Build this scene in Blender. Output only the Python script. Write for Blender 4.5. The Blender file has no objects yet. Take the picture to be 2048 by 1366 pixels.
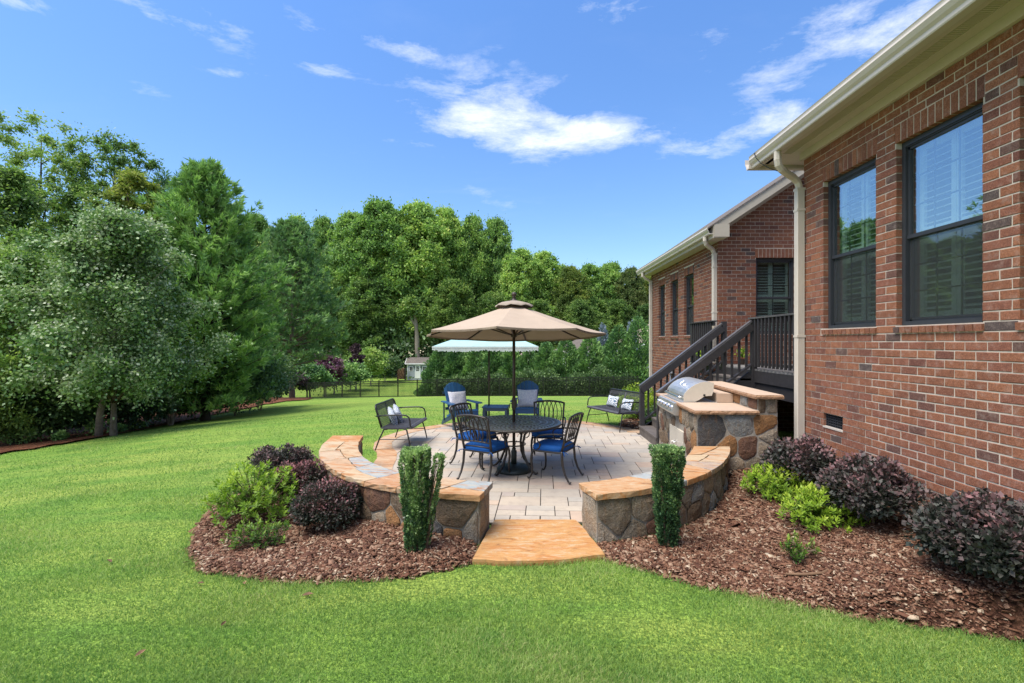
import bpy, math, random
import numpy as np
from mathutils import Matrix, Vector

# ------------------------------------------------------------------ camera, sky, sun, exposure
S = bpy.context.scene
COL = S.collection
EYE, FPX = 1.92, 980.0
cam = bpy.data.cameras.new('camera')
cam.sensor_width = 36.0
cam.lens = FPX / 2048 * 36
cam.shift_x = -22 / 2048
cam.clip_start = 0.05
cam.clip_end = 2000
camo = bpy.data.objects.new('camera', cam)
COL.objects.link(camo)
camo.location = (0, 0, EYE)
camo.rotation_euler = (math.radians(90), 0, 0)
S.camera = camo

SUN_DIR = Vector((-0.38, -0.22, 0.93)).normalized()
world = bpy.data.worlds.new('World')
S.world = world
world.use_nodes = True


def build_world():
    nt = world.node_tree
    N, L = nt.nodes, nt.links
    N.clear()
    out = N.new('ShaderNodeOutputWorld')
    bg = N.new('ShaderNodeBackground')
    bg.inputs[1].default_value = 0.128
    L.new(bg.outputs[0], out.inputs[0])
    sky = N.new('ShaderNodeTexSky')
    sky.sky_type = 'NISHITA'
    sky.sun_disc = False
    sky.sun_elevation = math.asin(SUN_DIR.z)
    sky.sun_rotation = math.atan2(SUN_DIR.x, SUN_DIR.y)
    sky.air_density = 1.0
    sky.dust_density = 0.3
    sky.ozone_density = 2.5
    hs = N.new('ShaderNodeHueSaturation')
    hs.inputs['Hue'].default_value = 0.506
    hs.inputs['Saturation'].default_value = 1.2
    tc = N.new('ShaderNodeTexCoord')
    sep = N.new('ShaderNodeSeparateXYZ')
    L.new(tc.outputs['Generated'], sep.inputs[0])
    # thin high veil: the sky stays bright towards the zenith
    mr = N.new('ShaderNodeMapRange')
    mr.inputs['From Min'].default_value = 0.0
    mr.inputs['From Max'].default_value = 1.0
    mr.inputs['To Min'].default_value = 0.83
    mr.inputs['To Max'].default_value = 1.48
    L.new(sep.outputs[2], mr.inputs['Value'])
    vm = N.new('ShaderNodeVectorMath')
    vm.operation = 'SCALE'
    L.new(sky.outputs[0], vm.inputs[0])
    L.new(mr.outputs[0], vm.inputs['Scale'])
    L.new(vm.outputs[0], hs.inputs['Color'])

    def m(op, a, b=None, c=None):
        n = N.new('ShaderNodeMath')
        n.operation = op
        for i, v in enumerate((a, b, c)):
            if v is None:
                continue
            if isinstance(v, (int, float)):
                n.inputs[i].default_value = v
            else:
                L.new(v, n.inputs[i])
        return n.outputs[0]
    az = m('ARCTAN2', sep.outputs[0], sep.outputs[1])
    el = m('ARCSINE', sep.outputs[2])
    cb = N.new('ShaderNodeCombineXYZ')
    L.new(az, cb.inputs[0])
    L.new(el, cb.inputs[1])
    # wispy detail on a flat cloud layer seen in perspective
    zz = m('ADD', m('MAXIMUM', sep.outputs[2], 0.0), 0.10)
    cl = N.new('ShaderNodeCombineXYZ')
    L.new(m('DIVIDE', sep.outputs[0], zz), cl.inputs[0])
    L.new(m('DIVIDE', sep.outputs[1], zz), cl.inputs[1])
    mp = N.new('ShaderNodeMapping')
    mp.inputs['Scale'].default_value = (0.8, 1.3, 1)
    mp.inputs['Rotation'].default_value = (0, 0, 0.35)
    L.new(cl.outputs[0], mp.inputs[0])
    n1 = N.new('ShaderNodeTexNoise')
    n1.inputs['Scale'].default_value = 2.2
    n1.inputs['Detail'].default_value = 9
    n1.inputs['Roughness'].default_value = 0.62
    n1.inputs['Distortion'].default_value = 0.35
    L.new(mp.outputs[0], n1.inputs['Vector'])
    n2 = N.new('ShaderNodeTexNoise')
    n2.inputs['Scale'].default_value = 0.8
    n2.inputs['Detail'].default_value = 4
    L.new(mp.outputs[0], n2.inputs['Vector'])
    # warped directions so that the named banks get ragged outlines
    nw = N.new('ShaderNodeTexNoise')
    nw.inputs['Scale'].default_value = 9.0
    nw.inputs['Detail'].default_value = 8
    nw.inputs['Roughness'].default_value = 0.65
    stw = N.new('ShaderNodeMapping')
    stw.inputs['Scale'].default_value = (0.5, 1.5, 1)
    stw.inputs['Rotation'].default_value = (0, 0, -0.15)
    L.new(cb.outputs[0], stw.inputs[0])
    L.new(stw.outputs[0], nw.inputs['Vector'])
    vs = N.new('ShaderNodeVectorMath')
    vs.operation = 'MULTIPLY_ADD'
    L.new(nw.outputs['Color'], vs.inputs[0])
    vs.inputs[1].default_value = (0.09, 0.045, 0)
    L.new(cb.outputs[0], vs.inputs[2])
    vo = N.new('ShaderNodeVectorMath')
    vo.operation = 'SUBTRACT'
    L.new(vs.outputs[0], vo.inputs[0])
    vo.inputs[1].default_value = (0.045, 0.0225, 0)
    # px, py, half length, half thickness, slope (deg), weight
    banks = [(1000, 225, 200, 80, -10, 0.85), (1150, 268, 270, 30, -2, 1.0), (1420, 292, 120, 24, 4, .75),
             (660, 140, 85, 14, 0, .75), (470, 148, 80, 7, 3, .5), (290, 180, 65, 14, 0, .5),
             (810, 98, 95, 16, -8, .68), (620, 60, 80, 26, -18, .45), (420, 40, 110, 36, -10, .55), (250, 8, 130, 14, -5, .62),
             (45, 8, 70, 16, 0, .7), (1500, 170, 40, 90, -35, .5), (1590, 150, 60, 90, -30, .62), (1580, 235, 70, 22, 0, .7), (1830, 50, 110, 75, 15, .98), (1690, 40, 60, 60, 0, .6),
             (1450, 50, 110, 45, 40, .45), (1240, 15, 120, 25, -5, .6), (980, 400, 90, 20, -18, .42), (1110, 405, 60, 9, 0, .3),
             (800, 198, 45, 10, 0, .5), (820, 285, 70, 8, 0, .4), (240, 85, 50, 14, 8, .35), (930, 40, 80, 18, 0, .35)]
    tot = None
    for px, py, hl, ht, sl, w in banks:
        a0 = math.atan((px - 1046) / FPX)
        e0 = math.atan((683 - py) / math.hypot(FPX, px - 1046))
        k = 1 / math.hypot(FPX, px - 1046)
        mm = N.new('ShaderNodeMapping')
        mm.vector_type = 'TEXTURE'
        mm.inputs['Location'].default_value = (a0, e0, 0)
        mm.inputs['Rotation'].default_value = (0, 0, math.radians(sl))
        mm.inputs['Scale'].default_value = (hl * k, ht * k, 1)
        L.new(vo.outputs[0], mm.inputs[0])
        ln = N.new('ShaderNodeVectorMath')
        ln.operation = 'LENGTH'
        L.new(mm.outputs[0], ln.inputs[0])
        g = N.new('ShaderNodeMapRange')
        g.interpolation_type = 'SMOOTHSTEP'
        g.inputs['From Min'].default_value = 1.6
        g.inputs['From Max'].default_value = 0.0
        g.inputs['To Min'].default_value = 0
        g.inputs['To Max'].default_value = w
        L.new(ln.outputs['Value'], g.inputs['Value'])
        tot = g.outputs[0] if tot is None else m('ADD', tot, g.outputs[0])
    tot = m('MINIMUM', tot, 1.15)
    nb = N.new('ShaderNodeTexNoise')
    nb.inputs['Scale'].default_value = 1.0
    nb.inputs['Detail'].default_value = 11
    nb.inputs['Roughness'].default_value = 0.70
    nb.inputs['Distortion'].default_value = 0.25
    mb = N.new('ShaderNodeMapping')
    mb.inputs['Scale'].default_value = (6.5, 19, 1)
    mb.inputs['Rotation'].default_value = (0, 0, 0.10)
    L.new(cb.outputs[0], mb.inputs[0])
    L.new(mb.outputs[0], nb.inputs['Vector'])
    thr = m('MULTIPLY_ADD', tot, -0.33, 0.635)
    dens = m('MULTIPLY', m('SUBTRACT', nb.outputs[0], thr), 2.5)
    dens = m('MINIMUM', m('MAXIMUM', dens, 0.0), 1.0)
    dens = m('MULTIPLY', dens, m('MINIMUM', m('MULTIPLY_ADD', tot, 0.9, 0.25), 1.0))
    # thin cirrus everywhere, with its own patches (also overhead and behind)
    gen = m('MULTIPLY', m('MAXIMUM', m('MULTIPLY_ADD', n1.outputs[0], 2.6, -1.42), 0.0),
            m('MAXIMUM', m('MULTIPLY_ADD', n2.outputs[0], 3.0, -1.1), 0.0))
    n3 = N.new('ShaderNodeTexNoise')
    n3.inputs['Scale'].default_value = 2.6
    n3.inputs['Detail'].default_value = 8
    n3.inputs['Roughness'].default_value = 0.6
    L.new(tc.outputs['Generated'], n3.inputs['Vector'])
    away = N.new('ShaderNodeMapRange')  # fair-weather cumulus outside the lens, as the window panes mirror it
    away.interpolation_type = 'SMOOTHSTEP'
    away.inputs['From Min'].default_value = 0.93
    away.inputs['From Max'].default_value = 1.35
    L.new(m('ABSOLUTE', az), away.inputs['Value'])
    cum = m('MULTIPLY', away.outputs[0], m('MINIMUM', m('MAXIMUM', m('MULTIPLY_ADD', n3.outputs[0], 7.0, -3.2), 0.0), 1.0))
    dens = m('ADD', dens, m('MULTIPLY', cum, 0.95))
    dens = m('MINIMUM', m('ADD', dens, m('MULTIPLY', gen, 0.10)), 0.97)
    cl_ = N.new('ShaderNodeMix')
    cl_.data_type = 'RGBA'
    L.new(m('MULTIPLY', dens, 0.94), cl_.inputs[0])
    L.new(hs.outputs[0], cl_.inputs[6])
    cl_.inputs[7].default_value = (5.6, 5.75, 6.0, 1)
    L.new(cl_.outputs[2], bg.inputs[0])


build_world()
sl = bpy.data.lights.new('sun', 'SUN')
sl.energy = 4.1
sl.angle = math.radians(40)
sl.color = (1.0, 0.94, 0.84)
so = bpy.data.objects.new('sun', sl)
COL.objects.link(so)
so.rotation_euler = SUN_DIR.to_track_quat('Z', 'Y').to_euler()
so.location = (20, -20, 30)
S.view_settings.view_transform = 'Standard'
S.view_settings.look = 'None'
S.view_settings.exposure = 0.87
S.view_settings.gamma = 1.0
S.view_settings.use_curve_mapping = False
S.render.engine = 'CYCLES'
S.cycles.max_bounces = 6
S.cycles.diffuse_bounces = 3
S.cycles.glossy_bounces = 3
S.cycles.transmission_bounces = 4
S.cycles.transparent_max_bounces = 8
S.cycles.use_denoising = True
S.cycles.caustics_reflective = False
S.cycles.caustics_refractive = False

RNG = np.random.default_rng(7)
random.seed(11)
R = math.radians


# ------------------------------------------------------------------ ground shape
def sstep(a, b, x):
    t = np.clip((x - a) / (b - a), 0, 1)
    return t * t * (3 - 2 * t)


def gz(X, Y):
    X = np.asarray(X, float)
    Y = np.asarray(Y, float)
    t = np.maximum(0, Y - 12.4)
    z = -(0.0675 * t + 0.001 * t * t) * (t / (t + 1.0))
    z = -3.9 * np.tanh(-z / 4.6) / np.tanh(1.15) if False else np.where(z < -3.2, -3.2 - 0.85 * (1 - np.exp((z + 3.2) / 0.85)), z)
    lx = np.clip(-X - 3.6, 0, 14)
    fade = 1 - 0.88 * sstep(17, 36, Y)
    z = z - 0.098 * lx * (lx / (lx + 1.2)) * fade
    return z - 0.025


def g1(x, y):
    return float(gz(x, y))


def at(px, py, z=None):
    """ground point seen at a photo pixel"""
    Y = 2.0
    if z is not None:
        Y = FPX * (EYE - z) / (py - 683)
        return (px - 1046) * Y / FPX, Y
    lo, hi = 1.5, 140.0
    for y in np.arange(2, 130, .25):
        zz = g1((px - 1046) * y / FPX, y)
        if 683 + FPX * (EYE - zz) / y < py:
            hi = y
            break
        lo = y
    for _ in range(25):
        md = (lo + hi) / 2
        zz = g1((px - 1046) * md / FPX, md)
        if 683 + FPX * (EYE - zz) / md < py:
            hi = md
        else:
            lo = md
    return (px - 1046) * lo / FPX, lo


def inpoly(poly, X, Y):
    X = np.asarray(X)
    Y = np.asarray(Y)
    r = np.zeros(X.shape, bool)
    n = len(poly)
    for i in range(n):
        x1, y1 = poly[i]
        x2, y2 = poly[(i + 1) % n]
        c = ((y1 > Y) != (y2 > Y)) & (X < (x2 - x1) * (Y - y1) / ((y2 - y1) or 1e-9) + x1)
        r ^= c
    return r


def clip_poly(sub, conv):
    """clip polygon sub by convex CCW polygon conv"""
    out = list(sub)
    n = len(conv)
    for i in range(n):
        ax, ay = conv[i]
        bx, by = conv[(i + 1) % n]
        inp, out = out, []
        if not inp:
            return []
        side = [(bx - ax) * (p[1] - ay) - (by - ay) * (p[0] - ax) for p in inp]
        for j in range(len(inp)):
            p, q, sp, sq = inp[j], inp[(j + 1) % len(inp)], side[j], side[(j + 1) % len(inp)]
            if sp >= 0:
                out.append(p)
            if (sp >= 0) != (sq >= 0):
                t = sp / (sp - sq)
                out.append((p[0] + (q[0] - p[0]) * t, p[1] + (q[1] - p[1]) * t))
    return out


def area(p):
    return 0.5 * sum(p[i][0] * p[(i + 1) % len(p)][1] - p[(i + 1) % len(p)][0] * p[i][1] for i in range(len(p)))


def inset(p, d):
    """shrink a convex-ish CCW polygon by d with half planes"""
    out = list(p)
    n = len(p)
    for i in range(n):
        ax, ay = p[i]
        bx, by = p[(i + 1) % n]
        l = math.hypot(bx - ax, by - ay)
        if l < 1e-6:
            continue
        nx, ny = -(by - ay) / l, (bx - ax) / l
        a = (ax + nx * d, ay + ny * d)
        b = (bx + nx * d, by + ny * d)
        new = []
        if not out:
            return []
        for j in range(len(out)):
            P, Q = out[j], out[(j + 1) % len(out)]
            sp = (b[0] - a[0]) * (P[1] - a[1]) - (b[1] - a[1]) * (P[0] - a[0])
            sq = (b[0] - a[0]) * (Q[1] - a[1]) - (b[1] - a[1]) * (Q[0] - a[0])
            if sp >= 0:
                new.append(P)
            if (sp >= 0) != (sq >= 0):
                t = sp / (sp - sq)
                new.append((P[0] + (Q[0] - P[0]) * t, P[1] + (Q[1] - P[1]) * t))
        out = new
    # drop near-duplicates
    res = []
    for q in out:
        if not res or math.hypot(q[0] - res[-1][0], q[1] - res[-1][1]) > 1e-3:
            res.append(q)
    if len(res) > 1 and math.hypot(res[0][0] - res[-1][0], res[0][1] - res[-1][1]) < 1e-3:
        res.pop()
    return res


# ------------------------------------------------------------------ objects
def link(o, parent=None):
    COL.objects.link(o)
    if parent is not None:
        o.parent = parent
    return o


def tag(o, label=None, cat=None, group=None, kind=None):
    if label:
        o['label'] = label
    if cat:
        o['category'] = cat
    if group:
        o['group'] = group
    if kind:
        o['kind'] = kind
    return o


def thing(name, label, cat, loc=(0, 0, 0), rz=0.0, group=None):
    o = bpy.data.objects.new(name, None)
    o.empty_display_size = 0.2
    o.location = loc
    o.rotation_euler = (0, 0, rz)
    link(o)
    return tag(o, label, cat, group)


def kids(o):
    return [c for c in bpy.data.objects if c.parent == o]


def copy_tree(o, parent=None, table=None):
    if table is None:
        table = {}
        for c in bpy.data.objects:
            if c.parent:
                table.setdefault(c.parent.name, []).append(c)
    c = o.copy()
    link(c)
    c.parent = parent
    for ch in table.get(o.name, []):
        copy_tree(ch, c, table)
    return c


def wl(p):
    v = Vector((0, 0, 0))
    while p is not None:
        v += p.location
        p = p.parent
    return v


class MB:
    def __init__(s, M=None):
        s.v, s.f, s.r = [], [], []
        s.M = M

    def add(s, vs, fs, r=0.0, M=None):
        b = len(s.v)
        A = M if M is not None else s.M
        if A is not None:
            vs = [tuple(A @ Vector(p)) for p in vs]
        s.v += [tuple(p) for p in vs]
        s.f += [tuple(i + b for i in f) for f in fs]
        s.r += [r] * len(fs)
        return s

    def hexa(s, p, r=0.0, M=None):
        return s.add(p, [(3, 2, 1, 0), (4, 5, 6, 7), (0, 1, 5, 4), (1, 2, 6, 5), (2, 3, 7, 6), (3, 0, 4, 7)], r, M)

    def box(s, x0, x1, y0, y1, z0, z1, r=0.0, M=None, bv=0.0):
        if bv <= 0:
            return s.hexa([(x0, y0, z0), (x1, y0, z0), (x1, y1, z0), (x0, y1, z0),
                           (x0, y0, z1), (x1, y0, z1), (x1, y1, z1), (x0, y1, z1)], r, M)
        a = [(x0 + bv, y0 + bv), (x1 - bv, y0 + bv), (x1 - bv, y1 - bv), (x0 + bv, y1 - bv)]
        o = [(x0 + bv, y0), (x1 - bv, y0), (x1, y0 + bv), (x1, y1 - bv), (x1 - bv, y1), (x0 + bv, y1), (x0, y1 - bv), (x0, y0 + bv)]
        vs = [(x, y, z0) for x, y in a] + [(x, y, z0 + bv) for x, y in o] + [(x, y, z1 - bv) for x, y in o] + [(x, y, z1) for x, y in a]
        fs = [(3, 2, 1, 0), (20, 21, 22, 23)]
        for i in range(8):
            j = (i + 1) % 8
            fs.append((4 + i, 4 + j, 12 + j, 12 + i))
        mp = [0, 1, 1, 2, 2, 3, 3, 0]
        for i in range(8):
            j = (i + 1) % 8
            fs.append((mp[i], mp[j], 4 + j, 4 + i) if mp[i] != mp[j] else (mp[i], 4 + j, 4 + i))
            fs.append((20 + mp[i], 12 + i, 12 + j, 20 + mp[j]) if mp[i] != mp[j] else (20 + mp[i], 12 + i, 12 + j))
        return s.add(vs, fs, r, M)

    def bar(s, p, q, w, h, up=(0, 0, 1), r=0.0):
        p, q, up = Vector(p), Vector(q), Vector(up)
        d = (q - p).normalized()
        sd = d.cross(up).normalized() * (w / 2)
        u = sd.cross(d).normalized() * (h / 2)
        return s.hexa([p - sd - u, p + sd - u, q + sd - u, q - sd - u, p - sd + u, p + sd + u, q + sd + u, q - sd + u], r)

    def tube(s, pts, rad, n=8, closed=False, r=0.0):
        P = [Vector(p) for p in pts]
        k = len(P)
        rr = rad if isinstance(rad, (list, tuple)) else [rad] * k
        vs = []
        up = None
        for i in range(k):
            if closed:
                d = (P[(i + 1) % k] - P[i - 1]).normalized()
            else:
                d = (P[min(i + 1, k - 1)] - P[max(i - 1, 0)]).normalized()
            if up is None:
                up = Vector((0, 0, 1)) if abs(d.z) < 0.9 else Vector((1, 0, 0))
            a = d.cross(up)
            if a.length < 1e-4:
                a = d.orthogonal()
            a.normalize()
            up = a.cross(d).normalized()
            for j in range(n):
                t = 2 * math.pi * j / n
                vs.append(P[i] + (a * math.cos(t) + up * math.sin(t)) * rr[i])
        fs = []
        for i in range(k if closed else k - 1):
            i2 = (i + 1) % k
            for j in range(n):
                j2 = (j + 1) % n
                fs.append((i * n + j, i * n + j2, i2 * n + j2, i2 * n + j))
        if not closed:
            fs.append(tuple(range(n - 1, -1, -1)))
            fs.append(tuple((k - 1) * n + j for j in range(n)))
        return s.add(vs, fs, r)

    def lathe(s, prof, n=20, c=(0, 0, 0), r=0.0, M=None):
        vs = []
        for rad, z in prof:
            for j in range(n):
                t = 2 * math.pi * j / n
                vs.append((c[0] + rad * math.cos(t), c[1] + rad * math.sin(t), c[2] + z))
        fs = []
        for i in range(len(prof) - 1):
            for j in range(n):
                j2 = (j + 1) % n
                fs.append((i * n + j, i * n + j2, (i + 1) * n + j2, (i + 1) * n + j))
        fs.append(tuple(range(n - 1, -1, -1)))
        fs.append(tuple((len(prof) - 1) * n + j for j in range(n)))
        return s.add(vs, fs, r, M)

    def prism(s, poly, z0, z1, r=0.0, M=None):
        n = len(poly)
        vs = [(x, y, z0) for x, y in poly] + [(x, y, z1) for x, y in poly]
        fs = [tuple(range(n - 1, -1, -1)), tuple(range(n, 2 * n))]
        fs += [(i, (i + 1) % n, n + (i + 1) % n, n + i) for i in range(n)]
        return s.add(vs, fs, r, M)

    def build(s, name, mat, parent=None, smooth=False, world=False, kind=None):
        me = bpy.data.meshes.new(name)
        vs = s.v
        if world and parent is not None:
            o = wl(parent)
            vs = [(p[0] - o.x, p[1] - o.y, p[2] - o.z) for p in vs]
        me.from_pydata(vs, [], s.f)
        if any(s.r):
            at_ = me.attributes.new('rnd', 'FLOAT', 'FACE')
            at_.data.foreach_set('value', s.r)
        me.materials.append(mat)
        if smooth:
            me.shade_smooth()
        ob = bpy.data.objects.new(name, me)
        link(ob, parent)
        if kind:
            ob['kind'] = kind
        return ob


def np_mesh(name, verts, faces, mat, rnd=None, parent=None, smooth=False):
    me = bpy.data.meshes.new(name)
    verts = np.asarray(verts, np.float32)
    faces = np.asarray(faces, np.int32)
    k = faces.shape[1]
    me.vertices.add(len(verts))
    me.vertices.foreach_set('co', verts.ravel())
    me.loops.add(faces.size)
    me.loops.foreach_set('vertex_index', faces.ravel())
    me.polygons.add(len(faces))
    me.polygons.foreach_set('loop_start', np.arange(0, faces.size, k, dtype=np.int32))
    me.update(calc_edges=True)
    if rnd is not None:
        a = me.attributes.new('rnd', 'FLOAT', 'FACE')
        a.data.foreach_set('value', np.asarray(rnd, np.float32))
    me.materials.append(mat)
    if smooth:
        me.shade_smooth()
    ob = bpy.data.objects.new(name, me)
    link(ob, parent)
    return ob


# ------------------------------------------------------------------ materials
def rgb(c):
    return (c[0], c[1], c[2], 1.0)


class NT:
    def __init__(s, name):
        s.m = bpy.data.materials.new(name)
        s.m.use_nodes = True
        s.nt = s.m.node_tree
        s.N, s.L = s.nt.nodes, s.nt.links
        s.N.clear()
        s.out = s.N.new('ShaderNodeOutputMaterial')
        s.bs = s.N.new('ShaderNodeBsdfPrincipled')
        s.L.new(s.bs.outputs[0], s.out.inputs[0])
        s._rnd = None

    def put(s, sock, v):
        if isinstance(v, (int, float)):
            sock.default_value = v
        elif isinstance(v, (tuple, list)):
            sock.default_value = rgb(v) if len(sock.default_value) == 4 else v
        else:
            s.L.new(v, sock)

    def math(s, op, a, b=0.0, c=0.0):
        n = s.N.new('ShaderNodeMath')
        n.operation = op
        s.put(n.inputs[0], a)
        s.put(n.inputs[1], b)
        s.put(n.inputs[2], c)
        return n.outputs[0]

    def pos(s, space='world', scale=(1, 1, 1), rot=(0, 0, 0)):
        if space == 'world':
            o = s.N.new('ShaderNodeNewGeometry').outputs['Position']
        else:
            o = s.N.new('ShaderNodeTexCoord').outputs['Object']
        mp = s.N.new('ShaderNodeMapping')
        mp.inputs['Scale'].default_value = scale
        mp.inputs['Rotation'].default_value = rot
        s.L.new(o, mp.inputs[0])
        return mp.outputs[0]

    def noise(s, vec, scale, detail=4, rough=0.55, dist=0.0):
        n = s.N.new('ShaderNodeTexNoise')
        n.inputs['Scale'].default_value = scale
        n.inputs['Detail'].default_value = detail
        n.inputs['Roughness'].default_value = rough
        n.inputs['Distortion'].default_value = dist
        s.L.new(vec, n.inputs['Vector'])
        return n.outputs[0]

    def ramp(s, fac, stops, mode='LINEAR'):
        n = s.N.new('ShaderNodeValToRGB')
        n.color_ramp.interpolation = mode
        e = n.color_ramp.elements
        e[0].position, e[0].color = stops[0][0], rgb(stops[0][1])
        e[1].position, e[1].color = stops[-1][0], rgb(stops[-1][1])
        for p, c in stops[1:-1]:
            x = e.new(p)
            x.color = rgb(c)
        s.put(n.inputs[0], fac)
        return n.outputs[0]

    def mix(s, fac, a, b, mode='MIX'):
        n = s.N.new('ShaderNodeMix')
        n.data_type = 'RGBA'
        n.blend_type = mode
        s.put(n.inputs[0], fac)
        s.put(n.inputs[6], a)
        s.put(n.inputs[7], b)
        return n.outputs[2]

    def rng(s, v, a, b, c=0.0, d=1.0):
        n = s.N.new('ShaderNodeMapRange')
        s.put(n.inputs[0], v)
        for i, q in enumerate((a, b, c, d)):
            n.inputs[i + 1].default_value = q
        return n.outputs[0]

    def rnd(s, k=0):
        """one random value per object or per face of a joined mesh"""
        if s._rnd is None:
            oi = s.N.new('ShaderNodeObjectInfo').outputs['Random']
            an = s.N.new('ShaderNodeAttribute')
            an.attribute_name = 'rnd'
            s._rnd = s.math('FRACT', s.math('ADD', oi, an.outputs['Fac']))
        if k == 0:
            return s._rnd
        return s.math('FRACT', s.math('MULTIPLY', s._rnd, 17.13 * k + 3.7))

    def face(s):
        an = s.N.new('ShaderNodeAttribute')
        an.attribute_name = 'rnd'
        return an.outputs['Fac']

    def bump(s, h, strength=0.4, dist=0.01):
        b = s.N.new('ShaderNodeBump')
        b.inputs['Strength'].default_value = strength
        b.inputs['Distance'].default_value = dist
        s.put(b.inputs['Height'], h)
        s.L.new(b.outputs[0], s.bs.inputs['Normal'])
        return b.outputs[0]

    def fin(s, col, rough=0.7, spec=0.3, metal=0.0):
        s.put(s.bs.inputs['Base Color'], col)
        s.put(s.bs.inputs['Roughness'], rough)
        s.bs.inputs['Specular IOR Level'].default_value = spec
        s.bs.inputs['Metallic'].default_value = metal
        return s.m


def simple(name, c1, c2=None, scale=20, rough=0.6, spec=0.3, metal=0.0, bump=0.2, bd=0.002, vary=0.0, space='world'):
    t = NT(name)
    p = t.pos(space)
    n = t.noise(p, scale, 5)
    n2 = t.noise(p, scale * 0.13, 3)
    c = t.mix(t.rng(t.math('ADD', n, n2), 0.75, 1.3), c1, c2 or tuple(x * 0.75 for x in c1))
    if vary:
        c = t.mix(1.0, c, t.ramp(t.rnd(), [(0, (1 - vary,) * 3), (1, (1 + vary,) * 3)]), 'MULTIPLY')
    if bump:
        t.bump(n, bump, bd)
    return t.fin(c, t.rng(n2, 0.3, 0.7, rough - 0.08, rough + 0.08), spec, metal)


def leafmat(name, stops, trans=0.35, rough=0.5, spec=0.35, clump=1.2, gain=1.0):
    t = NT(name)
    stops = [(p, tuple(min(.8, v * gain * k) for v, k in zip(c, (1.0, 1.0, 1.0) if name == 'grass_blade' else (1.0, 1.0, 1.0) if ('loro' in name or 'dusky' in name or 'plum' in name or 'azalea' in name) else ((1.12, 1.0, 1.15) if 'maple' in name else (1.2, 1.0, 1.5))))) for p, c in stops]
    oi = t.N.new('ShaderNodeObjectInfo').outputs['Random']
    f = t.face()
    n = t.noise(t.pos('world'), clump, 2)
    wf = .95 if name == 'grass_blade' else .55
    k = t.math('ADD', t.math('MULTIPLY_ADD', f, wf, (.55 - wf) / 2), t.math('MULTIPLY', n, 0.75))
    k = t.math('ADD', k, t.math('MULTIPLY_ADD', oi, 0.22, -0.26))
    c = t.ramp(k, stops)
    if name == 'grass_blade':
        q = t.pos('world', (1, 1, 1), (0, 0, .4))
        dry = t.noise(t.pos('world', (.7, 2.2, 1), (0, 0, .28)), 1.5, 5, .65)
        c = t.mix(t.rng(dry, .54, .74, 0, .4), c, (.34, .34, .13))
        wet = t.noise(q, .9, 4, .6)
        c = t.mix(t.rng(wet, .56, .68, 0, .6), c, t.mix(1, c, (.50, .74, .62), 'MULTIPLY'))
        c = t.mix(t.math('GREATER_THAN', f, .93), c, (.42, .38, .20))
    t.fin(c, rough, spec)
    tr = t.N.new('ShaderNodeBsdfTranslucent')
    t.L.new(t.mix(1.0, c, (1.08, 1.25, 0.80), 'MULTIPLY'), tr.inputs[0])
    mx = t.N.new('ShaderNodeMixShader')
    mx.inputs[0].default_value = trans
    t.L.new(t.bs.outputs[0], mx.inputs[1])
    t.L.new(tr.outputs[0], mx.inputs[2])
    t.L.new(mx.outputs[0], t.out.inputs[0])
    return t.m


def m_brick(name, dark=0.0):
    t = NT(name)
    r = t.rnd()
    c = t.ramp(r, [(0, (0.24, 0.100, 0.060)), (0.25, (0.315, 0.130, 0.070)), (0.5, (0.27, 0.110, 0.072)), (0.72, (0.36, 0.152, 0.080)),
                   (0.93, (0.19, 0.080, 0.058)), (0.975, (0.145, 0.088, 0.072)), (1, (0.11, 0.085, 0.078))])
    p = t.pos('world')
    n = t.noise(p, 120, 3, 0.8)
    n2 = t.noise(p, 14, 4, 0.6)
    c = t.mix(t.rng(n, 0.40, 0.62), t.mix(1, c, (0.50, 0.48, 0.50), 'MULTIPLY'), c)
    c = t.mix(t.rng(n, 0.60, 0.75, 0, 0.55), c, (0.40, 0.24, 0.17))
    c = t.mix(t.rng(n2, 0.52, 0.78, 0, 0.35), c, (0.42, 0.33, 0.28))
    c = t.mix(t.rng(n2, 0.45, 0.2, 0, 0.5), c, (0.10, 0.055, 0.045))
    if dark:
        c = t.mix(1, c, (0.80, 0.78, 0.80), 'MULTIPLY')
    t.bump(n, 0.6, 0.004)
    return t.fin(c, 0.88, 0.2)


def m_lawn():
    t = NT('lawn_grass')
    p = t.pos('world')
    big = t.noise(p, 0.22, 3, 0.5)
    mid = t.noise(t.pos('world', (1, 1, 1), (0, 0, 0.5)), 1.6, 4, 0.6)
    mow = t.noise(t.pos('world', (0.22, 1.6, 1), (0, 0, 0.28)), 1.1, 3, 0.6)
    fine = t.noise(p, 55, 3, 0.7)
    streak = t.noise(t.pos('world', (1.4, 4.0, 1), (0, 0, 0.28)), 6, 3, 0.6)
    c = t.mix(t.rng(mid, 0.35, 0.7), (0.13, 0.26, 0.042), (0.235, 0.36, 0.06))
    c = t.mix(t.rng(mow, 0.40, 0.60, 0, 0.85), c, (0.33, 0.40, 0.085))
    c = t.mix(t.rng(big, 0.4, 0.65, 0, 0.5), c, (0.17, 0.31, 0.05))
    c = t.mix(t.rng(fine, 0.35, 0.7, 0.0, 1.0), t.mix(1, c, (0.30, 0.36, 0.30), 'MULTIPLY'), t.mix(1, c, (1.42, 1.36, 1.3), 'MULTIPLY'))
    c = t.mix(t.rng(streak, 0.52, 0.75, 0, 0.25), c, (0.11, 0.19, 0.045))
    h = t.math('ADD', t.math('MULTIPLY', fine, 0.5), t.math('MULTIPLY', streak, 0.8))
    t.bump(h, 0.9, 0.06)
    return t.fin(c, 0.85, 0.15)


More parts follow.
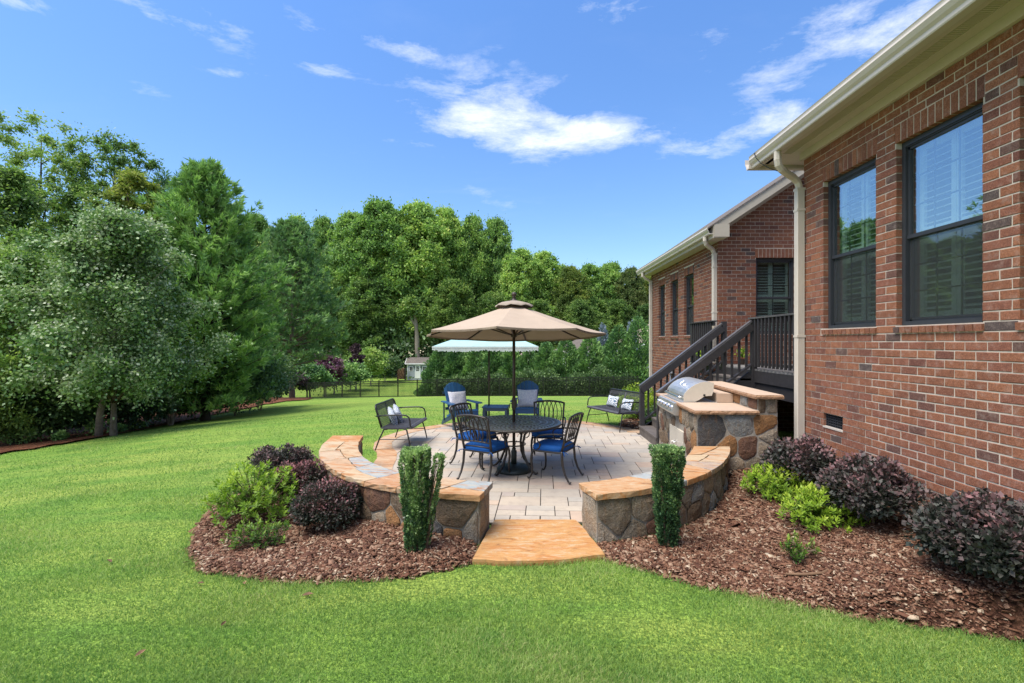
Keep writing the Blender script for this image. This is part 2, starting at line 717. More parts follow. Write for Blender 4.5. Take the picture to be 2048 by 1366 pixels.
def m_paver():
    t = NT('paver_concrete')
    c = t.ramp(t.rnd(), [(0, (0.35, 0.30, 0.25)), (0.25, (0.41, 0.35, 0.28)), (0.5, (0.34, 0.31, 0.27)), (0.72, (0.385, 0.32, 0.255)), (0.86, (0.41, 0.30, 0.225)), (1, (0.29, 0.28, 0.27))])
    p = t.pos('world')
    a = t.noise(p, 3.0, 4, 0.6)
    b = t.noise(p, 90, 3, 0.7)
    w = t.noise(p, 9, 4, 0.65)
    c = t.mix(t.rng(a, 0.35, 0.7), c, t.mix(1, c, (0.85, 0.86, 0.88), 'MULTIPLY'))
    c = t.mix(t.rng(w, 0.50, 0.75, 0, .5), c, (0.22, 0.19, 0.165))
    c = t.mix(t.rng(b, 0.5, 0.75, 0, .35), c, (0.25, 0.22, 0.19))
    t.bump(b, 0.35, 0.002)
    return t.fin(c, 0.8, 0.25)


def m_flag(name, cols, rot=0.3):
    """quartzite flagstone: rust bands through cream and grey"""
    t = NT(name)
    r = t.rnd(1)
    base = t.ramp(t.rnd(), cols)
    oc = t.pos('world', (1, 1, 1), (0, 0, rot))
    off = t.N.new('ShaderNodeVectorMath')
    off.operation = 'ADD'
    cx = t.N.new('ShaderNodeCombineXYZ')
    t.put(cx.inputs[0], t.math('MULTIPLY', r, 9.0))
    t.put(cx.inputs[1], t.math('MULTIPLY', t.rnd(2), 7.0))
    t.L.new(oc, off.inputs[0])
    t.L.new(cx.outputs[0], off.inputs[1])
    mp = t.N.new('ShaderNodeMapping')
    mp.inputs['Scale'].default_value = (1.0, 3.2, 1)
    t.L.new(off.outputs[0], mp.inputs[0])
    a = t.noise(mp.outputs[0], 1.9, 7, 0.62, 1.6)
    b = t.noise(mp.outputs[0], 5.5, 6, 0.7, 0.8)
    fine = t.noise(t.pos('world'), 60, 4, 0.75)
    c = t.mix(t.rng(a, 0.50, 0.60, 0, .8), base, (0.36, 0.15, 0.045))
    c = t.mix(t.rng(b, 0.50, 0.64, 0, .7), c, (0.42, 0.33, 0.22))
    c = t.mix(t.rng(a, 0.34, 0.26, 0, .6), c, (0.50, 0.43, 0.33))
    c = t.mix(t.rng(b, 0.44, 0.30, 0, 0.85), c, (0.17, 0.080, 0.036))
    v = t.noise(mp.outputs[0], 13, 5, 0.7, 2.2)
    c = t.mix(t.rng(v, 0.58, 0.70, 0, .55), c, (0.15, 0.075, 0.04))
    c = t.mix(t.rng(fine, 0.52, 0.72, 0, .35), c, (0.20, 0.15, 0.10))
    t.bump(t.math('ADD', b, t.math('MULTIPLY', fine, 0.3)), 0.5, 0.008)
    return t.fin(c, 0.68, 0.3)


def m_field():
    t = NT('fieldstone')
    c = t.ramp(t.rnd(), [(0, (0.18, 0.135, 0.095)), (0.12, (0.25, 0.225, 0.19)), (0.24, (0.155, 0.085, 0.06)), (0.34, (0.25, 0.27, 0.28)),
                         (0.46, (0.29, 0.155, 0.070)), (0.60, (0.20, 0.17, 0.13)), (0.72, (0.085, 0.088, 0.095)), (0.80, (0.31, 0.265, 0.21)), (1, (0.15, 0.10, 0.07))], 'CONSTANT')
    p = t.pos('world')
    a = t.noise(p, 7, 6, 0.65, 0.6)
    b = t.noise(p, 34, 5, 0.75)
    s_ = t.noise(t.pos('world', (3, 3, 0.6)), 6, 5, 0.65)
    c = t.mix(t.rng(a, 0.42, 0.66), c, t.mix(1, c, (1.35, 1.22, 1.08), 'MULTIPLY'))
    c = t.mix(t.rng(s_, 0.52, 0.7, 0, .6), c, (0.29, 0.17, 0.085))
    c = t.mix(t.rng(a, 0.38, 0.24, 0, .7), c, (0.07, 0.065, 0.06))
    c = t.mix(t.rng(b, 0.58, 0.80, 0, .5), c, (0.38, 0.36, 0.33))
    c = t.mix(t.rng(b, 0.40, 0.25, 0, .5), c, (0.06, 0.055, 0.05))
    f3 = t.noise(p, 95, 4, 0.8)
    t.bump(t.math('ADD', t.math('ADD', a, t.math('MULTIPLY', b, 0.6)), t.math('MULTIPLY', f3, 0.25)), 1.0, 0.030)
    c = t.mix(t.rng(f3, 0.42, 0.62, 0, .55), t.mix(1, c, (0.55, 0.55, 0.55), 'MULTIPLY'), t.mix(1, c, (1.35, 1.35, 1.35), 'MULTIPLY'))
    return t.fin(c, 0.8, 0.25)


def m_mulch(name, stops, scale=24):
    t = NT(name)
    p = t.pos('world')
    v = t.N.new('ShaderNodeTexVoronoi')
    v.inputs['Scale'].default_value = scale
    t.L.new(t.pos('world', (1, 1.7, 1), (0, 0, 0.6)), v.inputs['Vector'])
    sp = t.N.new('ShaderNodeSeparateColor')
    t.L.new(v.outputs['Color'], sp.inputs[0])
    c = t.ramp(sp.outputs[0], stops)
    n = t.noise(p, 60, 4, 0.7)
    c = t.mix(t.rng(n, 0.35, 0.65, 0, 1), t.mix(1, c, (0.4, 0.4, 0.4), 'MULTIPLY'), c)
    t.bump(t.math('ADD', v.outputs['Distance'], n), 1.0, 0.03)
    return t.fin(c, 0.85, 0.2)


def m_chips():
    t = NT('bark_chip')
    c = t.ramp(t.face(), [(0, (0.060, 0.024, 0.014)), (0.3, (0.125, 0.052, 0.030)), (0.55, (0.20, 0.095, 0.055)), (0.8, (0.27, 0.155, 0.10)), (0.93, (0.36, 0.25, 0.17)), (1, (0.5, 0.40, 0.29))])
    n = t.noise(t.pos('world'), 110, 3, 0.7)
    c = t.mix(t.rng(n, 0.35, 0.65), t.mix(1, c, (0.5, 0.5, 0.5), 'MULTIPLY'), c)
    t.bump(n, 0.5, 0.004)
    return t.fin(c, 0.8, 0.25)


def m_glass(name, tint=(0.84, 0.93, 0.90)):
    t = NT(name)
    gl = t.N.new('ShaderNodeBsdfGlossy')
    gl.inputs['Roughness'].default_value = 0.0
    gl.inputs['Color'].default_value = (0.93, 0.97, 1.0, 1)
    tr = t.N.new('ShaderNodeBsdfTransparent')
    tr.inputs[0].default_value = rgb(tint)
    ge = t.N.new('ShaderNodeNewGeometry')
    dt = t.N.new('ShaderNodeVectorMath')
    dt.operation = 'DOT_PRODUCT'
    t.L.new(ge.outputs['Incoming'], dt.inputs[0])
    t.L.new(ge.outputs['Normal'], dt.inputs[1])
    cs = t.math('SUBTRACT', 1.0, t.math('ABSOLUTE', dt.outputs['Value']))
    fr_ = t.math('MULTIPLY_ADD', t.math('POWER', cs, 4.0), 0.65, 0.30)
    mx = t.N.new('ShaderNodeMixShader')
    t.L.new(fr_, mx.inputs[0])
    t.L.new(tr.outputs[0], mx.inputs[1])
    t.L.new(gl.outputs[0], mx.inputs[2])
    n = t.noise(t.pos('world'), 1.3, 2)
    b = t.N.new('ShaderNodeBump')
    b.inputs['Strength'].default_value = 0.12
    b.inputs['Distance'].default_value = 0.02
    t.L.new(n, b.inputs['Height'])
    t.L.new(b.outputs[0], gl.inputs['Normal'])
    t.L.new(mx.outputs[0], t.out.inputs[0])
    return t.m


def m_screen():
    t = NT('insect_screen')
    t.fin((0.05, 0.055, 0.058), .8, .2)
    tr = t.N.new('ShaderNodeBsdfTransparent')
    mx = t.N.new('ShaderNodeMixShader')
    mx.inputs[0].default_value = 0.70
    t.L.new(t.bs.outputs[0], mx.inputs[1])
    t.L.new(tr.outputs[0], mx.inputs[2])
    t.L.new(mx.outputs[0], t.out.inputs[0])
    return t.m


def m_pillow(name, kind):
    t = NT(name)
    p = t.pos('object')
    if kind == 'medallion':
        v = t.N.new('ShaderNodeTexVoronoi')
        v.inputs['Scale'].default_value = 7.5
        v.inputs['Randomness'].default_value = 0.15
        t.L.new(p, v.inputs['Vector'])
        w = t.math('SINE', t.math('MULTIPLY', v.outputs['Distance'], 34.0))
        n = t.noise(p, 46, 3)
        k = t.math('ADD', w, t.math('MULTIPLY_ADD', n, 2.6, -1.3))
        c = t.mix(t.rng(k, -0.1, 0.25), (0.10, 0.15, 0.22), (0.62, 0.62, 0.62))
    else:
        n = t.noise(p, 34, 4, 0.7, 1.2)
        c = t.mix(t.rng(n, 0.44, 0.52), (0.42, 0.42, 0.50), (0.58, 0.56, 0.58))
    t.bump(t.noise(p, 300, 2), 0.3, 0.001)
    return t.fin(c, 0.9, 0.1)


def m_shingle(name, c1, c2):
    t = NT(name)
    p = t.pos('world', (1, 1, 1))
    b = t.N.new('ShaderNodeTexBrick')
    b.inputs['Scale'].default_value = 3.0
    b.inputs['Color1'].default_value = rgb(c1)
    b.inputs['Color2'].default_value = rgb(c2)
    b.inputs['Mortar'].default_value = rgb(tuple(x * .45 for x in c1))
    t.L.new(p, b.inputs['Vector'])
    n = t.noise(p, 8, 3)
    c = t.mix(t.rng(n, .3, .7, 0, .5), b.outputs[0], c2)
    return t.fin(c, 0.9, 0.15)


GR = lambda a, b, c, d: [(0.25, a), (0.48, b), (0.68, c), (0.95, d)]
GS = lambda a, b, c, d: [(0.28, a), (0.44, b), (0.58, c), (0.78, d)]
MT = dict(
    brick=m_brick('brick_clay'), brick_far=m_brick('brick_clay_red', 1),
    mortar=simple('mortar', (0.52, 0.45, 0.38), (0.40, 0.345, 0.285), 40, .9, .1),
    lawn=m_lawn(), paver=m_paver(),
    flag=m_flag('flagstone', [(0, (0.38, 0.24, 0.13)), (0.22, (0.40, 0.31, 0.20)), (0.42, (0.38, 0.185, 0.07)), (0.6, (0.38, 0.33, 0.25)), (0.78, (0.38, 0.17, 0.055)), (0.9, (0.24, 0.28, 0.29)), (1, (0.27, 0.295, 0.30))]),
    slab=m_flag('entry_flagstone', [(0, (0.40, 0.20, 0.068)), (1, (0.40, 0.22, 0.085))], 0.0),
    border=m_flag('border_flagstone', [(0, (0.40, 0.25, 0.15)), (0.5, (0.40, 0.29, 0.20)), (1, (0.38, 0.21, 0.11))]),
    field=m_field(),
    smortar=simple('stone_mortar', (0.32, 0.29, 0.25), (0.22, 0.195, 0.165), 30, .9, .1, bump=.5, bd=.01),
    joint=simple('joint_sand', (0.045, 0.04, 0.036), (0.03, 0.027, 0.025), 60, .95, .05),
    counter=simple('counter_sandstone', (0.47, 0.35, 0.26), (0.40, 0.29, 0.21), 12, .55, .35, vary=.05, bump=.15),
    edge=simple('chiselled_edge', (0.34, 0.20, 0.12), (0.24, 0.14, 0.085), 30, .8, .2, bump=1, bd=.02),
    steel=simple('stainless_steel', (0.70, 0.68, 0.65), (0.60, 0.58, 0.55), 60, .42, .5, metal=0.9, bump=.05),
    hoodend=simple('hood_end_enamel', (0.55, 0.50, 0.42), (0.50, 0.45, 0.38), 20, .4, .4, bump=.05),
    dark=simple('dark_void', (0.02, 0.02, 0.02), None, 10, .7, .2),
    chrome=simple('chrome', (0.75, 0.75, 0.75), (0.6, 0.6, 0.6), 30, .15, .6, metal=1, bump=0),
    deck=simple('charcoal_stained_wood', (0.034, 0.031, 0.033), (0.021, 0.019, 0.020), 22, .6, .4, vary=.12),
    railcap=simple('sky_sheen_rail_cap', (0.10, 0.095, 0.098), (0.06, 0.056, 0.058), 18, .35, .55, vary=.1),  # paler than the stained wood: sky reflection painted into the rail tops
    deckboard=simple('sky_sheen_deck_board', (0.20, 0.19, 0.185), (0.12, 0.115, 0.11), 18, .5, .4, vary=.1),  # light grey stands for the sky mirrored on the floor boards
    step=simple('worn_step_paint', (0.115, 0.098, 0.088), (0.075, 0.064, 0.058), 16, .6, .35, vary=.1),
    trim=simple('clay_trim_paint', (0.42, 0.375, 0.305), (0.37, 0.33, 0.27), 6, .5, .35, bump=.05),
    trim2=simple('gutter_enamel', (0.52, 0.465, 0.41), (0.47, 0.42, 0.37), 5, .35, .45, bump=.03),
    spout=simple('downspout_enamel', (0.53, 0.475, 0.405), (0.48, 0.43, 0.37), 5, .4, .4, bump=.03),
    soffit=simple('vinyl_soffit', (0.50, 0.44, 0.37), (0.46, 0.40, 0.34), 6, .6, .3, bump=.05),
    frame=simple('bronze_window_frame', (0.036, 0.039, 0.046), (0.028, 0.031, 0.037), 10, .45, .4, bump=.03),
    screen=m_screen(),
    glass=m_glass('window_glass'),
    shutter=simple('white_shutter', (0.80, 0.84, 0.82), (0.76, 0.80, 0.78), 5, .5, .3, bump=0),
    room=simple('dim_room', (0.34, 0.36, 0.34), (0.28, 0.30, 0.28), 2, .9, .1, bump=0),
    roof=m_shingle('roof_shingle', (0.10, 0.085, 0.075), (0.15, 0.13, 0.115)),
    roof2=m_shingle('brown_roof_shingle', (0.22, 0.17, 0.135), (0.28, 0.23, 0.19)),
    fence=simple('black_aluminium', (0.012, 0.012, 0.013), None, 10, .4, .4, bump=0),
    cast=simple('cast_bronze_aluminium', (0.050, 0.042, 0.036), (0.030, 0.026, 0.023), 60, .38, .5, metal=.35, bump=.2),
    casttop=simple('sky_sheen_cast_top', (0.125, 0.118, 0.108), (0.085, 0.08, 0.073), 40, .34, .6, metal=.3, bump=.3),  # lighter than the cast legs; sky reflection put into the colour
    blue=simple('blue_cushion', (0.010, 0.085, 0.30), (0.008, 0.065, 0.24), 9, .75, .2, bump=.1),
    navy=simple('navy_poly_lumber', (0.022, 0.085, 0.20), (0.017, 0.068, 0.165), 12, .45, .4, vary=.12),
    navydark=simple('slate_poly_lumber', (0.030, 0.060, 0.095), (0.022, 0.045, 0.072), 12, .45, .4, vary=.12),
    wicker=simple('charcoal_wicker', (0.070, 0.070, 0.082), (0.045, 0.045, 0.052), 80, .6, .3),
    bench=simple('black_bench_tube', (0.018, 0.018, 0.020), None, 20, .4, .4, bump=0),
    canvas=simple('beige_canvas', (0.36, 0.285, 0.22), (0.32, 0.255, 0.195), 7, .85, .1, bump=.25, bd=.004),
    vent=simple('greyed_canvas', (0.30, 0.25, 0.20), (0.22, 0.18, 0.145), 14, .85, .1),
    rib=simple('bronze_rib', (0.045, 0.030, 0.022), None, 20, .45, .4, bump=0),
    teal=simple('teal_canvas', (0.30, 0.46, 0.45), (0.25, 0.40, 0.40), 9, .85, .1),
    fringe=simple('cream_fringe', (0.58, 0.62, 0.60), (0.45, 0.50, 0.48), 60, .9, .1),
    base=simple('umbrella_base_resin', (0.022, 0.032, 0.030), (0.016, 0.022, 0.022), 30, .45, .4),
    pil1=m_pillow('medallion_pillow', 'medallion'), pil2=m_pillow('faded_script_pillow', 'script'),
    bark=simple('tree_bark', (0.20, 0.165, 0.13), (0.10, 0.08, 0.065), 14, .9, .1, bump=.9, bd=.03),
    barkd=simple('dark_bark', (0.085, 0.07, 0.058), (0.05, 0.04, 0.034), 14, .9, .1, bump=.9, bd=.03),
    barkg=simple('pale_bark', (0.28, 0.24, 0.20), (0.18, 0.15, 0.125), 6, .9, .1, bump=.9, bd=.03),
    twig=simple('twig_bark', (0.17, 0.12, 0.09), (0.10, 0.07, 0.05), 40, .9, .1),
    shedwall=simple('grey_shed_siding', (0.36, 0.39, 0.43), (0.33, 0.36, 0.40), 5, .7, .2, bump=0),
    shedside=simple('blue_grey_shed_siding', (0.20, 0.27, 0.33), (0.18, 0.24, 0.30), 5, .7, .2, bump=0),
    white=simple('white_paint', (0.72, 0.72, 0.72), (0.66, 0.66, 0.66), 5, .5, .3, bump=0),
    log=simple('split_log', (0.24, 0.15, 0.09), (0.11, 0.065, 0.045), 9, .9, .1, vary=.4),
    mulch=m_mulch('bark_mulch', [(0, (0.05, 0.022, 0.014)), (0.4, (0.12, 0.052, 0.03)), (0.75, (0.19, 0.09, 0.055)), (1, (0.26, 0.15, 0.10))]),
    straw=m_mulch('pine_straw', [(0, (0.09, 0.028, 0.014)), (0.4, (0.17, 0.058, 0.028)), (0.75, (0.25, 0.095, 0.045)), (1, (0.32, 0.15, 0.075))], 9),
    chip=m_chips(),
    cable=simple('black_cable', (0.01, 0.01, 0.01), None, 10, .5, .3, bump=0),
    blade=leafmat('grass_blade', GR((0.070, 0.140, 0.034), (0.125, 0.215, 0.050), (0.195, 0.280, 0.072), (0.31, 0.34, 0.13)), .4, .6, .2, 1.3, gain=1.45),
    lf_forest=leafmat('forest_leaf', GR((0.022, 0.052, 0.012), (0.050, 0.105, 0.018), (0.090, 0.155, 0.026), (0.15, 0.20, 0.035)), .35, .6, .2, .35, gain=3.07),
    lf_shaded=leafmat('shaded_forest_leaf', GR((0.022, 0.052, 0.012), (0.050, 0.105, 0.018), (0.090, 0.155, 0.026), (0.15, 0.20, 0.035)), .35, .6, .2, .35, gain=1.90),  # same leaf colours as the forest, darkened to paint in the wood's shade
    lf_yellow=leafmat('yellowing_leaf', GR((0.04, 0.08, 0.015), (0.085, 0.145, 0.022), (0.15, 0.205, 0.03), (0.22, 0.25, 0.04)), .4, .6, .2, .35, gain=1.53),
    lf_rust=leafmat('rusty_leaf', GR((0.03, 0.062, 0.015), (0.07, 0.115, 0.025), (0.125, 0.16, 0.04), (0.22, 0.18, 0.06)), .4, .6, .2, .35, gain=1.54),
    lf_pine=leafmat('pine_needle', GR((0.025, 0.070, 0.018), (0.055, 0.125, 0.026), (0.095, 0.185, 0.035), (0.15, 0.25, 0.05)), .3, .5, .3, .8, gain=2.19),
    lf_pined=leafmat('dark_pine_needle', GR((0.018, 0.048, 0.016), (0.040, 0.090, 0.024), (0.070, 0.135, 0.032), (0.12, 0.19, 0.045)), .3, .5, .3, .6, gain=2.72),
    lf_silver=leafmat('glossy_maple_leaf', GS((0.035, 0.075, 0.022), (0.065, 0.120, 0.035), (0.11, 0.155, 0.07), (0.19, 0.225, 0.15)), .25, .46, .4, 1.2, gain=2.34),
    lf_mid=leafmat('broad_leaf', GR((0.028, 0.066, 0.014), (0.060, 0.120, 0.020), (0.105, 0.175, 0.030), (0.17, 0.24, 0.04)), .38, .5, .35, .9, gain=2.16),
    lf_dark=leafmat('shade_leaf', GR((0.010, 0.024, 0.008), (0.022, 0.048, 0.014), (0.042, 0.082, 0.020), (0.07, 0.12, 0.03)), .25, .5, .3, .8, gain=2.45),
    lf_arb=leafmat('arborvitae_spray', GR((0.016, 0.045, 0.012), (0.040, 0.092, 0.020), (0.075, 0.145, 0.028), (0.13, 0.21, 0.045)), .2, .6, .2, .9, gain=2.52),
    lf_bluec=leafmat('blue_spruce_needle', GR((0.08, 0.13, 0.11), (0.13, 0.19, 0.17), (0.19, 0.26, 0.23), (0.28, 0.35, 0.32)), .2, .6, .2, .9, gain=1.2),
    lf_lorop=leafmat('loropetalum_leaf', GS((0.010, 0.015, 0.010), (0.024, 0.024, 0.019), (0.072, 0.036, 0.038), (0.19, 0.078, 0.080)), .15, .55, .25, 4, gain=2.09),
    lf_loroe=leafmat('dusky_purple_leaf', GS((0.011, 0.016, 0.012), (0.024, 0.026, 0.021), (0.048, 0.038, 0.037), (0.12, 0.060, 0.062)), .12, .52, .28, 4, gain=1.75),
    lf_azalea=leafmat('azalea_leaf', GR((0.06, 0.12, 0.015), (0.14, 0.23, 0.022), (0.25, 0.34, 0.035), (0.38, 0.40, 0.06)), .35, .5, .3, 5, gain=1.25),
    lf_azaldk=leafmat('azalea_old_leaf', GR((0.03, 0.07, 0.015), (0.065, 0.13, 0.02), (0.14, 0.22, 0.03), (0.30, 0.36, 0.05)), .35, .5, .3, 5, gain=1.25),
    lf_holly=leafmat('holly_leaf', GS((0.012, 0.036, 0.012), (0.030, 0.072, 0.020), (0.070, 0.140, 0.034), (0.19, 0.29, 0.09)), .25, .38, .45, 9, gain=2.03),  # palest stop is the leaf highlight, painted into the green
    lf_plum=leafmat('plum_leaf', GR((0.020, 0.012, 0.016), (0.038, 0.022, 0.028), (0.06, 0.035, 0.045), (0.10, 0.055, 0.07)), .2, .5, .3, 1, gain=0.98),
    lf_pink=leafmat('pink_blossom', GR((0.10, 0.05, 0.05), (0.19, 0.10, 0.10), (0.28, 0.16, 0.17), (0.38, 0.24, 0.26)), .3, .6, .2, 1, gain=0.50),
)

# ------------------------------------------------------------------ ground
def sheet(name, mat, xs, ys, zf, keep=None, kind='structure'):
    X, Y = np.meshgrid(xs, ys)
    Z = zf(X, Y)
    nx, ny = len(xs), len(ys)
    V = np.stack([X, Y, Z], -1).reshape(-1, 3)
    i, j = np.meshgrid(np.arange(nx - 1), np.arange(ny - 1))
    a = (j * nx + i).ravel()
    F = np.stack([a, a + 1, a + nx + 1, a + nx], 1)
    if keep is not None:
        c = V[F].mean(1)
        F = F[keep(c[:, 0], c[:, 1])]
        used, inv = np.unique(F, return_inverse=True)
        V = V[used]
        F = inv.reshape(F.shape)
    o = np_mesh(name, V, F, mat, smooth=True)
    o['kind'] = kind
    return o


def axis(a, b, fine0, fine1, sf, sc):
    c = list(np.arange(fine0, fine1, sf))
    k = 1
    x, st = fine1, sf
    while x < b:
        c.append(x)
        st = min(st * 1.12, sc)
        x += st
    c.append(b)
    x, st = fine0, sf
    while x > a:
        st = min(st * 1.12, sc)
        x -= st
        c.insert(0, max(x, a))
    return np.array(sorted(set(c)))


LEFT_OUT = [(-0.40, 4.64), (-0.77, 4.72), (-1.22, 4.87), (-1.60, 5.07), (-1.92, 5.32), (-2.22, 5.66), (-2.52, 6.10), (-2.72, 6.52), (-2.86, 7.0), (-2.96, 7.62)]
LEFT_IN = [(-0.31, 5.09), (-0.62, 5.15), (-1.02, 5.28), (-1.36, 5.47), (-1.60, 5.67), (-1.84, 5.93), (-2.08, 6.30), (-2.25, 6.68), (-2.38, 7.10), (-2.48, 7.63)]
RIGHT_OUT = [(0.69, 4.66), (1.02, 4.74), (1.32, 4.86), (1.68, 5.07), (2.02, 5.36), (2.35, 5.76), (2.58, 6.14), (2.73, 6.45), (2.79, 6.62)]
RIGHT_IN = [(0.57, 5.05), (0.90, 5.15), (1.15, 5.27), (1.46, 5.46), (1.74, 5.72), (2.0, 6.02), (2.14, 6.27), (2.25, 6.48), (2.31, 6.62)]
BORDER_OUT = [(2.50, 10.30), (2.52, 10.60), (2.26, 11.00), (1.85, 11.42), (1.39, 11.76), (0.75, 12.02), (0.0, 12.10), (-0.75, 11.98), (-1.45, 11.62), (-1.99, 11.22), (-2.40, 10.78),
              (-2.65, 10.38), (-2.80, 9.85), (-2.80, 9.30), (-2.66, 8.80), (-2.46, 8.36), (-2.36, 7.95), (-2.30, 7.50), (-2.18, 7.0), (-2.05, 6.6)]
PATIO = [(-0.28, 5.20), (0.55, 5.20)] + RIGHT_IN[1:] + [(2.36, 6.72), (2.42, 8.7), (2.42, 10.2)] + BORDER_OUT + [(-1.84, 5.95), (-1.36, 5.49), (-1.02, 5.30), (-0.62, 5.17)]
BED_L = [(-0.44, 4.26), (-0.89, 4.03), (-1.39, 3.93), (-2.12, 3.93), (-2.74, 4.14), (-3.10, 4.52), (-3.42, 5.1), (-3.62, 5.7), (-3.70, 6.3), (-3.55, 6.85), (-3.2, 7.1),
         (-2.80, 6.9)] + LEFT_OUT[7::-1]
BED_R = [(0.73, 4.36), (1.10, 4.06), (1.52, 3.79), (2.3, 3.44), (3.22, 3.15), (3.82, 3.05), (3.82, 6.60), (4.3, 6.7), (4.3, 8.6), (3.45, 8.8), (2.5, 6.66)] + RIGHT_OUT[::-1]
BED_S = [(2.52, 10.3), (2.52, 10.6), (2.26, 11.0), (2.18, 11.10), (2.35, 11.8), (2.85, 12.5), (3.1, 15.0), (3.2, 17.5), (4.3, 17.5), (4.3, 10.3)]


def bed_r_z(X, Y):
    return 0.0 + 0.24 * sstep(1.7, 3.5, X) * (1 - 0.5 * sstep(7.2, 9.0, Y)) - 0.012


def bed_l_z(X, Y):
    return 0.0 + 0.05 * np.sin(X * 2.1 + 1) * np.cos(Y * 1.9) + 0.01


def edge_drop(poly, X, Y, w=0.16):
    """0 at the border of a bed, 1 inside"""
    X = np.asarray(X, float)
    Y = np.asarray(Y, float)
    d = np.full(X.shape, 9.0)
    n = len(poly)
    for i in range(n):
        x1, y1 = poly[i]
        x2, y2 = poly[(i + 1) % n]
        l2 = (x2 - x1) ** 2 + (y2 - y1) ** 2
        t = np.clip(((X - x1) * (x2 - x1) + (Y - y1) * (y2 - y1)) / l2, 0, 1)
        d = np.minimum(d, np.hypot(X - x1 - t * (x2 - x1), Y - y1 - t * (y2 - y1)))
    return np.clip(d / w, 0, 1)


def wob(P, amp, seed):
    """irregular outline"""
    r = random.Random(seed)
    out = []
    for i in range(len(P)):
        a, b = P[i], P[(i + 1) % len(P)]
        k = max(1, int(math.hypot(b[0] - a[0], b[1] - a[1]) / 0.12))
        for j in range(k):
            t = j / k
            out.append((a[0] + (b[0] - a[0]) * t + r.uniform(-amp, amp), a[1] + (b[1] - a[1]) * t + r.uniform(-amp, amp)))
    return out


BL = BED_L[:12]
BLw = wob(BED_L, 0.02, 3)
BRw = wob(BED_R, 0.02, 4)
BSw = wob(BED_S, 0.03, 5)
STRAW_EDGE = [at(px, py) for px, py in [(-60, 924), (0, 909), (70, 899), (150, 886), (215, 874), (280, 862), (350, 848), (420, 832), (480, 820), (530, 810), (575, 803), (612, 801)]]
STRAW = STRAW_EDGE + [at(628, 796.5), at(590, 795), (-26, 50), (-40, 40), (-40, 8)]

lawn = sheet('lawn', MT['lawn'], axis(-90, 90, -5, 5, 0.12, 4), axis(-12, 190, 2, 14, 0.12, 3), gz)
mulch_l = sheet('mulch_bed', MT['mulch'], np.arange(-3.8, -0.3, 0.04), np.arange(3.8, 7.2, 0.04),
                lambda X, Y: -0.03 + (bed_l_z(X, Y) + 0.035) * edge_drop(BL + [(-0.42, 4.7)], X, Y, 0.1), lambda x, y: inpoly(BLw, x, y))
mulch_r = sheet('mulch_bed', MT['mulch'], np.arange(0.6, 4.4, 0.04), np.arange(3.0, 8.9, 0.04),
                lambda X, Y: np.where(Y < 4.6, -0.03 + (bed_r_z(X, Y) + 0.04) * edge_drop(BED_R[:6] + [(3.9, 9), (0.7, 9)], X, Y, 0.12), bed_r_z(X, Y)), lambda x, y: inpoly(BRw, x, y))
mulch_s = sheet('mulch_bed', MT['mulch'], np.arange(1.9, 4.4, 0.08), np.arange(10.1, 17.6, 0.08), lambda X, Y: gz(X, Y) + 0.035, lambda x, y: inpoly(BSw, x, y))
straw = sheet('pine_straw_bed', MT['straw'], np.arange(-40, -8, 0.25), np.arange(8, 50, 0.25), lambda X, Y: gz(X, Y) + 0.05, lambda x, y: inpoly(STRAW, x, y))


# ---- bark chips over the beds near the camera (one uncountable mass)
def chips(name, poly, zf, n, size, x0, x1, y0, y1, seed):
    g = np.random.default_rng(seed)
    P = np.empty((0, 2))
    while len(P) < n:
        q = np.stack([g.uniform(x0, x1, n * 2), g.uniform(y0, y1, n * 2)], 1)
        q = q[inpoly(poly, q[:, 0], q[:, 1])]
        keep = g.random(len(q)) < np.minimum(1, (4.2 / q[:, 1]) ** 2)
        P = np.vstack([P, q[keep]])
    P = P[:n]
    L = size * np.exp(g.normal(0, 0.5, n)) * np.clip(P[:, 1] / 4.5, 0.8, 1.3)
    sl_ = g.random(n) < .30
    L = np.where(sl_, L * 1.6, L)
    W = L * np.where(sl_, g.uniform(.08, .18, n), g.uniform(0.28, 0.8, n))
    T = g.uniform(0.003, 0.009, n)
    ax = g.normal(0, 1, (n, 3))
    ax[:, 2] *= 0.25
    ax /= np.linalg.norm(ax, axis=1)[:, None]
    up = g.normal(0, 0.38, (n, 3))
    up[:, 2] = 1
    sd = np.cross(up, ax)
    sd /= np.linalg.norm(sd, axis=1)[:, None]
    up = np.cross(ax, sd)
    c = np.stack([P[:, 0], P[:, 1], zf(P[:, 0], P[:, 1]) + g.uniform(0.002, 0.022, n)], 1)
    a, b, t = ax * L[:, None] / 2, sd * W[:, None] / 2, up * T[:, None]
    k = g.uniform(0.5, 1, (n, 1))
    V = np.stack([c - a - b * k, c + a * k - b, c + a + b, c - a * k + b, c - a - b * k + t, c + a * k - b + t, c + a + b + t, c - a * k + b + t], 1).reshape(-1, 3)
    base = (np.arange(n) * 8)[:, None, None]
    F = np.array([[4, 5, 6, 7], [0, 1, 5, 4], [1, 2, 6, 5], [2, 3, 7, 6], [3, 0, 4, 7]])[None] + base
    F = F.reshape(-1, 4)
    col = np.repeat(g.random(n) ** 1.1, 5)
    o = np_mesh(name, V, F, MT['chip'], col)
    o['kind'] = 'stuff'
    tag(o, None, 'mulch')
    return o


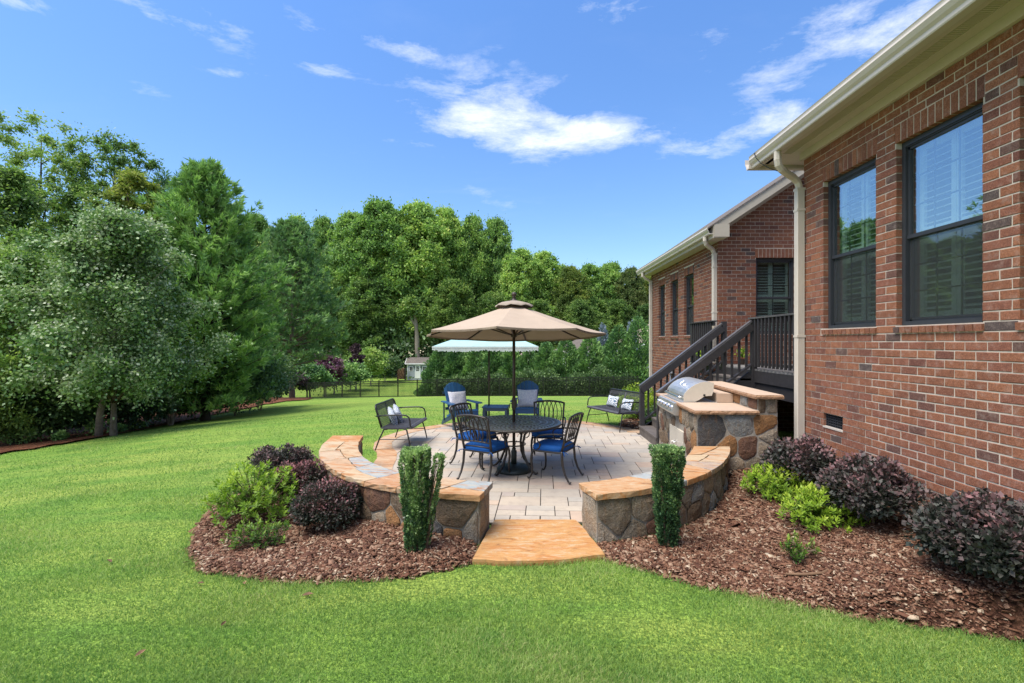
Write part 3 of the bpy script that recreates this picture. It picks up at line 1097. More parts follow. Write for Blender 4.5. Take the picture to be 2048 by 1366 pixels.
zl = lambda X, Y: -0.03 + (bed_l_z(X, Y) + 0.035) * edge_drop(BL + [(-0.42, 4.7)], X, Y, 0.1)
zr = lambda X, Y: np.where(Y < 4.6, -0.03 + (bed_r_z(X, Y) + 0.04) * edge_drop(BED_R[:6] + [(3.9, 9), (0.7, 9)], X, Y, 0.12), bed_r_z(X, Y))
tag(chips('bark_chips', BLw, zl, 24000, 0.024, -3.8, -0.3, 3.8, 7.2, 1), 'loose brown bark chips over the left planting bed')
tag(chips('bark_chips', BRw, zr, 40000, 0.024, 0.6, 4.3, 3.0, 8.6, 2), 'loose brown bark chips over the planting bed beside the brick house')
tag(chips('bark_chips', BSw, lambda X, Y: gz(X, Y) + 0.035, 2500, 0.035, 1.9, 4.3, 10.1, 17.6, 3), 'bark chips round the shrubs behind the stair')

# ---- grass blades
SLAB = [(-0.44, 4.27), (-0.1, 4.235), (0.3, 4.26), (0.73, 4.37), (0.68, 4.66), (0.62, 5.0), (0.56, 5.21), (-0.30, 5.21), (-0.36, 4.9), (-0.39, 4.65)]


def grass():
    g = np.random.default_rng(5)
    n = 640000
    Y = 1 / g.uniform(1 / 16.0, 1 / 2.55, n)
    X = (g.uniform(-0.10, 2148, n) - 1046) / FPX * Y
    X = (g.uniform(-80, 2148, n) - 1046) / FPX * Y
    bad = inpoly(BLw, X, Y) | inpoly(BRw, X, Y) | inpoly(BSw, X, Y) | inpoly(PATIO, X, Y) | inpoly(SLAB, X, Y) | inpoly(STRAW, X, Y)
    bad |= inpoly(LEFT_OUT + LEFT_IN[::-1], X, Y) | (X > 3.8) | ((X > 2.4) & (Y > 6) & (Y < 10.6))
    pat = np.sin(X * 3.1 + np.sin(Y * 2.3) * 2) + np.sin(Y * 4.3 + X * 1.7 + 1.3)
    dens = 0.72 + 0.16 * pat
    bad |= g.random(n) > dens
    X, Y, pat = X[~bad], Y[~bad], pat[~bad]
    n = len(X)
    Z = gz(X, Y)
    h = g.uniform(0.014, 0.036, n) * (1 + 0.12 * pat) * np.clip(1.1 - Y * 0.01, 0.6, 1)
    # longer, shaggier blades along the bed and slab edges
    ed = np.minimum(edge_drop(BED_L, X, Y, 0.12), np.minimum(edge_drop(BED_R, X, Y, 0.12), edge_drop(SLAB, X, Y, 0.1)))
    h *= 1 + 0.7 * (1 - ed)
    w = np.maximum(0.0028, Y * 0.00085) * g.uniform(0.7, 1.3, n)
    th = g.uniform(0, 2 * np.pi, n)
    ln = h * g.uniform(0.3, 1.3, n)
    lt = g.uniform(0, 2 * np.pi, n)
    P = np.stack([X, Y, Z - 0.004], 1)
    sd = np.stack([np.cos(th), np.sin(th), np.zeros(n)], 1) * w[:, None] / 2
    le = np.stack([np.cos(lt), np.sin(lt), np.zeros(n)], 1) * ln[:, None]
    mid = P + le * 0.35 + np.array([0, 0, 1]) * (h * 0.62)[:, None]
    tip = P + le + np.array([0, 0, 1]) * h[:, None]
    V = np.stack([P - sd, P + sd, mid + sd * .8, tip, mid - sd * .8], 1).reshape(-1, 3)
    F4 = np.arange(n)[:, None] * 5 + np.array([0, 1, 2, 4])
    F3 = np.arange(n)[:, None] * 5 + np.array([4, 2, 3])
    me = bpy.data.meshes.new('grass')
    me.vertices.add(len(V))
    me.vertices.foreach_set('co', V.astype(np.float32).ravel())
    li = np.concatenate([F4.ravel(), F3.ravel()]).astype(np.int32)
    me.loops.add(len(li))
    me.loops.foreach_set('vertex_index', li)
    me.polygons.add(2 * n)
    ls = np.concatenate([np.arange(n) * 4, 4 * n + np.arange(n) * 3]).astype(np.int32)
    me.polygons.foreach_set('loop_start', ls)
    me.update(calc_edges=True)
    a = me.attributes.new('rnd', 'FLOAT', 'FACE')
    rr = np.clip(g.random(n) * 0.8 + 0.1 * pat, 0, 1)
    a.data.foreach_set('value', np.concatenate([rr, rr]).astype(np.float32))
    me.materials.append(MT['blade'])
    o = bpy.data.objects.new('grass', me)
    link(o)
    tag(o, 'short green bermuda grass of the lawn', 'grass', kind='stuff')


grass()


# ------------------------------------------------------------------ stone pieces
def voronoi(pts, w, h, sy=1.0):
    cells = []
    for i, (x, y) in enumerate(pts):
        poly = [(0, 0), (w, 0), (w, h), (0, h)]
        for j, (x2, y2) in enumerate(pts):
            if i == j or abs(x2 - x) > 1.6:
                continue
            mx, my = (x + x2) / 2, (y + y2) / 2
            dx, dy = x2 - x, (y2 - y) * sy
            new = []
            sd = [(p[0] - mx) * dx + (p[1] - my) * dy for p in poly]
            for k in range(len(poly)):
                P, Q, a, b = poly[k], poly[(k + 1) % len(poly)], sd[k], sd[(k + 1) % len(poly)]
                if a <= 0:
                    new.append(P)
                if (a <= 0) != (b <= 0):
                    t = a / (a - b)
                    new.append((P[0] + (Q[0] - P[0]) * t, P[1] + (Q[1] - P[1]) * t))
            poly = new
            if not poly:
                break
        if len(poly) > 2:
            cells.append(poly)
    return cells


def spread(w, h, s, sh, rnd, jit=0.34):
    """jittered rows of seeds, stone-like sizes"""
    pts = []
    ny = max(1, round(h / sh))
    for j in range(ny):
        nx = max(1, round(w / (s * rnd.uniform(.8, 1.25))))
        for i in range(nx):
            pts.append(((i + 0.5 + rnd.uniform(-jit, jit) + (0.25 if j % 2 else -0.25) * (nx > 1)) * w / nx, (j + 0.5 + rnd.uniform(-jit, jit)) * h / ny))
    return pts


def rough(poly, amp, step, rnd):
    out = []
    n = len(poly)
    for i in range(n):
        a, b = poly[i], poly[(i + 1) % n]
        l = math.hypot(b[0] - a[0], b[1] - a[1])
        k = max(1, int(l / step))
        for j in range(k):
            t = j / k
            q = (a[0] + (b[0] - a[0]) * t, a[1] + (b[1] - a[1]) * t)
            if j:
                q = (q[0] + rnd.uniform(-amp, amp), q[1] + rnd.uniform(-amp, amp))
            out.append(q)
    return out


def chamfer(poly, f):
    out = []
    n = len(poly)
    for i in range(n):
        p, c, q = poly[i - 1], poly[i], poly[(i + 1) % n]
        out.append((c[0] + (p[0] - c[0]) * f, c[1] + (p[1] - c[1]) * f))
        out.append((c[0] + (q[0] - c[0]) * f, c[1] + (q[1] - c[1]) * f))
    return out


def stone_on(poly, mapf, parent, name, mat, rnd, proud=0.012, back=0.03, bulge=0.010, soften=0.12, amp=0.006, step=0.055):
    """a field stone: outline in wall coordinates (s, z), pushed out of the wall plane"""
    p = chamfer(poly, soften) if soften else poly
    p = rough(p, amp, step, rnd)
    n = len(p)
    if n < 3:
        return None
    cx, cy = sum(q[0] for q in p) / n, sum(q[1] for q in p) / n
    vs, fs = [], []
    tx, tz = rnd.uniform(-.05, .05), rnd.uniform(-.05, .05)
    rings = [(1.0, -back), (1.0, proud * 0.55), (0.90, proud), (0.45, proud + bulge)]
    for f, d in rings:
        for q in p:
            dd = d + (tx * (q[0] - cx) + tz * (q[1] - cy) if d > 0 else 0) + (rnd.uniform(-.003, .003) if f < 1 else 0)
            vs.append(mapf(cx + (q[0] - cx) * f, cy + (q[1] - cy) * f, dd))
    for k in range(len(rings) - 1):
        for i in range(n):
            j = (i + 1) % n
            fs.append((k * n + i, k * n + j, (k + 1) * n + j, (k + 1) * n + i))
    fs.append(tuple((len(rings) - 1) * n + i for i in range(n)))
    m = MB()
    m.add(vs, fs)
    return m.build(name, mat, parent, world=True)


def curve_map(P):
    """arc-length map along a polyline, outward = right-hand side"""
    A = [Vector((p[0], p[1], 0)) for p in P]
    cum = [0]
    for i in range(len(A) - 1):
        cum.append(cum[-1] + (A[i + 1] - A[i]).length)
    nrm = []
    for i in range(len(A)):
        d = (A[min(i + 1, len(A) - 1)] - A[max(i - 1, 0)]).normalized()
        nrm.append(Vector((d.y, -d.x, 0)))

    def f(s, z, d):
        s = min(max(s, 0), cum[-1])
        for i in range(len(A) - 1):
            if s <= cum[i + 1] or i == len(A) - 2:
                t = (s - cum[i]) / (cum[i + 1] - cum[i])
                q = A[i].lerp(A[i + 1], t) + nrm[i].lerp(nrm[i + 1], t).normalized() * d
                return (q.x, q.y, z)
    return f, cum[-1]


def resample(P, n):
    f, L = curve_map(P)
    return [f(L * i / (n - 1), 0, 0)[:2] for i in range(n)]


def offset(P, d):
    f, L = curve_map(P)
    return [f(L * i / (len(P) - 1), 0, d)[:2] for i in range(len(P))]


# ------------------------------------------------------------------ patio
ANG = R(-2.5)
CA, SA = math.cos(ANG), math.sin(ANG)


def rotp(x, y):
    return (x * CA - y * SA, x * SA + y * CA)


patio = MB().prism(wob(PATIO, 0.0, 1), -0.12, -0.010).build('patio', MT['joint'], kind='structure')
inner = offset(BORDER_OUT, 0.0)
bor_in = offset(BORDER_OUT, -0.30) if False else None


def build_border():
    f, L = curve_map(BORDER_OUT)
    rnd = random.Random(21)
    s = 0.0
    # outward side: order is counter-clockwise seen from above, so outward = right-hand side (positive d)
    while s < L - 0.1:
        l = rnd.uniform(0.42, 0.85)
        e = min(s + l, L)
        if L - e < 0.3:
            e = L
        sk0, sk1 = rnd.uniform(-.06, .06), rnd.uniform(-.06, .06)
        w = 0.30
        poly = []
        k = 5
        for i in range(k + 1):
            t = i / k
            poly.append(f(s + (e - s) * t + 0.008 * (1 - 2 * t), 0, 0.02 + rnd.uniform(-.012, .012))[:2])
        for i in range(k, -1, -1):
            t = i / k
            poly.append(f(s + (e - s) * t + 0.008 * (1 - 2 * t) + (sk0 * (1 - t) + sk1 * t) * 0, 0, -w + rnd.uniform(-.003, .003))[:2])
        top = 0.006
        MB().prism(poly if area(poly) > 0 else poly[::-1], -0.09, top).build('border_stone', MT['border'], patio)
        s = e


build_border()


def build_pavers():
    rnd = random.Random(5)
    U = 0.165
    nx, ny = 44, 52
    occ = [[False] * nx for _ in range(ny)]
    ox, oy = -3.3, 4.9
    pieces = []
    outer = PATIO
    opts = [(2, 2), (3, 2), (2, 1), (3, 1), (2, 2), (3, 2), (2, 1), (1, 1)]
    for j in range(ny):
        for i in range(nx):
            if occ[j][i]:
                continue
            cand = opts[:]
            rnd.shuffle(cand)
            for w, h in cand + [(1, 1)]:
                if i + w > nx or j + h > ny or any(occ[j + b][i + a] for a in range(w) for b in range(h)):
                    continue
                break
            for a in range(w):
                for b in range(h):
                    occ[j + b][i + a] = True
            x0, y0 = i * U, j * U
            g_ = 0.0045
            rect = [(x0 + g_, y0 + g_), (x0 + w * U - g_, y0 + g_), (x0 + w * U - g_, y0 + h * U - g_), (x0 + g_, y0 + h * U - g_)]
            rect = [rotp(*q) for q in rect]
            rect = [(q[0] + ox, q[1] + oy) for q in rect]
            ins = inpoly(outer, [q[0] for q in rect], [q[1] for q in rect])
            if not ins.any():
                c = (sum(q[0] for q in rect) / 4, sum(q[1] for q in rect) / 4)
                continue
            if ins.all():
                p = rect
            else:
                p = clip_poly(outer, rect)
                p = inset(p, 0.002) if area(p) > 0.004 else []
                if len(p) < 3 or abs(area(p)) < 0.003:
                    continue
            # a paver lying wholly under the border is not laid
            c = (sum(q[0] for q in p) / len(p), sum(q[1] for q in p) / len(p))
            pieces.append((c[1], p, len(p) == 4))
    pieces.sort(key=lambda t: t[0])
    stuff = MB()
    for k, (yy, p, full) in enumerate(pieces):
        z = rnd.uniform(-0.002, 0.0012)
        if k < 296:
            m = MB()
            n = len(p)
            cx, cy = sum(q[0] for q in p) / n, sum(q[1] for q in p) / n
            b = [(q[0] + (cx - q[0]) * 0.012, q[1] + (cy - q[1]) * 0.02) for q in p]
            vs = [(q[0], q[1], -0.05) for q in p] + [(q[0], q[1], z - 0.003) for q in p] + [(q[0], q[1], z) for q in b]
            fs = [(i, (i + 1) % n, n + (i + 1) % n, n + i) for i in range(n)] + [(n + i, n + (i + 1) % n, 2 * n + (i + 1) % n, 2 * n + i) for i in range(n)] + [tuple(range(2 * n, 3 * n))]
            m.add(vs, fs)
            m.build('paver', MT['paver'], patio)
        else:
            stuff.prism(p, -0.05, z, rnd.random())
    if stuff.v:
        stuff.build('far_pavers', MT['paver'], patio, kind='stuff')
    print('pavers', len(pieces))


build_pavers()


# entry slab
def entry():
    t = thing('stepping_slab', 'large rust orange flagstone slab bridging lawn and patio between the wall ends', 'stone slab', (0.15, 4.75, 0))
    rnd = random.Random(2)
    p = rough(SLAB, 0.008, 0.09, rnd)
    n = len(p)
    cx, cy = .13, 4.75
    m = MB()
    rings = [(1.0, -0.05), (1.004, 0.0), (1.0, 0.022), (0.985, 0.030), (0.7, 0.034), (0.35, 0.036)]
    vs = []
    for f, z in rings:
        for q in p:
            vs.append((cx + (q[0] - cx) * f, cy + (q[1] - cy) * f, z + (rnd.uniform(-.0015, .0015) if f > .9 else 0)))
    fs = [(k * n + i, k * n + (i + 1) % n, (k + 1) * n + (i + 1) % n, (k + 1) * n + i) for k in range(len(rings) - 1) for i in range(n)]
    fs.append(tuple((len(rings) - 1) * n + i for i in range(n)))
    m.add(vs, fs)
    m.build('slab', MT['slab'], t, world=True)


entry()


# ------------------------------------------------------------------ seat walls
def seat_wall(name, label, outer, inner_, top, seed, lens, bottoms, s_end_face=True, rise=0.0):
    rnd = random.Random(seed)
    oc = (sum(p[0] for p in outer) / len(outer), sum(p[1] for p in outer) / len(outer), 0)
    t = thing(name, label, 'seat wall', oc)
    N = 34
    O = resample(outer, N)
    I = resample(inner_, N)
    f0, L0 = curve_map(outer)
    flip = 1.0
    # direction check: outward must point away from the inner line
    q = f0(L0 / 2, 0, 0.1)
    mid_in = I[N // 2]
    mid_out = O[N // 2]
    if (q[0] - mid_in[0]) ** 2 + (q[1] - mid_in[1]) ** 2 < (mid_out[0] - mid_in[0]) ** 2 + (mid_out[1] - mid_in[1]) ** 2:
        flip = -1.0
    ob, ib = 0.035, 0.03  # cap overhang
    hz = top - 0.055

    def lerp(a, b, k):
        return (a[0] + (b[0] - a[0]) * k, a[1] + (b[1] - a[1]) * k)

    def body(side, s):  # face of wall body
        i = s * (N - 1)
        k = min(int(i), N - 2)
        fr = i - k
        o = lerp(O[k], O[k + 1], fr)
        n_ = lerp(I[k], I[k + 1], fr)
        w = math.hypot(o[0] - n_[0], o[1] - n_[1])
        return lerp(o, n_, ob / w) if side == 'o' else lerp(n_, o, ib / w)
    # mortar core
    m = MB()
    vs = []
    K = 40
    e0 = 0.035 / L0
    ss = [e0 + (1 - 2 * e0) * i / (K - 1) for i in range(K)]
    for s in ss:
        a, b = body('o', s), body('i', s)
        a2, b2 = lerp(a, b, 0.02), lerp(b, a, 0.02)
        vs += [(a2[0], a2[1], -0.15), (b2[0], b2[1], -0.15), (b2[0], b2[1], hz + rise * s), (a2[0], a2[1], hz + rise * s)]
    fs = []
    for i in range(K - 1):
        for j in range(4):
            fs.append((i * 4 + j, i * 4 + (j + 1) % 4, (i + 1) * 4 + (j + 1) % 4, (i + 1) * 4 + j))
    fs += [(3, 2, 1, 0), tuple((K - 1) * 4 + j for j in range(4))]
    m.add(vs, fs)
    m.build('mortar_core', MT['smortar'], t, world=True)
    # stones on both faces and ends
    zb = -0.06
    H = hz - zb

    def face_map(side):
        P = [body(side, s) for s in ss]
        f, L = curve_map(P)
        qa = f(L / 2, 0, 0.1)
        oth = body('i' if side == 'o' else 'o', 0.5)
        b = body(side, 0.5)
        sg = 1 if math.hypot(qa[0] - oth[0], qa[1] - oth[1]) > math.hypot(b[0] - oth[0], b[1] - oth[1]) else -1

        def g_(s, z, d):
            r_ = f(s, z, d * sg)
            return (r_[0], r_[1], zb + z * (1 + rise * (s / L) / H))
        return g_, L, sg
    for side in ('o', 'i'):
        mp, L, sg = face_map(side)
        pts = spread(L, H, 0.27, 0.225, rnd)
        for c in voronoi(pts, L, H, 1.0):
            c = inset(c if area(c) > 0 else c[::-1], 0.009)
            if len(c) < 3 or abs(area(c)) < 0.003:
                continue
            if sg < 0:
                mp2 = lambda s, z, d, mp=mp: mp(s, z, d)
            stone_on(c, mp, t, 'stone', MT['field'], rnd)
    for s in (0, 1):
        a, b = body('o', ss[0] if s == 0 else ss[-1]), body('i', ss[0] if s == 0 else ss[-1])
        W = math.hypot(a[0] - b[0], a[1] - b[1])
        dx, dy = (b[0] - a[0]) / W, (b[1] - a[1]) / W
        a1 = body('o', 0.5)
        nx, ny = dy, -dx
        ref = body('o', 0.06 if s == 0 else 0.94)
        if (ref[0] - a[0]) * nx + (ref[1] - a[1]) * ny > 0:
            nx, ny = -nx, -ny
        mp = lambda s_, z, d: (a[0] + dx * s_ + nx * d, a[1] + dy * s_ + ny * d, zb + z)
        if s == 0:
            cells = [[(0.0, 0), (W * .86, 0), (W * .97, H * .5), (W * .74, H), (0.02, H)], [(W * .88, 0), (W, 0), (W, H), (W * .76, H), (W * .985, H * .5)]]
        else:
            cells = voronoi([(W * .3, H * .3), (W * .7, H * .75), (W * .75, H * .2)], W, H)
        for c in cells:
            c = inset(c if area(c) > 0 else c[::-1], 0.007)
            if len(c) > 2:
                stone_on(c, mp, t, 'stone', MT['field'], rnd, soften=0.05)
    # cap flagstones: strips across the wall, some split by a slanting joint
    cuts = [0.0]
    while cuts[-1] < 1 - 0.001:
        nxt = cuts[-1] + rnd.choice(lens) / L0
        if nxt > 1 - 0.17 / L0:
            nxt = 1.0
        cuts.append(nxt)
    skew = [0] + [rnd.uniform(-.12, .12) / L0 for _ in cuts[1:-1]] + [0]

    def cp(s, w):  # point on the cap, w=0 outer edge .. 1 inner edge
        s = min(max(s, 0), 1)
        i = s * (N - 1)
        k = min(int(i), N - 2)
        fr = i - k
        o, n_ = lerp(O[k], O[k + 1], fr), lerp(I[k], I[k + 1], fr)
        return lerp(o, n_, w)

    def slab(poly_sw):
        pts = []
        n = len(poly_sw)
        for i in range(n):
            a, b = poly_sw[i], poly_sw[(i + 1) % n]
            l = math.hypot((b[0] - a[0]) * L0, (b[1] - a[1]) * 0.45)
            k = max(1, int(l / 0.07))
            for j in range(k):
                tt = j / k
                s, w = a[0] + (b[0] - a[0]) * tt, a[1] + (b[1] - a[1]) * tt
                q = cp(s, w)
                pts.append((q[0] + rnd.uniform(-.004, .004), q[1] + rnd.uniform(-.004, .004), s))
        n = len(pts)
        if sum(pts[i][0] * pts[(i + 1) % n][1] - pts[(i + 1) % n][0] * pts[i][1] for i in range(n)) < 0:
            pts = pts[::-1]
        cx, cy = sum(p[0] for p in pts) / n, sum(p[1] for p in pts) / n
        dz = rnd.uniform(-.002, .003)
        vs = []
        for f, z in ((0.995, top - 0.056), (1.0, top - 0.03), (0.996, top - 0.006), (0.985, top)):
            for p in pts:
                jit = rnd.uniform(-.004, .004) if z < top - .002 else 0
                vs.append((cx + (p[0] - cx) * f + jit, cy + (p[1] - cy) * f + jit, z + dz + rise * p[2]))
        fs = [tuple(range(n - 1, -1, -1))] + [(k * n + i, k * n + (i + 1) % n, (k + 1) * n + (i + 1) % n, (k + 1) * n + i) for k in range(3) for i in range(n)]
        fs.append(tuple(3 * n + i for i in range(n)))
        MB().add(vs, fs).build('cap_stone', MT['flag'], t, world=True)
    gp = 0.005 / L0
    for i in range(len(cuts) - 1):
        a, b = cuts[i] + gp, cuts[i + 1] - gp
        k0, k1 = skew[i], skew[i + 1]
        A, B, C, D = (a - k0, 0), (b - k1, 0), (b + k1, 1), (a + k0, 1)
        if (b - a) * L0 > 0.36 and rnd.random() < 0.6:
            w0, w1 = rnd.uniform(.3, .7), rnd.uniform(.3, .7)
            P, Q = (a, w0), (b, w1)
            slab([A, B, (b, w1 - .012), (a, w0 - .012)])
            slab([(a, w0 + .012), (b, w1 + .012), C, D])
        else:
            slab([A, B, C, D])
    return t


seat_wall('seat_wall', 'curved fieldstone seat wall with flagstone cap on the left side of the patio', LEFT_OUT, LEFT_IN, 0.46, 31, [.32, .5, .42, .6], None)
seat_wall('seat_wall', 'curved fieldstone seat wall with orange flagstone cap running right to the grill island', RIGHT_OUT, RIGHT_IN, 0.46, 58, [.85, .42, .28, .34], None, rise=0.045)


# ------------------------------------------------------------------ grill island
def island():
    loc = (2.31, 6.60, 0)
    t = thing('grill_island', 'fieldstone outdoor kitchen island with tan stone counter and raised bar', 'outdoor kitchen', loc, ANG)
    rnd = random.Random(9)
    zc, zb = 0.99, 1.205
    m = MB()
    m.box(0.05, 0.86, 0.06, 2.22, -0.1, zc - 0.05)
    m.box(0.86, 1.12, 0.06, 2.22, -0.1, zb - 0.055)
    m.build('mortar_core', MT['smortar'], t)

    def addst(mp, W, H, sx, sy, pts=None, ex=None, **k):
        pts = pts or spread(W, H, sx, sy, rnd)
        for c in voronoi(pts, W, H):
            c = inset(c if area(c) > 0 else c[::-1], 0.009)
            if len(c) < 3 or abs(area(c)) < 0.0025:
                continue
            cx, cy = sum(q[0] for q in c) / len(c), sum(q[1] for q in c) / len(c)
            if ex and ex(cx, cy):
                continue
            o = stone_on(c, mp, None, 'stone', MT['field'], rnd, **k)
            o.parent = t
    # front face (towards the camera): big stones like the photograph's
    front = [(0.20, 0.72), (0.60, 0.86), (0.66, 0.52), (0.50, 0.30), (0.90, 0.90), (0.95, 0.50), (0.78, 0.28), (0.98, 0.22), (0.62, 0.10), (0.15, 0.25), (0.35, 0.08), (1.03, 0.66), (0.90, 0.04), (0.42, 0.52)]
    addst(lambda s, z, d: (0.05 + s, 0.06 - d, -0.06 + z), 1.07, zc + 0.01, 0, 0, front, soften=0.18)
    addst(lambda s, z, d: (0.86 + s, 0.06 - d, 0.95 + z), 0.26, zb - 1.005, 0, 0, [(0.05, .1), (0.17, .1)])
    # left face: rows of smaller upright stones, the grill controls and doors set among them
    addst(lambda s, z, d: (0.05 - d, 2.22 - s, -0.06 + z), 2.16, zc + 0.01, 0.2, 0.28, None,
          lambda s, z: (0.82 < s < 1.62 and 0.1 < z < 0.64) or (0.35 < s < 1.3 and z > 0.78))
    addst(lambda s, z, d: (0.86 - d, 2.22 - s, zc + z), 2.16, zb - 0.055 - zc, 0.24, 0.2)
    addst(lambda s, z, d: (1.12 + d, 0.06 + s, -0.06 + z), 2.16, zb, 0.3, 0.28)

    def cslab(x0, x1, y0, y1, z0, z1, name):
        rr = random.Random(4)
        p = rough([(x0, y0), (x1, y0), (x1, y1), (x0, y1)], 0.006, 0.05, rr)
        n = len(p)
        vs = []
        cx, cy = (x0 + x1) / 2, (y0 + y1) / 2
        o = MB()
        o.box(x0 + .006, x1 - .006, y0 + .006, y1 - .006, z1 - 0.012, z1)
        ob = o.build(name, MT['counter'], t)
        for z, k in ((z0, .0), ((z0 + z1) / 2, .004), (z1 - .004, -.004)):
            for q in p:
                vs.append((q[0] + (k + rr.uniform(-.003, .003)) * (1 if q[0] > cx else -1), q[1] + (k + rr.uniform(-.003, .003)) * (1 if q[1] > cy else -1), z))
        fs = [(k * n + i, k * n + (i + 1) % n, (k + 1) * n + (i + 1) % n, (k + 1) * n + i) for k in range(2) for i in range(n)]
        fs += [tuple(range(n - 1, -1, -1)), tuple(2 * n + i for i in range(n))]
        MB().add(vs, fs).build('rough_edge', MT['edge'], ob, smooth=False)
    cslab(0.0, 0.862, 0.0, 2.28, zc - 0.05, zc, 'counter_slab')
    cslab(0.80, 1.17, -0.02, 2.30, zb - 0.055, zb, 'bar_slab')
    # access doors
    for k in range(2):
        y0 = 0.62 + k * 0.385
        MB().box(0.018, 0.05, y0, y0 + 0.378, 0.06, 0.58).build('access_door', MT['hoodend'], t)
    d = MB()
    for y in (0.96, 1.045):
        d.tube([(0.018, y, .22), (-.028, y, .23), (-.030, y, .37), (.018, y, .38)], 0.008, 6)
    d.build('door_handle', MT['chrome'], t)
    return t


island()


def grill():
    t = thing('gas_grill', 'built-in stainless steel gas grill with arched hood set in the island counter', 'grill', (2.31, 6.60, 0), ANG)
    zc = 0.99
    y0, y1 = 0.90, 1.88
    prof = [(.105, zc + .10), (.125, zc + .14), (.165, zc + .19), (.22, zc + .235), (.28, zc + .272), (.35, zc + .30), (.42, zc + .315), (.49, zc + .315), (.56, zc + .30),
            (.555, zc + .19), (.53, zc + .105), (.42, zc + .095), (.34, zc + .04), (.28, zc + .012), (.105, zc + .005)]
    n = len(prof)

    def ex(pr, a, b, name, mat, par=t, smooth=False):
        k = len(pr)
        m = MB()
        vs = [(x, a, z) for x, z in pr] + [(x, b, z) for x, z in pr]
        m.add(vs, [tuple(range(k)), tuple(range(2 * k - 1, k - 1, -1))] + [(i, i + k, (i + 1) % k + k, (i + 1) % k) for i in range(k)])
        return m.build(name, mat, par, smooth=smooth)
    hood = ex(prof[:9] + [(.56, zc + .29), (.49, zc + .30), (.42, zc + .30), (.35, zc + .285), (.28, zc + .255), (.22, zc + .22), (.165, zc + .175), (.13, zc + .13), (.115, zc + .095)], y0, y1, 'hood', MT['steel'])
    ex(prof, y0 - 0.012, y0, 'hood_end', MT['hoodend'])
    ex(prof, y1, y1 + 0.012, 'hood_end', MT['hoodend'])
    MB().box(.40, .43, y0 - .017, y0 - .011, zc + .098, zc + .125).build('rotisserie_slot', MT['dark'], t)
    # hood front below the arch (dark firebox gap) and handle bar
    MB().box(.115, .13, y0, y1, zc, zc + .10).build('firebox', MT['steel'], t)
    h = MB()
    h.tube([(.12, y0 + .05, zc + .085), (.045, y0 + .06, zc + .075), (.04, y0 + .12, zc + .075), (.04, y1 - .12, zc + .075), (.045, y1 - .06, zc + .075), (.12, y1 - .05, zc + .085)], 0.013, 8)
    h.build('hood_handle', MT['chrome'], t, smooth=True)
    b = MB()
    b.tube([(.185, 1.40, zc + .235), (.20, 1.40, zc + .262), (.255, 1.40, zc + .296), (.262, 1.40, zc + .275)], 0.011, 6)
    b.build('badge', MT['chrome'], t)
    # tray and lip
    MB().box(.03, .60, y0 - .04, y1 + .04, zc - .002, zc + .006).build('trim_plate', MT['steel'], t)
    MB().box(.60, .842, y0 - .02, y1 + .02, zc + .006, zc + .14).build('heat_shield', MT['counter'], t)
    # sloping control panel on the left side
    pr = [(.03, zc), (-.035, zc - .015), (-.075, zc - .15), (-.03, zc - .20), (.05, zc - .20), (.05, zc)]
    k = len(pr)
    m = MB()
    vs = [(x, y0 - .02, z) for x, z in pr] + [(x, y1 + .02, z) for x, z in pr]
    m.add(vs, [tuple(range(k)), tuple(range(2 * k - 1, k - 1, -1))] + [(i, i + k, (i + 1) % k + k, (i + 1) % k) for i in range(k)])
    m.build('control_panel', MT['steel'], t)
    for i in range(5):
        y = y0 + 0.10 + i * 0.195
        c = Vector((-.06, y, zc - .085))
        nrm = Vector((-.955, 0, .29))
        kb = MB()
        kb.tube([c - nrm * .012, c + nrm * .012, c + nrm * .032], [.032, .030, .022], 12)
        kb.build('knob', MT['chrome'], t, smooth=False)


grill()


# ------------------------------------------------------------------ brick house
house = thing('brick_house', 'red brick single-storey house with tan eaves and dark framed windows along the right side', 'house', (3.78, 6.59, 0))
HC = 0.0813
_bm = {}


def brick_obj(par, P, u0, u1, z0, z1, mat, r):
    """one brick as its own object; alike bricks share mesh data"""
    key = (round(u1 - u0, 3), round(z1 - z0, 3), P.key, r % 3)
    if key not in _bm:
        w, h = key[0] / 2, key[1] / 2
        m = MB()
        b = 0.004
        j = lambda: random.uniform(-.0022, .0022)
        vs = []
        for d, k in ((-0.09, 0), (-b, 0), (0.0, b)):
            for a, c in ((-w + k, -h + k), (w - k, -h + k), (w - k, h - k), (-w + k, h - k)):
                q = P.vec(a + j(), d)
                vs.append((q[0], q[1], c + j()))
        fs = [(0, 1, 5, 4), (1, 2, 6, 5), (2, 3, 7, 6), (3, 0, 4, 7), (4, 5, 9, 8), (5, 6, 10, 9), (6, 7, 11, 10), (7, 4, 8, 11), (8, 9, 10, 11)]
        if P.flip:
            fs = [f[::-1] for f in fs]
        m.add(vs, fs)
        me = bpy.data.meshes.new('brick')
        me.from_pydata(m.v, [], m.f)
        me.materials.append(mat)
        _bm[key] = me
    o = bpy.data.objects.new('brick', _bm[key])
    link(o, par)
    q = P.pt((u0 + u1) / 2, random.uniform(-.0018, .0018))
    b = wl(par)
    o.location = (q[0] - b.x, q[1] - b.y, (z0 + z1) / 2 - b.z)
    return o


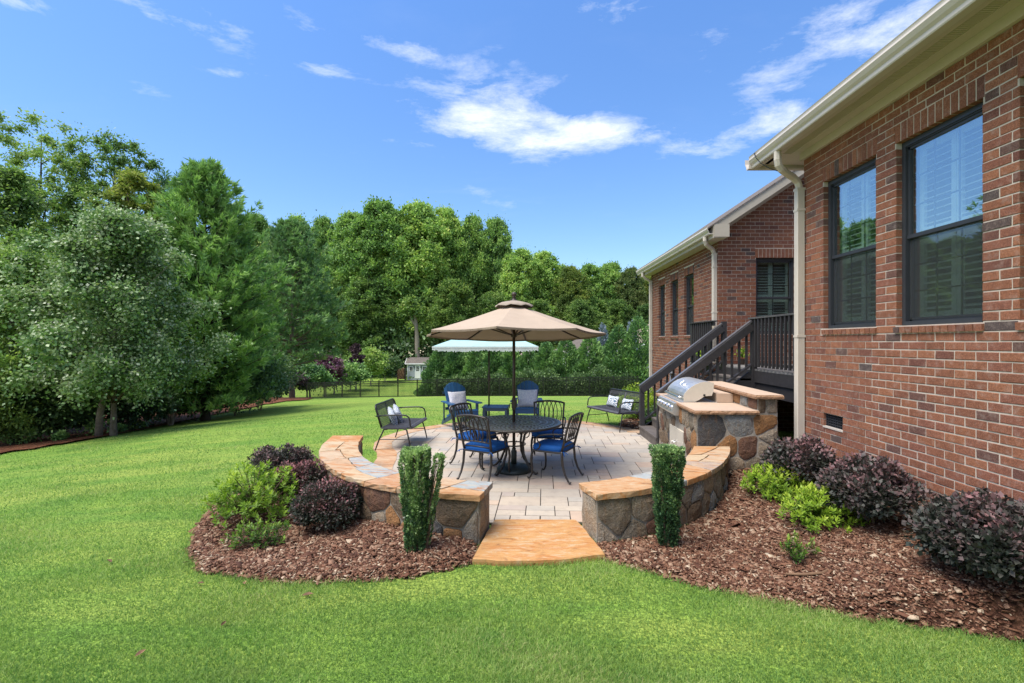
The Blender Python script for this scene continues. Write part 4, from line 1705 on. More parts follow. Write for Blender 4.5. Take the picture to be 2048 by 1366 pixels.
class Plane:
    def __init__(s, key, o, u, n):
        s.key, s.o, s.u, s.n = key, o, u, n
        s.flip = (u[0] * n[1] - u[1] * n[0]) > 0

    def pt(s, u, d):
        return (s.o[0] + s.u[0] * u + s.n[0] * d, s.o[1] + s.u[1] * u + s.n[1] * d)

    def vec(s, u, d):
        return (s.u[0] * u + s.n[0] * d, s.u[1] * u + s.n[1] * d)

    def p3(s, u, z, d):
        q = s.pt(u, d)
        return (q[0], q[1], z)

    def box(s, m, u0, u1, z0, z1, d0, d1, r=0.0):
        m.hexa([s.p3(u0, z0, d1), s.p3(u1, z0, d1), s.p3(u1, z0, d0), s.p3(u0, z0, d0), s.p3(u0, z1, d1), s.p3(u1, z1, d1), s.p3(u1, z1, d0), s.p3(u0, z1, d0)], r)


def brick_wall(name, P, u0, u1, z0, z1, opens, single, mat, zlim=None, umax_single=None, plain_from=None, phase=0.0):
    """opens: (ua, ub, za, zb, soldier_height, sill?)"""
    wall_m = MB()
    cuts = sorted({u0, u1} | {o[0] for o in opens} | {o[1] for o in opens})
    for a, b in zip(cuts, cuts[1:]):
        op = sorted([o for o in opens if o[0] <= a + 1e-6 and o[1] >= b - 1e-6], key=lambda o: o[2])
        zt = z1 if zlim is None else None
        if zlim is not None:
            # sloping top (gable)
            za, zb_ = zlim(a), zlim(b)
            segs = []
        lo = z0
        for o in op:
            P.box(wall_m, a, b, lo, o[2] - .004, -0.10, -0.005)
            lo = o[3] + .004
        if zlim is None:
            P.box(wall_m, a, b, lo, z1, -0.10, -0.005)
        else:
            wall_m.hexa([P.p3(a, lo, -.005), P.p3(b, lo, -.005), P.p3(b, lo, -.1), P.p3(a, lo, -.1), P.p3(a, za, -.005), P.p3(b, zb_, -.005), P.p3(b, zb_, -.1), P.p3(a, za, -.1)])
    wall = wall_m.build(name, MT['mortar'], house, world=True)
    lst = []
    k0 = math.floor((z0 - EYE) / HC)
    k1 = math.ceil((z1 - EYE) / HC)
    ex = [(o[0], o[1], o[2], o[3]) for o in opens]
    for o in opens:
        if o[4]:
            ex.append((o[0] - 0.02, o[1] + 0.02, o[3], o[3] + o[4]))
        if o[5]:
            ex.append((o[0] - 0.015, o[1] + 0.015, o[2] - HC, o[2]))
    rr = random.Random(int(abs(u0) * 100))
    for k in range(k0, k1):
        a, b = EYE + k * HC + .0054, EYE + (k + 1) * HC - .0054
        if b > z1 + .001:
            b = z1
        if b - a < .02:
            continue
        iv = [(u0, u1)]
        for e in ex:
            if min(b, e[3]) - max(a, e[2]) > 0.02:
                nv = []
                for x, y in iv:
                    if e[1] <= x or e[0] >= y:
                        nv.append((x, y))
                    else:
                        if e[0] - x > .02:
                            nv.append((x, e[0]))
                        if y - e[1] > .02:
                            nv.append((e[1], y))
                iv = nv
        st = phase + (0.1016 if k % 2 else 0.0)
        for x, y in iv:
            i = math.floor((x - u0 - st) / .2032)
            while True:
                p, q = u0 + st + i * .2032 + .0052, u0 + st + (i + 1) * .2032 - .0052
                i += 1
                if p > y:
                    break
                p, q = max(p, x - .004), min(q, y + .004)
                if p - x < .045:
                    p = x - .004
                if y - q < .045:
                    q = y + .004
                if q - p < .05:
                    continue
                bb = b
                if zlim is not None:
                    bb = min(b, min(zlim(p), zlim(q)))
                    if bb - a < .02:
                        continue
                lst.append((p, q, a, bb))
    for o in opens:
        if o[4]:
            n = round((o[1] - o[0] + .04) / HC)
            w = (o[1] - o[0] + .04) / n
            for i in range(n):
                lst.append((o[0] - .02 + i * w + .006, o[0] - .02 + (i + 1) * w - .006, o[3] + .003, o[3] + o[4] - .005))
    sills = []
    for o in opens:
        if o[5]:
            n = round((o[1] - o[0] + .03) / HC)
            w = (o[1] - o[0] + .03) / n
            for i in range(n):
                sills.append((o[0] - .015 + i * w + .005, o[0] - .015 + (i + 1) * w - .005, o[2] - HC + .005, o[2] - .006))
    sm = MB()
    for s_ in sills:
        # rowlock sill bricks lean out a little
        a, b, c, d = s_
        sm.hexa([P.p3(a, c, .018), P.p3(b, c, .018), P.p3(b, c, -.08), P.p3(a, c, -.08), P.p3(a, d - .012, .022), P.p3(b, d - .012, .022), P.p3(b, d, -.08), P.p3(a, d, -.08)], rr.random())
    if sills:
        sm.build('sill_bricks', mat, wall, world=True, kind='stuff')
    if single:
        vis = [b for b in lst if umax_single[0] <= b[0] <= umax_single[1] and b[2] > umax_single[2]]
        vis.sort(key=lambda b: b[0])
        pick = set(vis[:single])
    else:
        pick = set()
    rest = MB()
    for b in lst:
        if b in pick:
            brick_obj(wall, P, *b, mat, rr.randint(0, 2))
        else:
            d = rr.uniform(-.0018, .0018)
            P.box(rest, b[0], b[1], b[2], b[3], -0.085, d, rr.random())
    rest.build('bricks', mat, wall, world=True, kind='stuff')
    print(name, len(lst), 'bricks')
    return wall


def window(P, ua, ub, za, zb, cols=3, rows=3, lower_screen=False, blinds=True, label=None):
    W, H = ub - ua, zb - za
    f = 0.048
    m = MB()
    d0, d1 = -0.14, -0.062
    P.box(m, ua, ua + f, za, zb, d0, d1)
    P.box(m, ub - f, ub, za, zb, d0, d1)
    P.box(m, ua + f, ub - f, zb - f, zb, d0, d1)
    P.box(m, ua + f, ub - f, za, za + f * .8, d0, d1 + .02)
    P.box(m, ua + f * .5, ub - f * .5, zb - f - .012, zb - f, d0, d1 - .012)
    w = m.build('window', MT['frame'], house, world=True)
    if label:
        w['label'] = label
    zm = za + H * 0.47
    a, b = ua + f, ub - f
    s = 0.038
    for nm, lo, hi, dd in (('upper_sash', zm, zb - f, -0.088), ('lower_sash', za + f * .8, zm + .035, -0.108)):
        q = MB()
        P.box(q, a, a + s * .7, lo, hi, dd - .03, dd)
        P.box(q, b - s * .7, b, lo, hi, dd - .03, dd)
        P.box(q, a, b, hi - s, hi, dd - .03, dd + (.012 if nm[0] == 'l' else 0))
        P.box(q, a, b, lo, lo + s, dd - .03, dd + (.008 if nm[0] == 'u' else 0))
        so_ = q.build(nm, MT['frame'], w, world=True)
        g = MB()
        x0, x1, y0, y1 = a + s * .7, b - s * .7, lo + s, hi - s
        P.box(g, x0, x1, y0, y1, dd - .019, dd - .015)
        g.build('pane', MT['glass'], w, world=True)
        if lower_screen and nm[0] == 'l':
            sc = MB()
            P.box(sc, x0 - .02, x1 + .02, y0 - .02, y1 + .01, dd + .004, dd + .006)
            sc.build('insect_screen', MT['screen'], w, world=True)
        g = MB()
        for i in range(1, cols):
            x = x0 + (x1 - x0) * i / cols
            P.box(g, x - .007, x + .007, y0, y1, dd - .030, dd - .021)
        for i in range(1, rows):
            y = y0 + (y1 - y0) * i / rows
            P.box(g, x0, x1, y - .007, y + .007, dd - .031, dd - .022)
        g.build('grille', MT['frame'], w, world=True)
    if blinds:
        g = MB()
        mid = (a + b) / 2
        for x0, x1 in ((a + .005, mid - .003), (mid + .003, b - .005)):
            for y0, y1 in ((za + .04, zm - .01), (zm + .01, zb - .05)):
                P.box(g, x0, x0 + .05, y0, y1, -.235, -.20)
                P.box(g, x1 - .05, x1, y0, y1, -.235, -.20)
                P.box(g, x0, x1, y0, y0 + .09, -.234, -.201)
                P.box(g, x0, x1, y1 - .06, y1, -.234, -.201)
                n = int((y1 - y0 - .15) / .062)
                for i in range(n):
                    y = y0 + .115 + i * .062
                    q = [P.p3(x0 + .05, y, -.20), P.p3(x1 - .05, y, -.20), P.p3(x1 - .05, y + .018, -.248), P.p3(x0 + .05, y + .018, -.248)]
                    q2 = [(p[0], p[1], p[2] + .009) for p in q]
                    g.hexa(q + q2)
        g.build('shutter', MT['shutter'], w, world=True)
    r = MB()
    P.box(r, ua - .05, ub + .05, za - .05, zb + .05, -.62, -.60)
    P.box(r, ua - .05, ub + .05, zb + .03, zb + .05, -.60, -.12)
    P.box(r, ua - .05, ub + .05, za - .05, za - .03, -.60, -.12)
    P.box(r, ua - .05, ua - .03, za - .05, zb + .05, -.60, -.12)
    P.box(r, ub + .03, ub + .05, za - .05, zb + .05, -.60, -.12)
    r.build('room_beyond', MT['room'], w, world=True)
    return w


SILL = EYE + 2 * HC
# wall along the camera's right side (faces -X); u = Y
PN = Plane('n', (3.78, 0.0), (0, 1), (-1, 0))
near_open = [(5.25, 6.17, SILL, 3.925, .19, 1), (4.03, 4.97, SILL, 3.925, .19, 1), (2.80, 3.735, SILL, 3.925, .19, 1), (1.58, 2.50, SILL, 3.925, .19, 1), (5.79, 6.165, 0.85, 1.02, 0, 0)]
brick_wall('near_wall', PN, 0.0, 6.59, -0.25, 4.37, near_open, 300, MT['brick'], None, (3.60, 6.6, 0.2), phase=.03)
m = MB()
m.box(3.80, 3.90, -8.0, 0.0, -.3, 4.37)
m.box(3.90, 8.0, 6.44, 6.575, -.3, 4.37)
m.box(15.0, 15.1, -8.0, 6.5, -.3, 4.37)
m.box(3.80, 15, -8.1, -8, -.3, 4.37)
m.build('plain_wall', MT['brick'], house, world=True)
for i, o in enumerate(near_open[:4]):
    window(PN, *o[:4], lower_screen=True)
v = MB()
PN.box(v, 5.80, 6.155, .865, 1.02, -.07, -.06)
vo = v.build('crawl_vent', MT['dark'], house, world=True)
v = MB()
for i in range(9):
    u = 5.80 + .355 * i / 8
    PN.box(v, u - .004, u + .004, .865, 1.02, -.05, -.03)
for i in range(6):
    z = .865 + .155 * i / 5
    PN.box(v, 5.80, 6.155, z - .004, z + .004, -.052, -.032)
v.build('vent_grid', MT['frame'], vo, world=True)
v = MB()
PN.box(v, 5.785, 6.17, .845, .866, -.07, .006)
v.build('vent_sill', MT['trim2'], house, world=True)

# far wing: gable wall faces the camera, u = X
PG = Plane('g', (0.0, 10.65), (1, 0), (0, -1))
rake = lambda x: 4.24 + (min(x, 9.0) - 3.97) * 0.6667 if x < 9 else 4.24 + (9 - 3.97) * .6667 - (x - 9) * .6667
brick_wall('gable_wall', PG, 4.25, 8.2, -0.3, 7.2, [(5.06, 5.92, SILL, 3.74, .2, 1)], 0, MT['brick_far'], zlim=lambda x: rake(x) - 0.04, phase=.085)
window(PG, 5.06, 5.92, SILL, 3.74, 2, 3)
PS = Plane('s', (4.25, 0.0), (0, 1), (-1, 0))
so3 = [(12.2, 12.93, SILL, 3.64, .2, 1), (13.43, 14.13, SILL, 3.64, .2, 1), (14.68, 15.36, SILL, 3.64, .2, 1)]
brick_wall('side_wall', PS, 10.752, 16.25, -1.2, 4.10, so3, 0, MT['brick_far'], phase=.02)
for o in so3:
    window(PS, *o[:4], 2, 3, lower_screen=True, blinds=False)
m = MB()
m.box(4.26, 14, 16.15, 16.24, -1.2, 4.06)
m.box(8.0, 8.1, 6.5, 10.7, -.3, 4.37)
m.box(13.9, 14, 10.7, 16.15, -1.2, 4.06)
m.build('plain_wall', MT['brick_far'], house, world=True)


def hexp(m, P8):
    m.hexa(P8)


def slabroof(corners, th, name, mat):
    m = MB()
    n = len(corners)
    vs = [(x, y, z - th) for x, y, z in corners] + list(corners)
    m.add(vs, [tuple(range(n - 1, -1, -1)), tuple(range(n, 2 * n))] + [(i, (i + 1) % n, n + (i + 1) % n, n + i) for i in range(n)])
    return m.build(name, mat, house, world=True)


# near roof: hipped, eave over the camera-side wall
EX, EZ = 3.30, 4.60
A, B, C, D = (EX, 7.06, EZ), (EX, -8.5, EZ), (15.7, -8.5, EZ), (15.7, 7.06, EZ)
RZ = EZ + 6.2 * .6667
R1, R2 = (9.5, .86, RZ), (9.5, -8.5, RZ)
slabroof([B, A, R1, R2][::-1], .03, 'roof_slope', MT['roof'])
slabroof([A, D, R1][::-1], .03, 'roof_slope', MT['roof'])
slabroof([D, C, R2, R1][::-1], .03, 'roof_slope', MT['roof'])


def ext_y(prof, y0, y1, name, mat):
    k = len(prof)
    m = MB()
    m.add([(x, y0, z) for x, z in prof] + [(x, y1, z) for x, z in prof],
          [tuple(range(k)), tuple(range(2 * k - 1, k - 1, -1))] + [(i, i + k, (i + 1) % k + k, (i + 1) % k) for i in range(k)])
    return m.build(name, mat, house, world=True)


def ext_x(prof, x0, x1, name, mat):
    k = len(prof)
    m = MB()
    m.add([(x0, y, z) for y, z in prof] + [(x1, y, z) for y, z in prof],
          [tuple(range(k)), tuple(range(2 * k - 1, k - 1, -1))] + [(i, i + k, (i + 1) % k + k, (i + 1) % k) for i in range(k)])
    return m.build(name, mat, house, world=True)


gut = lambda x, z: [(x, z + .165), (x + .006, z + .150), (x + .008, z + .135), (x + .002, z + .11), (x + .022, z + .07), (x + .045, z + .045), (x + .048, z + .012), (x + .055, z), (x + .135, z), (x + .135, z + .165), (x + .128, z + .165), (x + .128, z + .02), (x + .06, z + .02), (x + .02, z + .10), (x + .014, z + .165)]
ext_y(gut(3.245, 4.405), -8.5, 7.04, 'gutter', MT['trim2'])
gy = [(7.18 - (x - 3.245), z) for x, z in gut(3.245, 4.405)]
ext_x(gy, 3.25, 15.7, 'gutter', MT['trim2'])
ext_y([(3.385, 4.42), (3.405, 4.42), (3.405, 4.60), (3.385, 4.60)], -8.5, 7.0, 'fascia', MT['trim'])
for k in range(8):
    pass
ext_y([(3.405, 4.452), (3.50, 4.452), (3.50, 4.468), (3.405, 4.468)], -8.5, 7.0, 'soffit_panel', MT['soffit'])
ext_y([(3.62, 4.450), (3.745, 4.450), (3.745, 4.466), (3.62, 4.466)], -8.5, 7.0, 'soffit_panel', MT['soffit'])
ext_y([(3.50, 4.458), (3.62, 4.458), (3.62, 4.470), (3.50, 4.470)], -8.5, 7.0, 'soffit_panel', MT['soffit'])
m = MB()
y = 1.5
while y < 6.95:
    m.box(3.508, 3.612, y, y + .011, 4.4525, 4.458)
    y += .024
m.build('soffit_vent_ribs', MT['soffit'], house, world=True, kind='stuff')
ext_y([(3.735, 4.355), (3.775, 4.355), (3.775, 4.449), (3.735, 4.449)], -8.5, 6.62, 'frieze_board', MT['soffit'])
m = MB()
m.box(3.405, 8.5, 6.62, 7.03, 4.452, 4.466)
m.box(3.405, 8.5, 7.03, 7.05, 4.42, 4.60)
m.build('soffit_return', MT['soffit'], house, world=True)

# far roof: gable end towards the camera
fr = lambda x, up: 4.375 + (x - 3.97) * .6667 + up
E2 = 3.86
m = MB()
for sgn in (1,):
    pts = [(E2, fr(E2, 0)), (9.0, fr(9.0, 0)), (14.14, fr(E2, 0))]
    for a, b in zip(pts, pts[1:]):
        m.hexa([(a[0], 10.22, a[1] - .03), (b[0], 10.22, b[1] - .03), (b[0], 16.7, b[1] - .03), (a[0], 16.7, a[1] - .03),
                (a[0], 10.22, a[1]), (b[0], 10.22, b[1]), (b[0], 16.7, b[1]), (a[0], 16.7, a[1])])
m.build('roof_slope', MT['roof'], house, world=True)
m = MB()
x0 = 3.98
for (x0, x1, s) in ((3.98, 9.0, 1), (9.0, 14.0, -1)):
    za = fr(x0, 0) if s > 0 else fr(9.0, 0)
    zb_ = fr(9.0, 0) if s > 0 else fr(3.98, 0)
    m.hexa([(x0, 10.24, za - .21), (x1, 10.24, zb_ - .21), (x1, 10.27, zb_ - .21), (x0, 10.27, za - .21), (x0, 10.24, za - .032), (x1, 10.24, zb_ - .032), (x1, 10.27, zb_ - .032), (x0, 10.27, za - .032)])
m.build('rake_board', MT['trim'], house, world=True)
m = MB()
m.hexa([(3.98, 10.27, fr(3.98, -.16)), (9, 10.27, fr(9, -.16)), (9, 10.65, fr(9, -.16)), (3.98, 10.65, fr(3.98, -.16)), (3.98, 10.27, fr(3.98, -.14)), (9, 10.27, fr(9, -.14)), (9, 10.65, fr(9, -.14)), (3.98, 10.65, fr(3.98, -.14))])
m.hexa([(4.25, 10.60, fr(4.25, -.30)), (8.2, 10.60, fr(8.2, -.30)), (8.2, 10.645, fr(8.2, -.30)), (4.25, 10.645, fr(4.25, -.30)), (4.25, 10.60, fr(4.25, -.165)), (8.2, 10.60, fr(8.2, -.165)), (8.2, 10.645, fr(8.2, -.165)), (4.25, 10.645, fr(4.25, -.165))])
m.build('rake_soffit', MT['soffit'], house, world=True)
MB().box(3.992, 4.31, 10.225, 10.60, 4.108, 4.37).build('eave_return_box', MT['trim'], house, world=True)
ext_y(gut(3.845, 4.165), 10.25, 16.7, 'gutter', MT['trim2'])
ext_y([(3.98, 4.09), (4.244, 4.09), (4.244, 4.105), (3.98, 4.105)], 10.24, 16.7, 'soffit_panel', MT['soffit'])
ext_y([(3.975, 4.085), (3.99, 4.085), (3.99, 4.34), (3.975, 4.34)], 10.235, 16.7, 'fascia', MT['trim'])


def spout(pts, bx, ztop, zbot, name='downspout'):
    m = MB()
    m.tube(pts, 0.047, 8)
    x0, x1, y0, y1 = bx
    m.box(x0, x1, y0, y1, zbot, ztop, bv=.008)
    n = 4
    for i in range(n):
        x = x0 + (x1 - x0) * (i + .5) / n
        m.box(x - .006, x + .006, y0 - .004, y0 + .002, zbot, ztop)
    o = m.build(name, MT['spout'], house, world=True)
    s = MB()
    for z in (ztop - .3, (ztop + zbot) / 2 - .1, zbot + .25, ztop - .02):
        s.box(x0 - .005, x1 + .006, y0 - .008, y1 + .005, z, z + .03)
    s.build('strap', MT['spout'], o, world=True)
    return o


spout([(3.335, 6.42, 4.41), (3.335, 6.42, 4.30), (3.35, 6.43, 4.235), (3.40, 6.45, 4.185), (3.50, 6.50, 4.15), (3.62, 6.56, 4.115), (3.69, 6.59, 4.07), (3.72, 6.60, 4.00), (3.72, 6.60, 3.9)],
      (3.672, 3.772, 6.555, 6.645), 3.97, 0.18)
spout([(3.92, 10.55, 4.17), (3.92, 10.55, 4.09), (3.95, 10.58, 4.02), (4.03, 10.64, 3.98), (4.13, 10.70, 3.94), (4.19, 10.74, 3.86), (4.20, 10.74, 3.78)], (4.155, 4.24, 10.70, 10.80), 3.84, 1.45)
spout([(3.92, 16.05, 4.17), (3.92, 16.05, 4.06), (4.02, 16.06, 3.98), (4.14, 16.08, 3.92), (4.20, 16.10, 3.84)], (4.15, 4.24, 16.05, 16.15), 3.9, -.4)
m = MB()
m.tube([(3.26, 6.92, 4.575), (3.235, 6.85, 4.55), (3.225, 6.78, 4.46), (3.25, 6.70, 4.36), (3.33, 6.62, 4.26), (3.45, 6.56, 4.19), (3.56, 6.54, 4.16), (3.60, 6.55, 4.14), (3.62, 6.57, 4.07)], 0.006, 5)
m.build('antenna_cable', MT['cable'], house, world=True)
ub = MB()
ub.box(4.14, 4.245, 13.85, 14.07, 1.02, 1.19)
u = ub.build('meter_box', MT['shedwall'], house, world=True)
MB().tube([(4.20, 13.96, 1.02), (4.20, 13.96, -.3)], .02, 6).build('conduit', MT['shedwall'], u, world=True)


# ------------------------------------------------------------------ deck and stair
deck = thing('deck', 'raised dark stained wooden deck with stair and baluster railings between the brick wings', 'deck', (4.2, 8.9, 0))
DZ = 1.43
y = 6.66
while y < 10.6:
    MB().box(4.17, 7.98, y, min(y + .137, 10.64), DZ - .035, DZ).build('deck_board', MT['deckboard'], deck, world=True)
    y += .142
for i in range(2):
    MB().box(3.93 + i * .12, 4.045 + i * .12, 10.66, 11.55, DZ - .035, DZ).build('deck_board', MT['deckboard'], deck, world=True)


def dbox(name, mat, *a):
    return MB().box(*a).build(name, mat, deck, world=True)


dbox('rim_joist', MT['deck'], 4.16, 4.20, 6.62, 10.60, DZ - .24, DZ - .036)
dbox('rim_joist', MT['deck'], 4.19, 4.23, 6.62, 8.84, DZ - .46, DZ - .245)
dbox('rim_joist', MT['deck'], 4.10, 4.14, 10.66, 11.6, DZ - .24, DZ - .036)
for x, yy in ((4.35, 6.9), (6.0, 6.9), (4.35, 10.3), (6.0, 10.3)):
    dbox('support_post', MT['deck'], x, x + .09, yy, yy + .09, -.1, DZ - .25)
m = MB()
m.bar((4.25, 7.55, .95), (4.25, 6.98, .35), .04, .09, (1, 0, 0))
m.build('knee_brace', MT['deck'], deck, world=True)
# stair
RI, TR = DZ / 8, .254
for i in range(7):
    z = RI * (i + 1)
    x = 2.42 + TR * i
    o = dbox('tread', MT['step'], x - .015, x + TR + .01, 8.86, 10.20, z - .035, z)
    dbox('riser', MT['step'], x, x + .02, 8.88, 10.18, z - RI + (0 if i == 0 else .002), z - .037)
for yy in (8.86, 10.16):
    m = MB()
    m.hexa([(2.44, yy, -.02), (2.75, yy, -.02), (2.75, yy + .038, -.02), (2.44, yy + .038, -.02), (2.44, yy, RI - .038), (2.75, yy, RI * 2 - .04), (2.75, yy + .038, RI * 2 - .04), (2.44, yy + .038, RI - .038)])
    m.bar((2.60, yy + .019, .06), (4.16, yy + .019, DZ - .16), .038, .25)
    m.build('stringer', MT['deck'], deck, world=True)
for k, yy in enumerate((8.86, 10.17)):
    zb = 0.0 if k == 0 else RI
    P0, P1 = (2.47, yy), (4.17, yy if k == 0 else 10.17)
    z0, z1 = 1.02, 2.30
    dbox('newel_post', MT['deck'], P0[0] - .045, P0[0] + .045, yy - .045, yy + .045, zb, z0 - .01)
    dbox('newel_post', MT['deck'], P1[0] - .045, P1[0] + .045, yy - .045, yy + .045, DZ - (.46 if k == 0 else .25), z1 + .035)
    sl = (z1 - z0) / (P1[0] - P0[0])
    m = MB()
    m.bar((P0[0] - .05, yy, z0 - .035 + .01), (P1[0] - .045, yy, z1 - .01), .095, .032)
    cap = m.build('hand_rail', MT['railcap'], deck, world=True)
    m = MB()
    m.bar((P0[0] - .02, yy - .05, z0 - .11), (P1[0] - .045, yy - .05, z1 - .105), .036, .13)
    m.build('rail_board', MT['deck'], deck, world=True)
    m = MB()
    m.bar((P0[0] + .045, yy, .30), (P1[0] - .045, yy, .30 + sl * 1.60), .075, .036)
    m.build('lower_rail', MT['deck'], deck, world=True)
    n = 13
    for i in range(1, n):
        x = P0[0] + (P1[0] - P0[0]) * i / n
        a = .33 + sl * (x - P0[0])
        dbox('baluster', MT['deck'], x - .018, x + .018, yy - .018, yy + .018, a - .09, z0 + sl * (x - P0[0]) - .06)
# platform rails
m = MB()
m.box(4.10, 4.24, 6.60, 8.94, 2.325, 2.355)
m.build('hand_rail', MT['railcap'], deck, world=True)
m = MB()
m.box(4.145, 4.18, 6.60, 8.82, 2.235, 2.325)
m.build('rail_board', MT['deck'], deck, world=True)
dbox('lower_rail', MT['deck'], 4.145, 4.18, 6.60, 8.82, 1.50, 1.55)
y = 6.68
while y < 8.78:
    dbox('baluster', MT['deck'], 4.108, 4.143, y, y + .036, 1.47, 2.324)
    y += .125
dbox('hand_rail', MT['deck'], 3.93, 4.06, 10.22, 11.60, 2.335, 2.36)
dbox('rail_board', MT['deck'], 3.98, 4.015, 10.22, 11.5, 2.25, 2.335)
dbox('newel_post', MT['deck'], 3.955, 4.045, 11.5, 11.59, DZ - .3, 2.335)
dbox('lower_rail', MT['deck'], 3.98, 4.015, 10.22, 11.5, 1.50, 1.55)
y = 10.32
while y < 11.45:
    dbox('baluster', MT['deck'], 3.945, 3.979, y, y + .036, 1.47, 2.334)
    y += .125


# ------------------------------------------------------------------ furniture
def dining_chair():
    """local: faces +Y, origin on the floor under the seat"""
    t = thing('dining_chair', '-', 'chair', (0, 0, 0))
    C = MT['cast']
    for sx in (-1, 1):
        m = MB()
        m.tube([(sx * .225, .215, .41), (sx * .235, .235, .36), (sx * .24, .245, .28), (sx * .232, .232, .17), (sx * .232, .235, .08), (sx * .24, .262, .028), (sx * .242, .285, .018), (sx * .242, .30, .032)],
               [.018, .018, .017, .015, .013, .012, .014, .012], 8)
        m.build('leg', C, t, smooth=True)
        m = MB()
        m.tube([(sx * .225, -.21, .43), (sx * .228, -.215, .36), (sx * .232, -.225, .24), (sx * .238, -.262, .12), (sx * .245, -.315, .035), (sx * .246, -.338, .018), (sx * .246, -.35, .034)],
               [.018, .018, .017, .015, .014, .015, .012], 8)
        m.build('leg', C, t, smooth=True)
    m = MB()
    m.tube([(-.235, .225, .405), (.235, .225, .405), (.235, -.215, .405), (-.235, -.215, .405)], .014, 6, closed=True)
    for x in (-.12, 0, .12):
        m.box(x - .01, x + .01, -.215, .225, .398, .406)
    m.build('seat_frame', C, t)
    # seat cushion with a soft edge
    m = MB()
    vs, n = [], 28
    rings = [(.93, .412), (1.0, .425), (1.02, .45), (1.0, .477), (.94, .49), (.7, .497), (.3, .50)]
    for f, z in rings:
        for i in range(n):
            a = 2 * math.pi * i / n
            c, s = math.cos(a), math.sin(a)
            e = (abs(c) ** 7 + abs(s) ** 7) ** (-1 / 7)
            vs.append((c * e * .24 * f, c * 0 + s * e * .235 * f + .008, z))
    fs = [(k * n + i, k * n + (i + 1) % n, (k + 1) * n + (i + 1) % n, (k + 1) * n + i) for k in range(len(rings) - 1) for i in range(n)]
    fs += [tuple(range(n - 1, -1, -1)), tuple((len(rings) - 1) * n + i for i in range(n))]
    m.add(vs, fs)
    cu = m.build('cushion', MT['blue'], t, smooth=True)
    m = MB()
    pts = []
    for i in range(n):
        a = 2 * math.pi * i / n
        c, s = math.cos(a), math.sin(a)
        e = (abs(c) ** 7 + abs(s) ** 7) ** (-1 / 7)
        pts.append((c * e * .246, s * e * .241 + .008, .426))
    m.tube(pts, .004, 5, closed=True)
    m.build('piping', MT['blue'], cu)
    m = MB()
    for sx in (-1, 1):
        m.tube([(sx * .22, -.225, .42), (sx * .27, -.26, .41), (sx * .30, -.28, .385)], .005, 5)
        m.tube([(sx * .22, -.225, .42), (sx * .25, -.28, .42), (sx * .24, -.31, .40)], .005, 5)
    m.build('tie_string', MT['blue'], cu)

    def bk(x, z):  # reclined, slightly curved back surface
        k = (z - .43) / .49
        return (x, -.215 - .115 * k - .02 * k * k + .03 * (1 - (x / .25) ** 2) * 0, z)
    for sx in (-1, 1):
        m = MB()
        m.tube([(sx * .225, -.21, .42), bk(sx * .232, .55), bk(sx * .24, .7), bk(sx * .248, .84), bk(sx * .252, .895)], [.017, .016, .015, .015, .017], 8)
        m.build('back_post', C, t, smooth=True)
    m = MB()
    m.tube([bk(-.255, .885), bk(-.20, .902), bk(-.1, .915), bk(0, .92), bk(.1, .915), bk(.20, .902), bk(.255, .885)], .016, 8)
    m.build('top_rail', C, t, smooth=True)
    m = MB()
    m.tube([bk(-.23, .54), bk(-.1, .55), bk(.1, .55), bk(.23, .54)], .011, 6)
    m.tube([bk(-.225, .475), bk(0, .48), bk(.225, .475)], .010, 6)
    m.build('lower_rail', C, t, smooth=True)
    for i in range(5):
        cx = -.142 + .071 * i
        pts = []
        for j in range(18):
            a = 2 * math.pi * j / 18
            pts.append(bk(cx + .068 * math.cos(a), .728 + .183 * math.sin(a)))
        m = MB()
        m.tube(pts, .0075, 6, closed=True)
        m.build('back_loop', C, t, smooth=True)
    for sx in (-1, 1):
        m = MB()
        m.tube([bk(sx * .245, .66), (sx * .275, -.17, .665), (sx * .285, -.03, .655), (sx * .285, .09, .635), (sx * .28, .14, .60), (sx * .265, .135, .555), (sx * .25, .10, .50), (sx * .24, .12, .45), (sx * .235, .17, .41)], .011, 6)
        m.build('arm', C, t, smooth=True)
    return t


def facing(dx, dy):
    return math.atan2(-dx, dy)


ch = dining_chair()
CH = [((-.52, 6.93), (.50, .87), 'metal dining chair with blue cushion nearest the camera, lattice back to the lens'),
      ((.44, 6.93), (-.88, .45), 'cast metal dining chair with blue cushion at the right of the round table'),
      ((-.72, 7.68), (.78, -.50), 'dark dining chair with blue cushion behind the nearest chair, left of the table'),
      ((.40, 7.92), (-.12, -.99), 'dark dining chair with blue cushion on the far side of the table facing the camera')]
for i, (p, d, lab) in enumerate(CH):
    o = ch if i == 0 else copy_tree(ch)
    o.location = (p[0], p[1], 0.001)
    o.rotation_euler = (0, 0, facing(*d))
    tag(o, lab, 'chair', 'dining chairs around the round table')

TC = (-.135, 7.27)


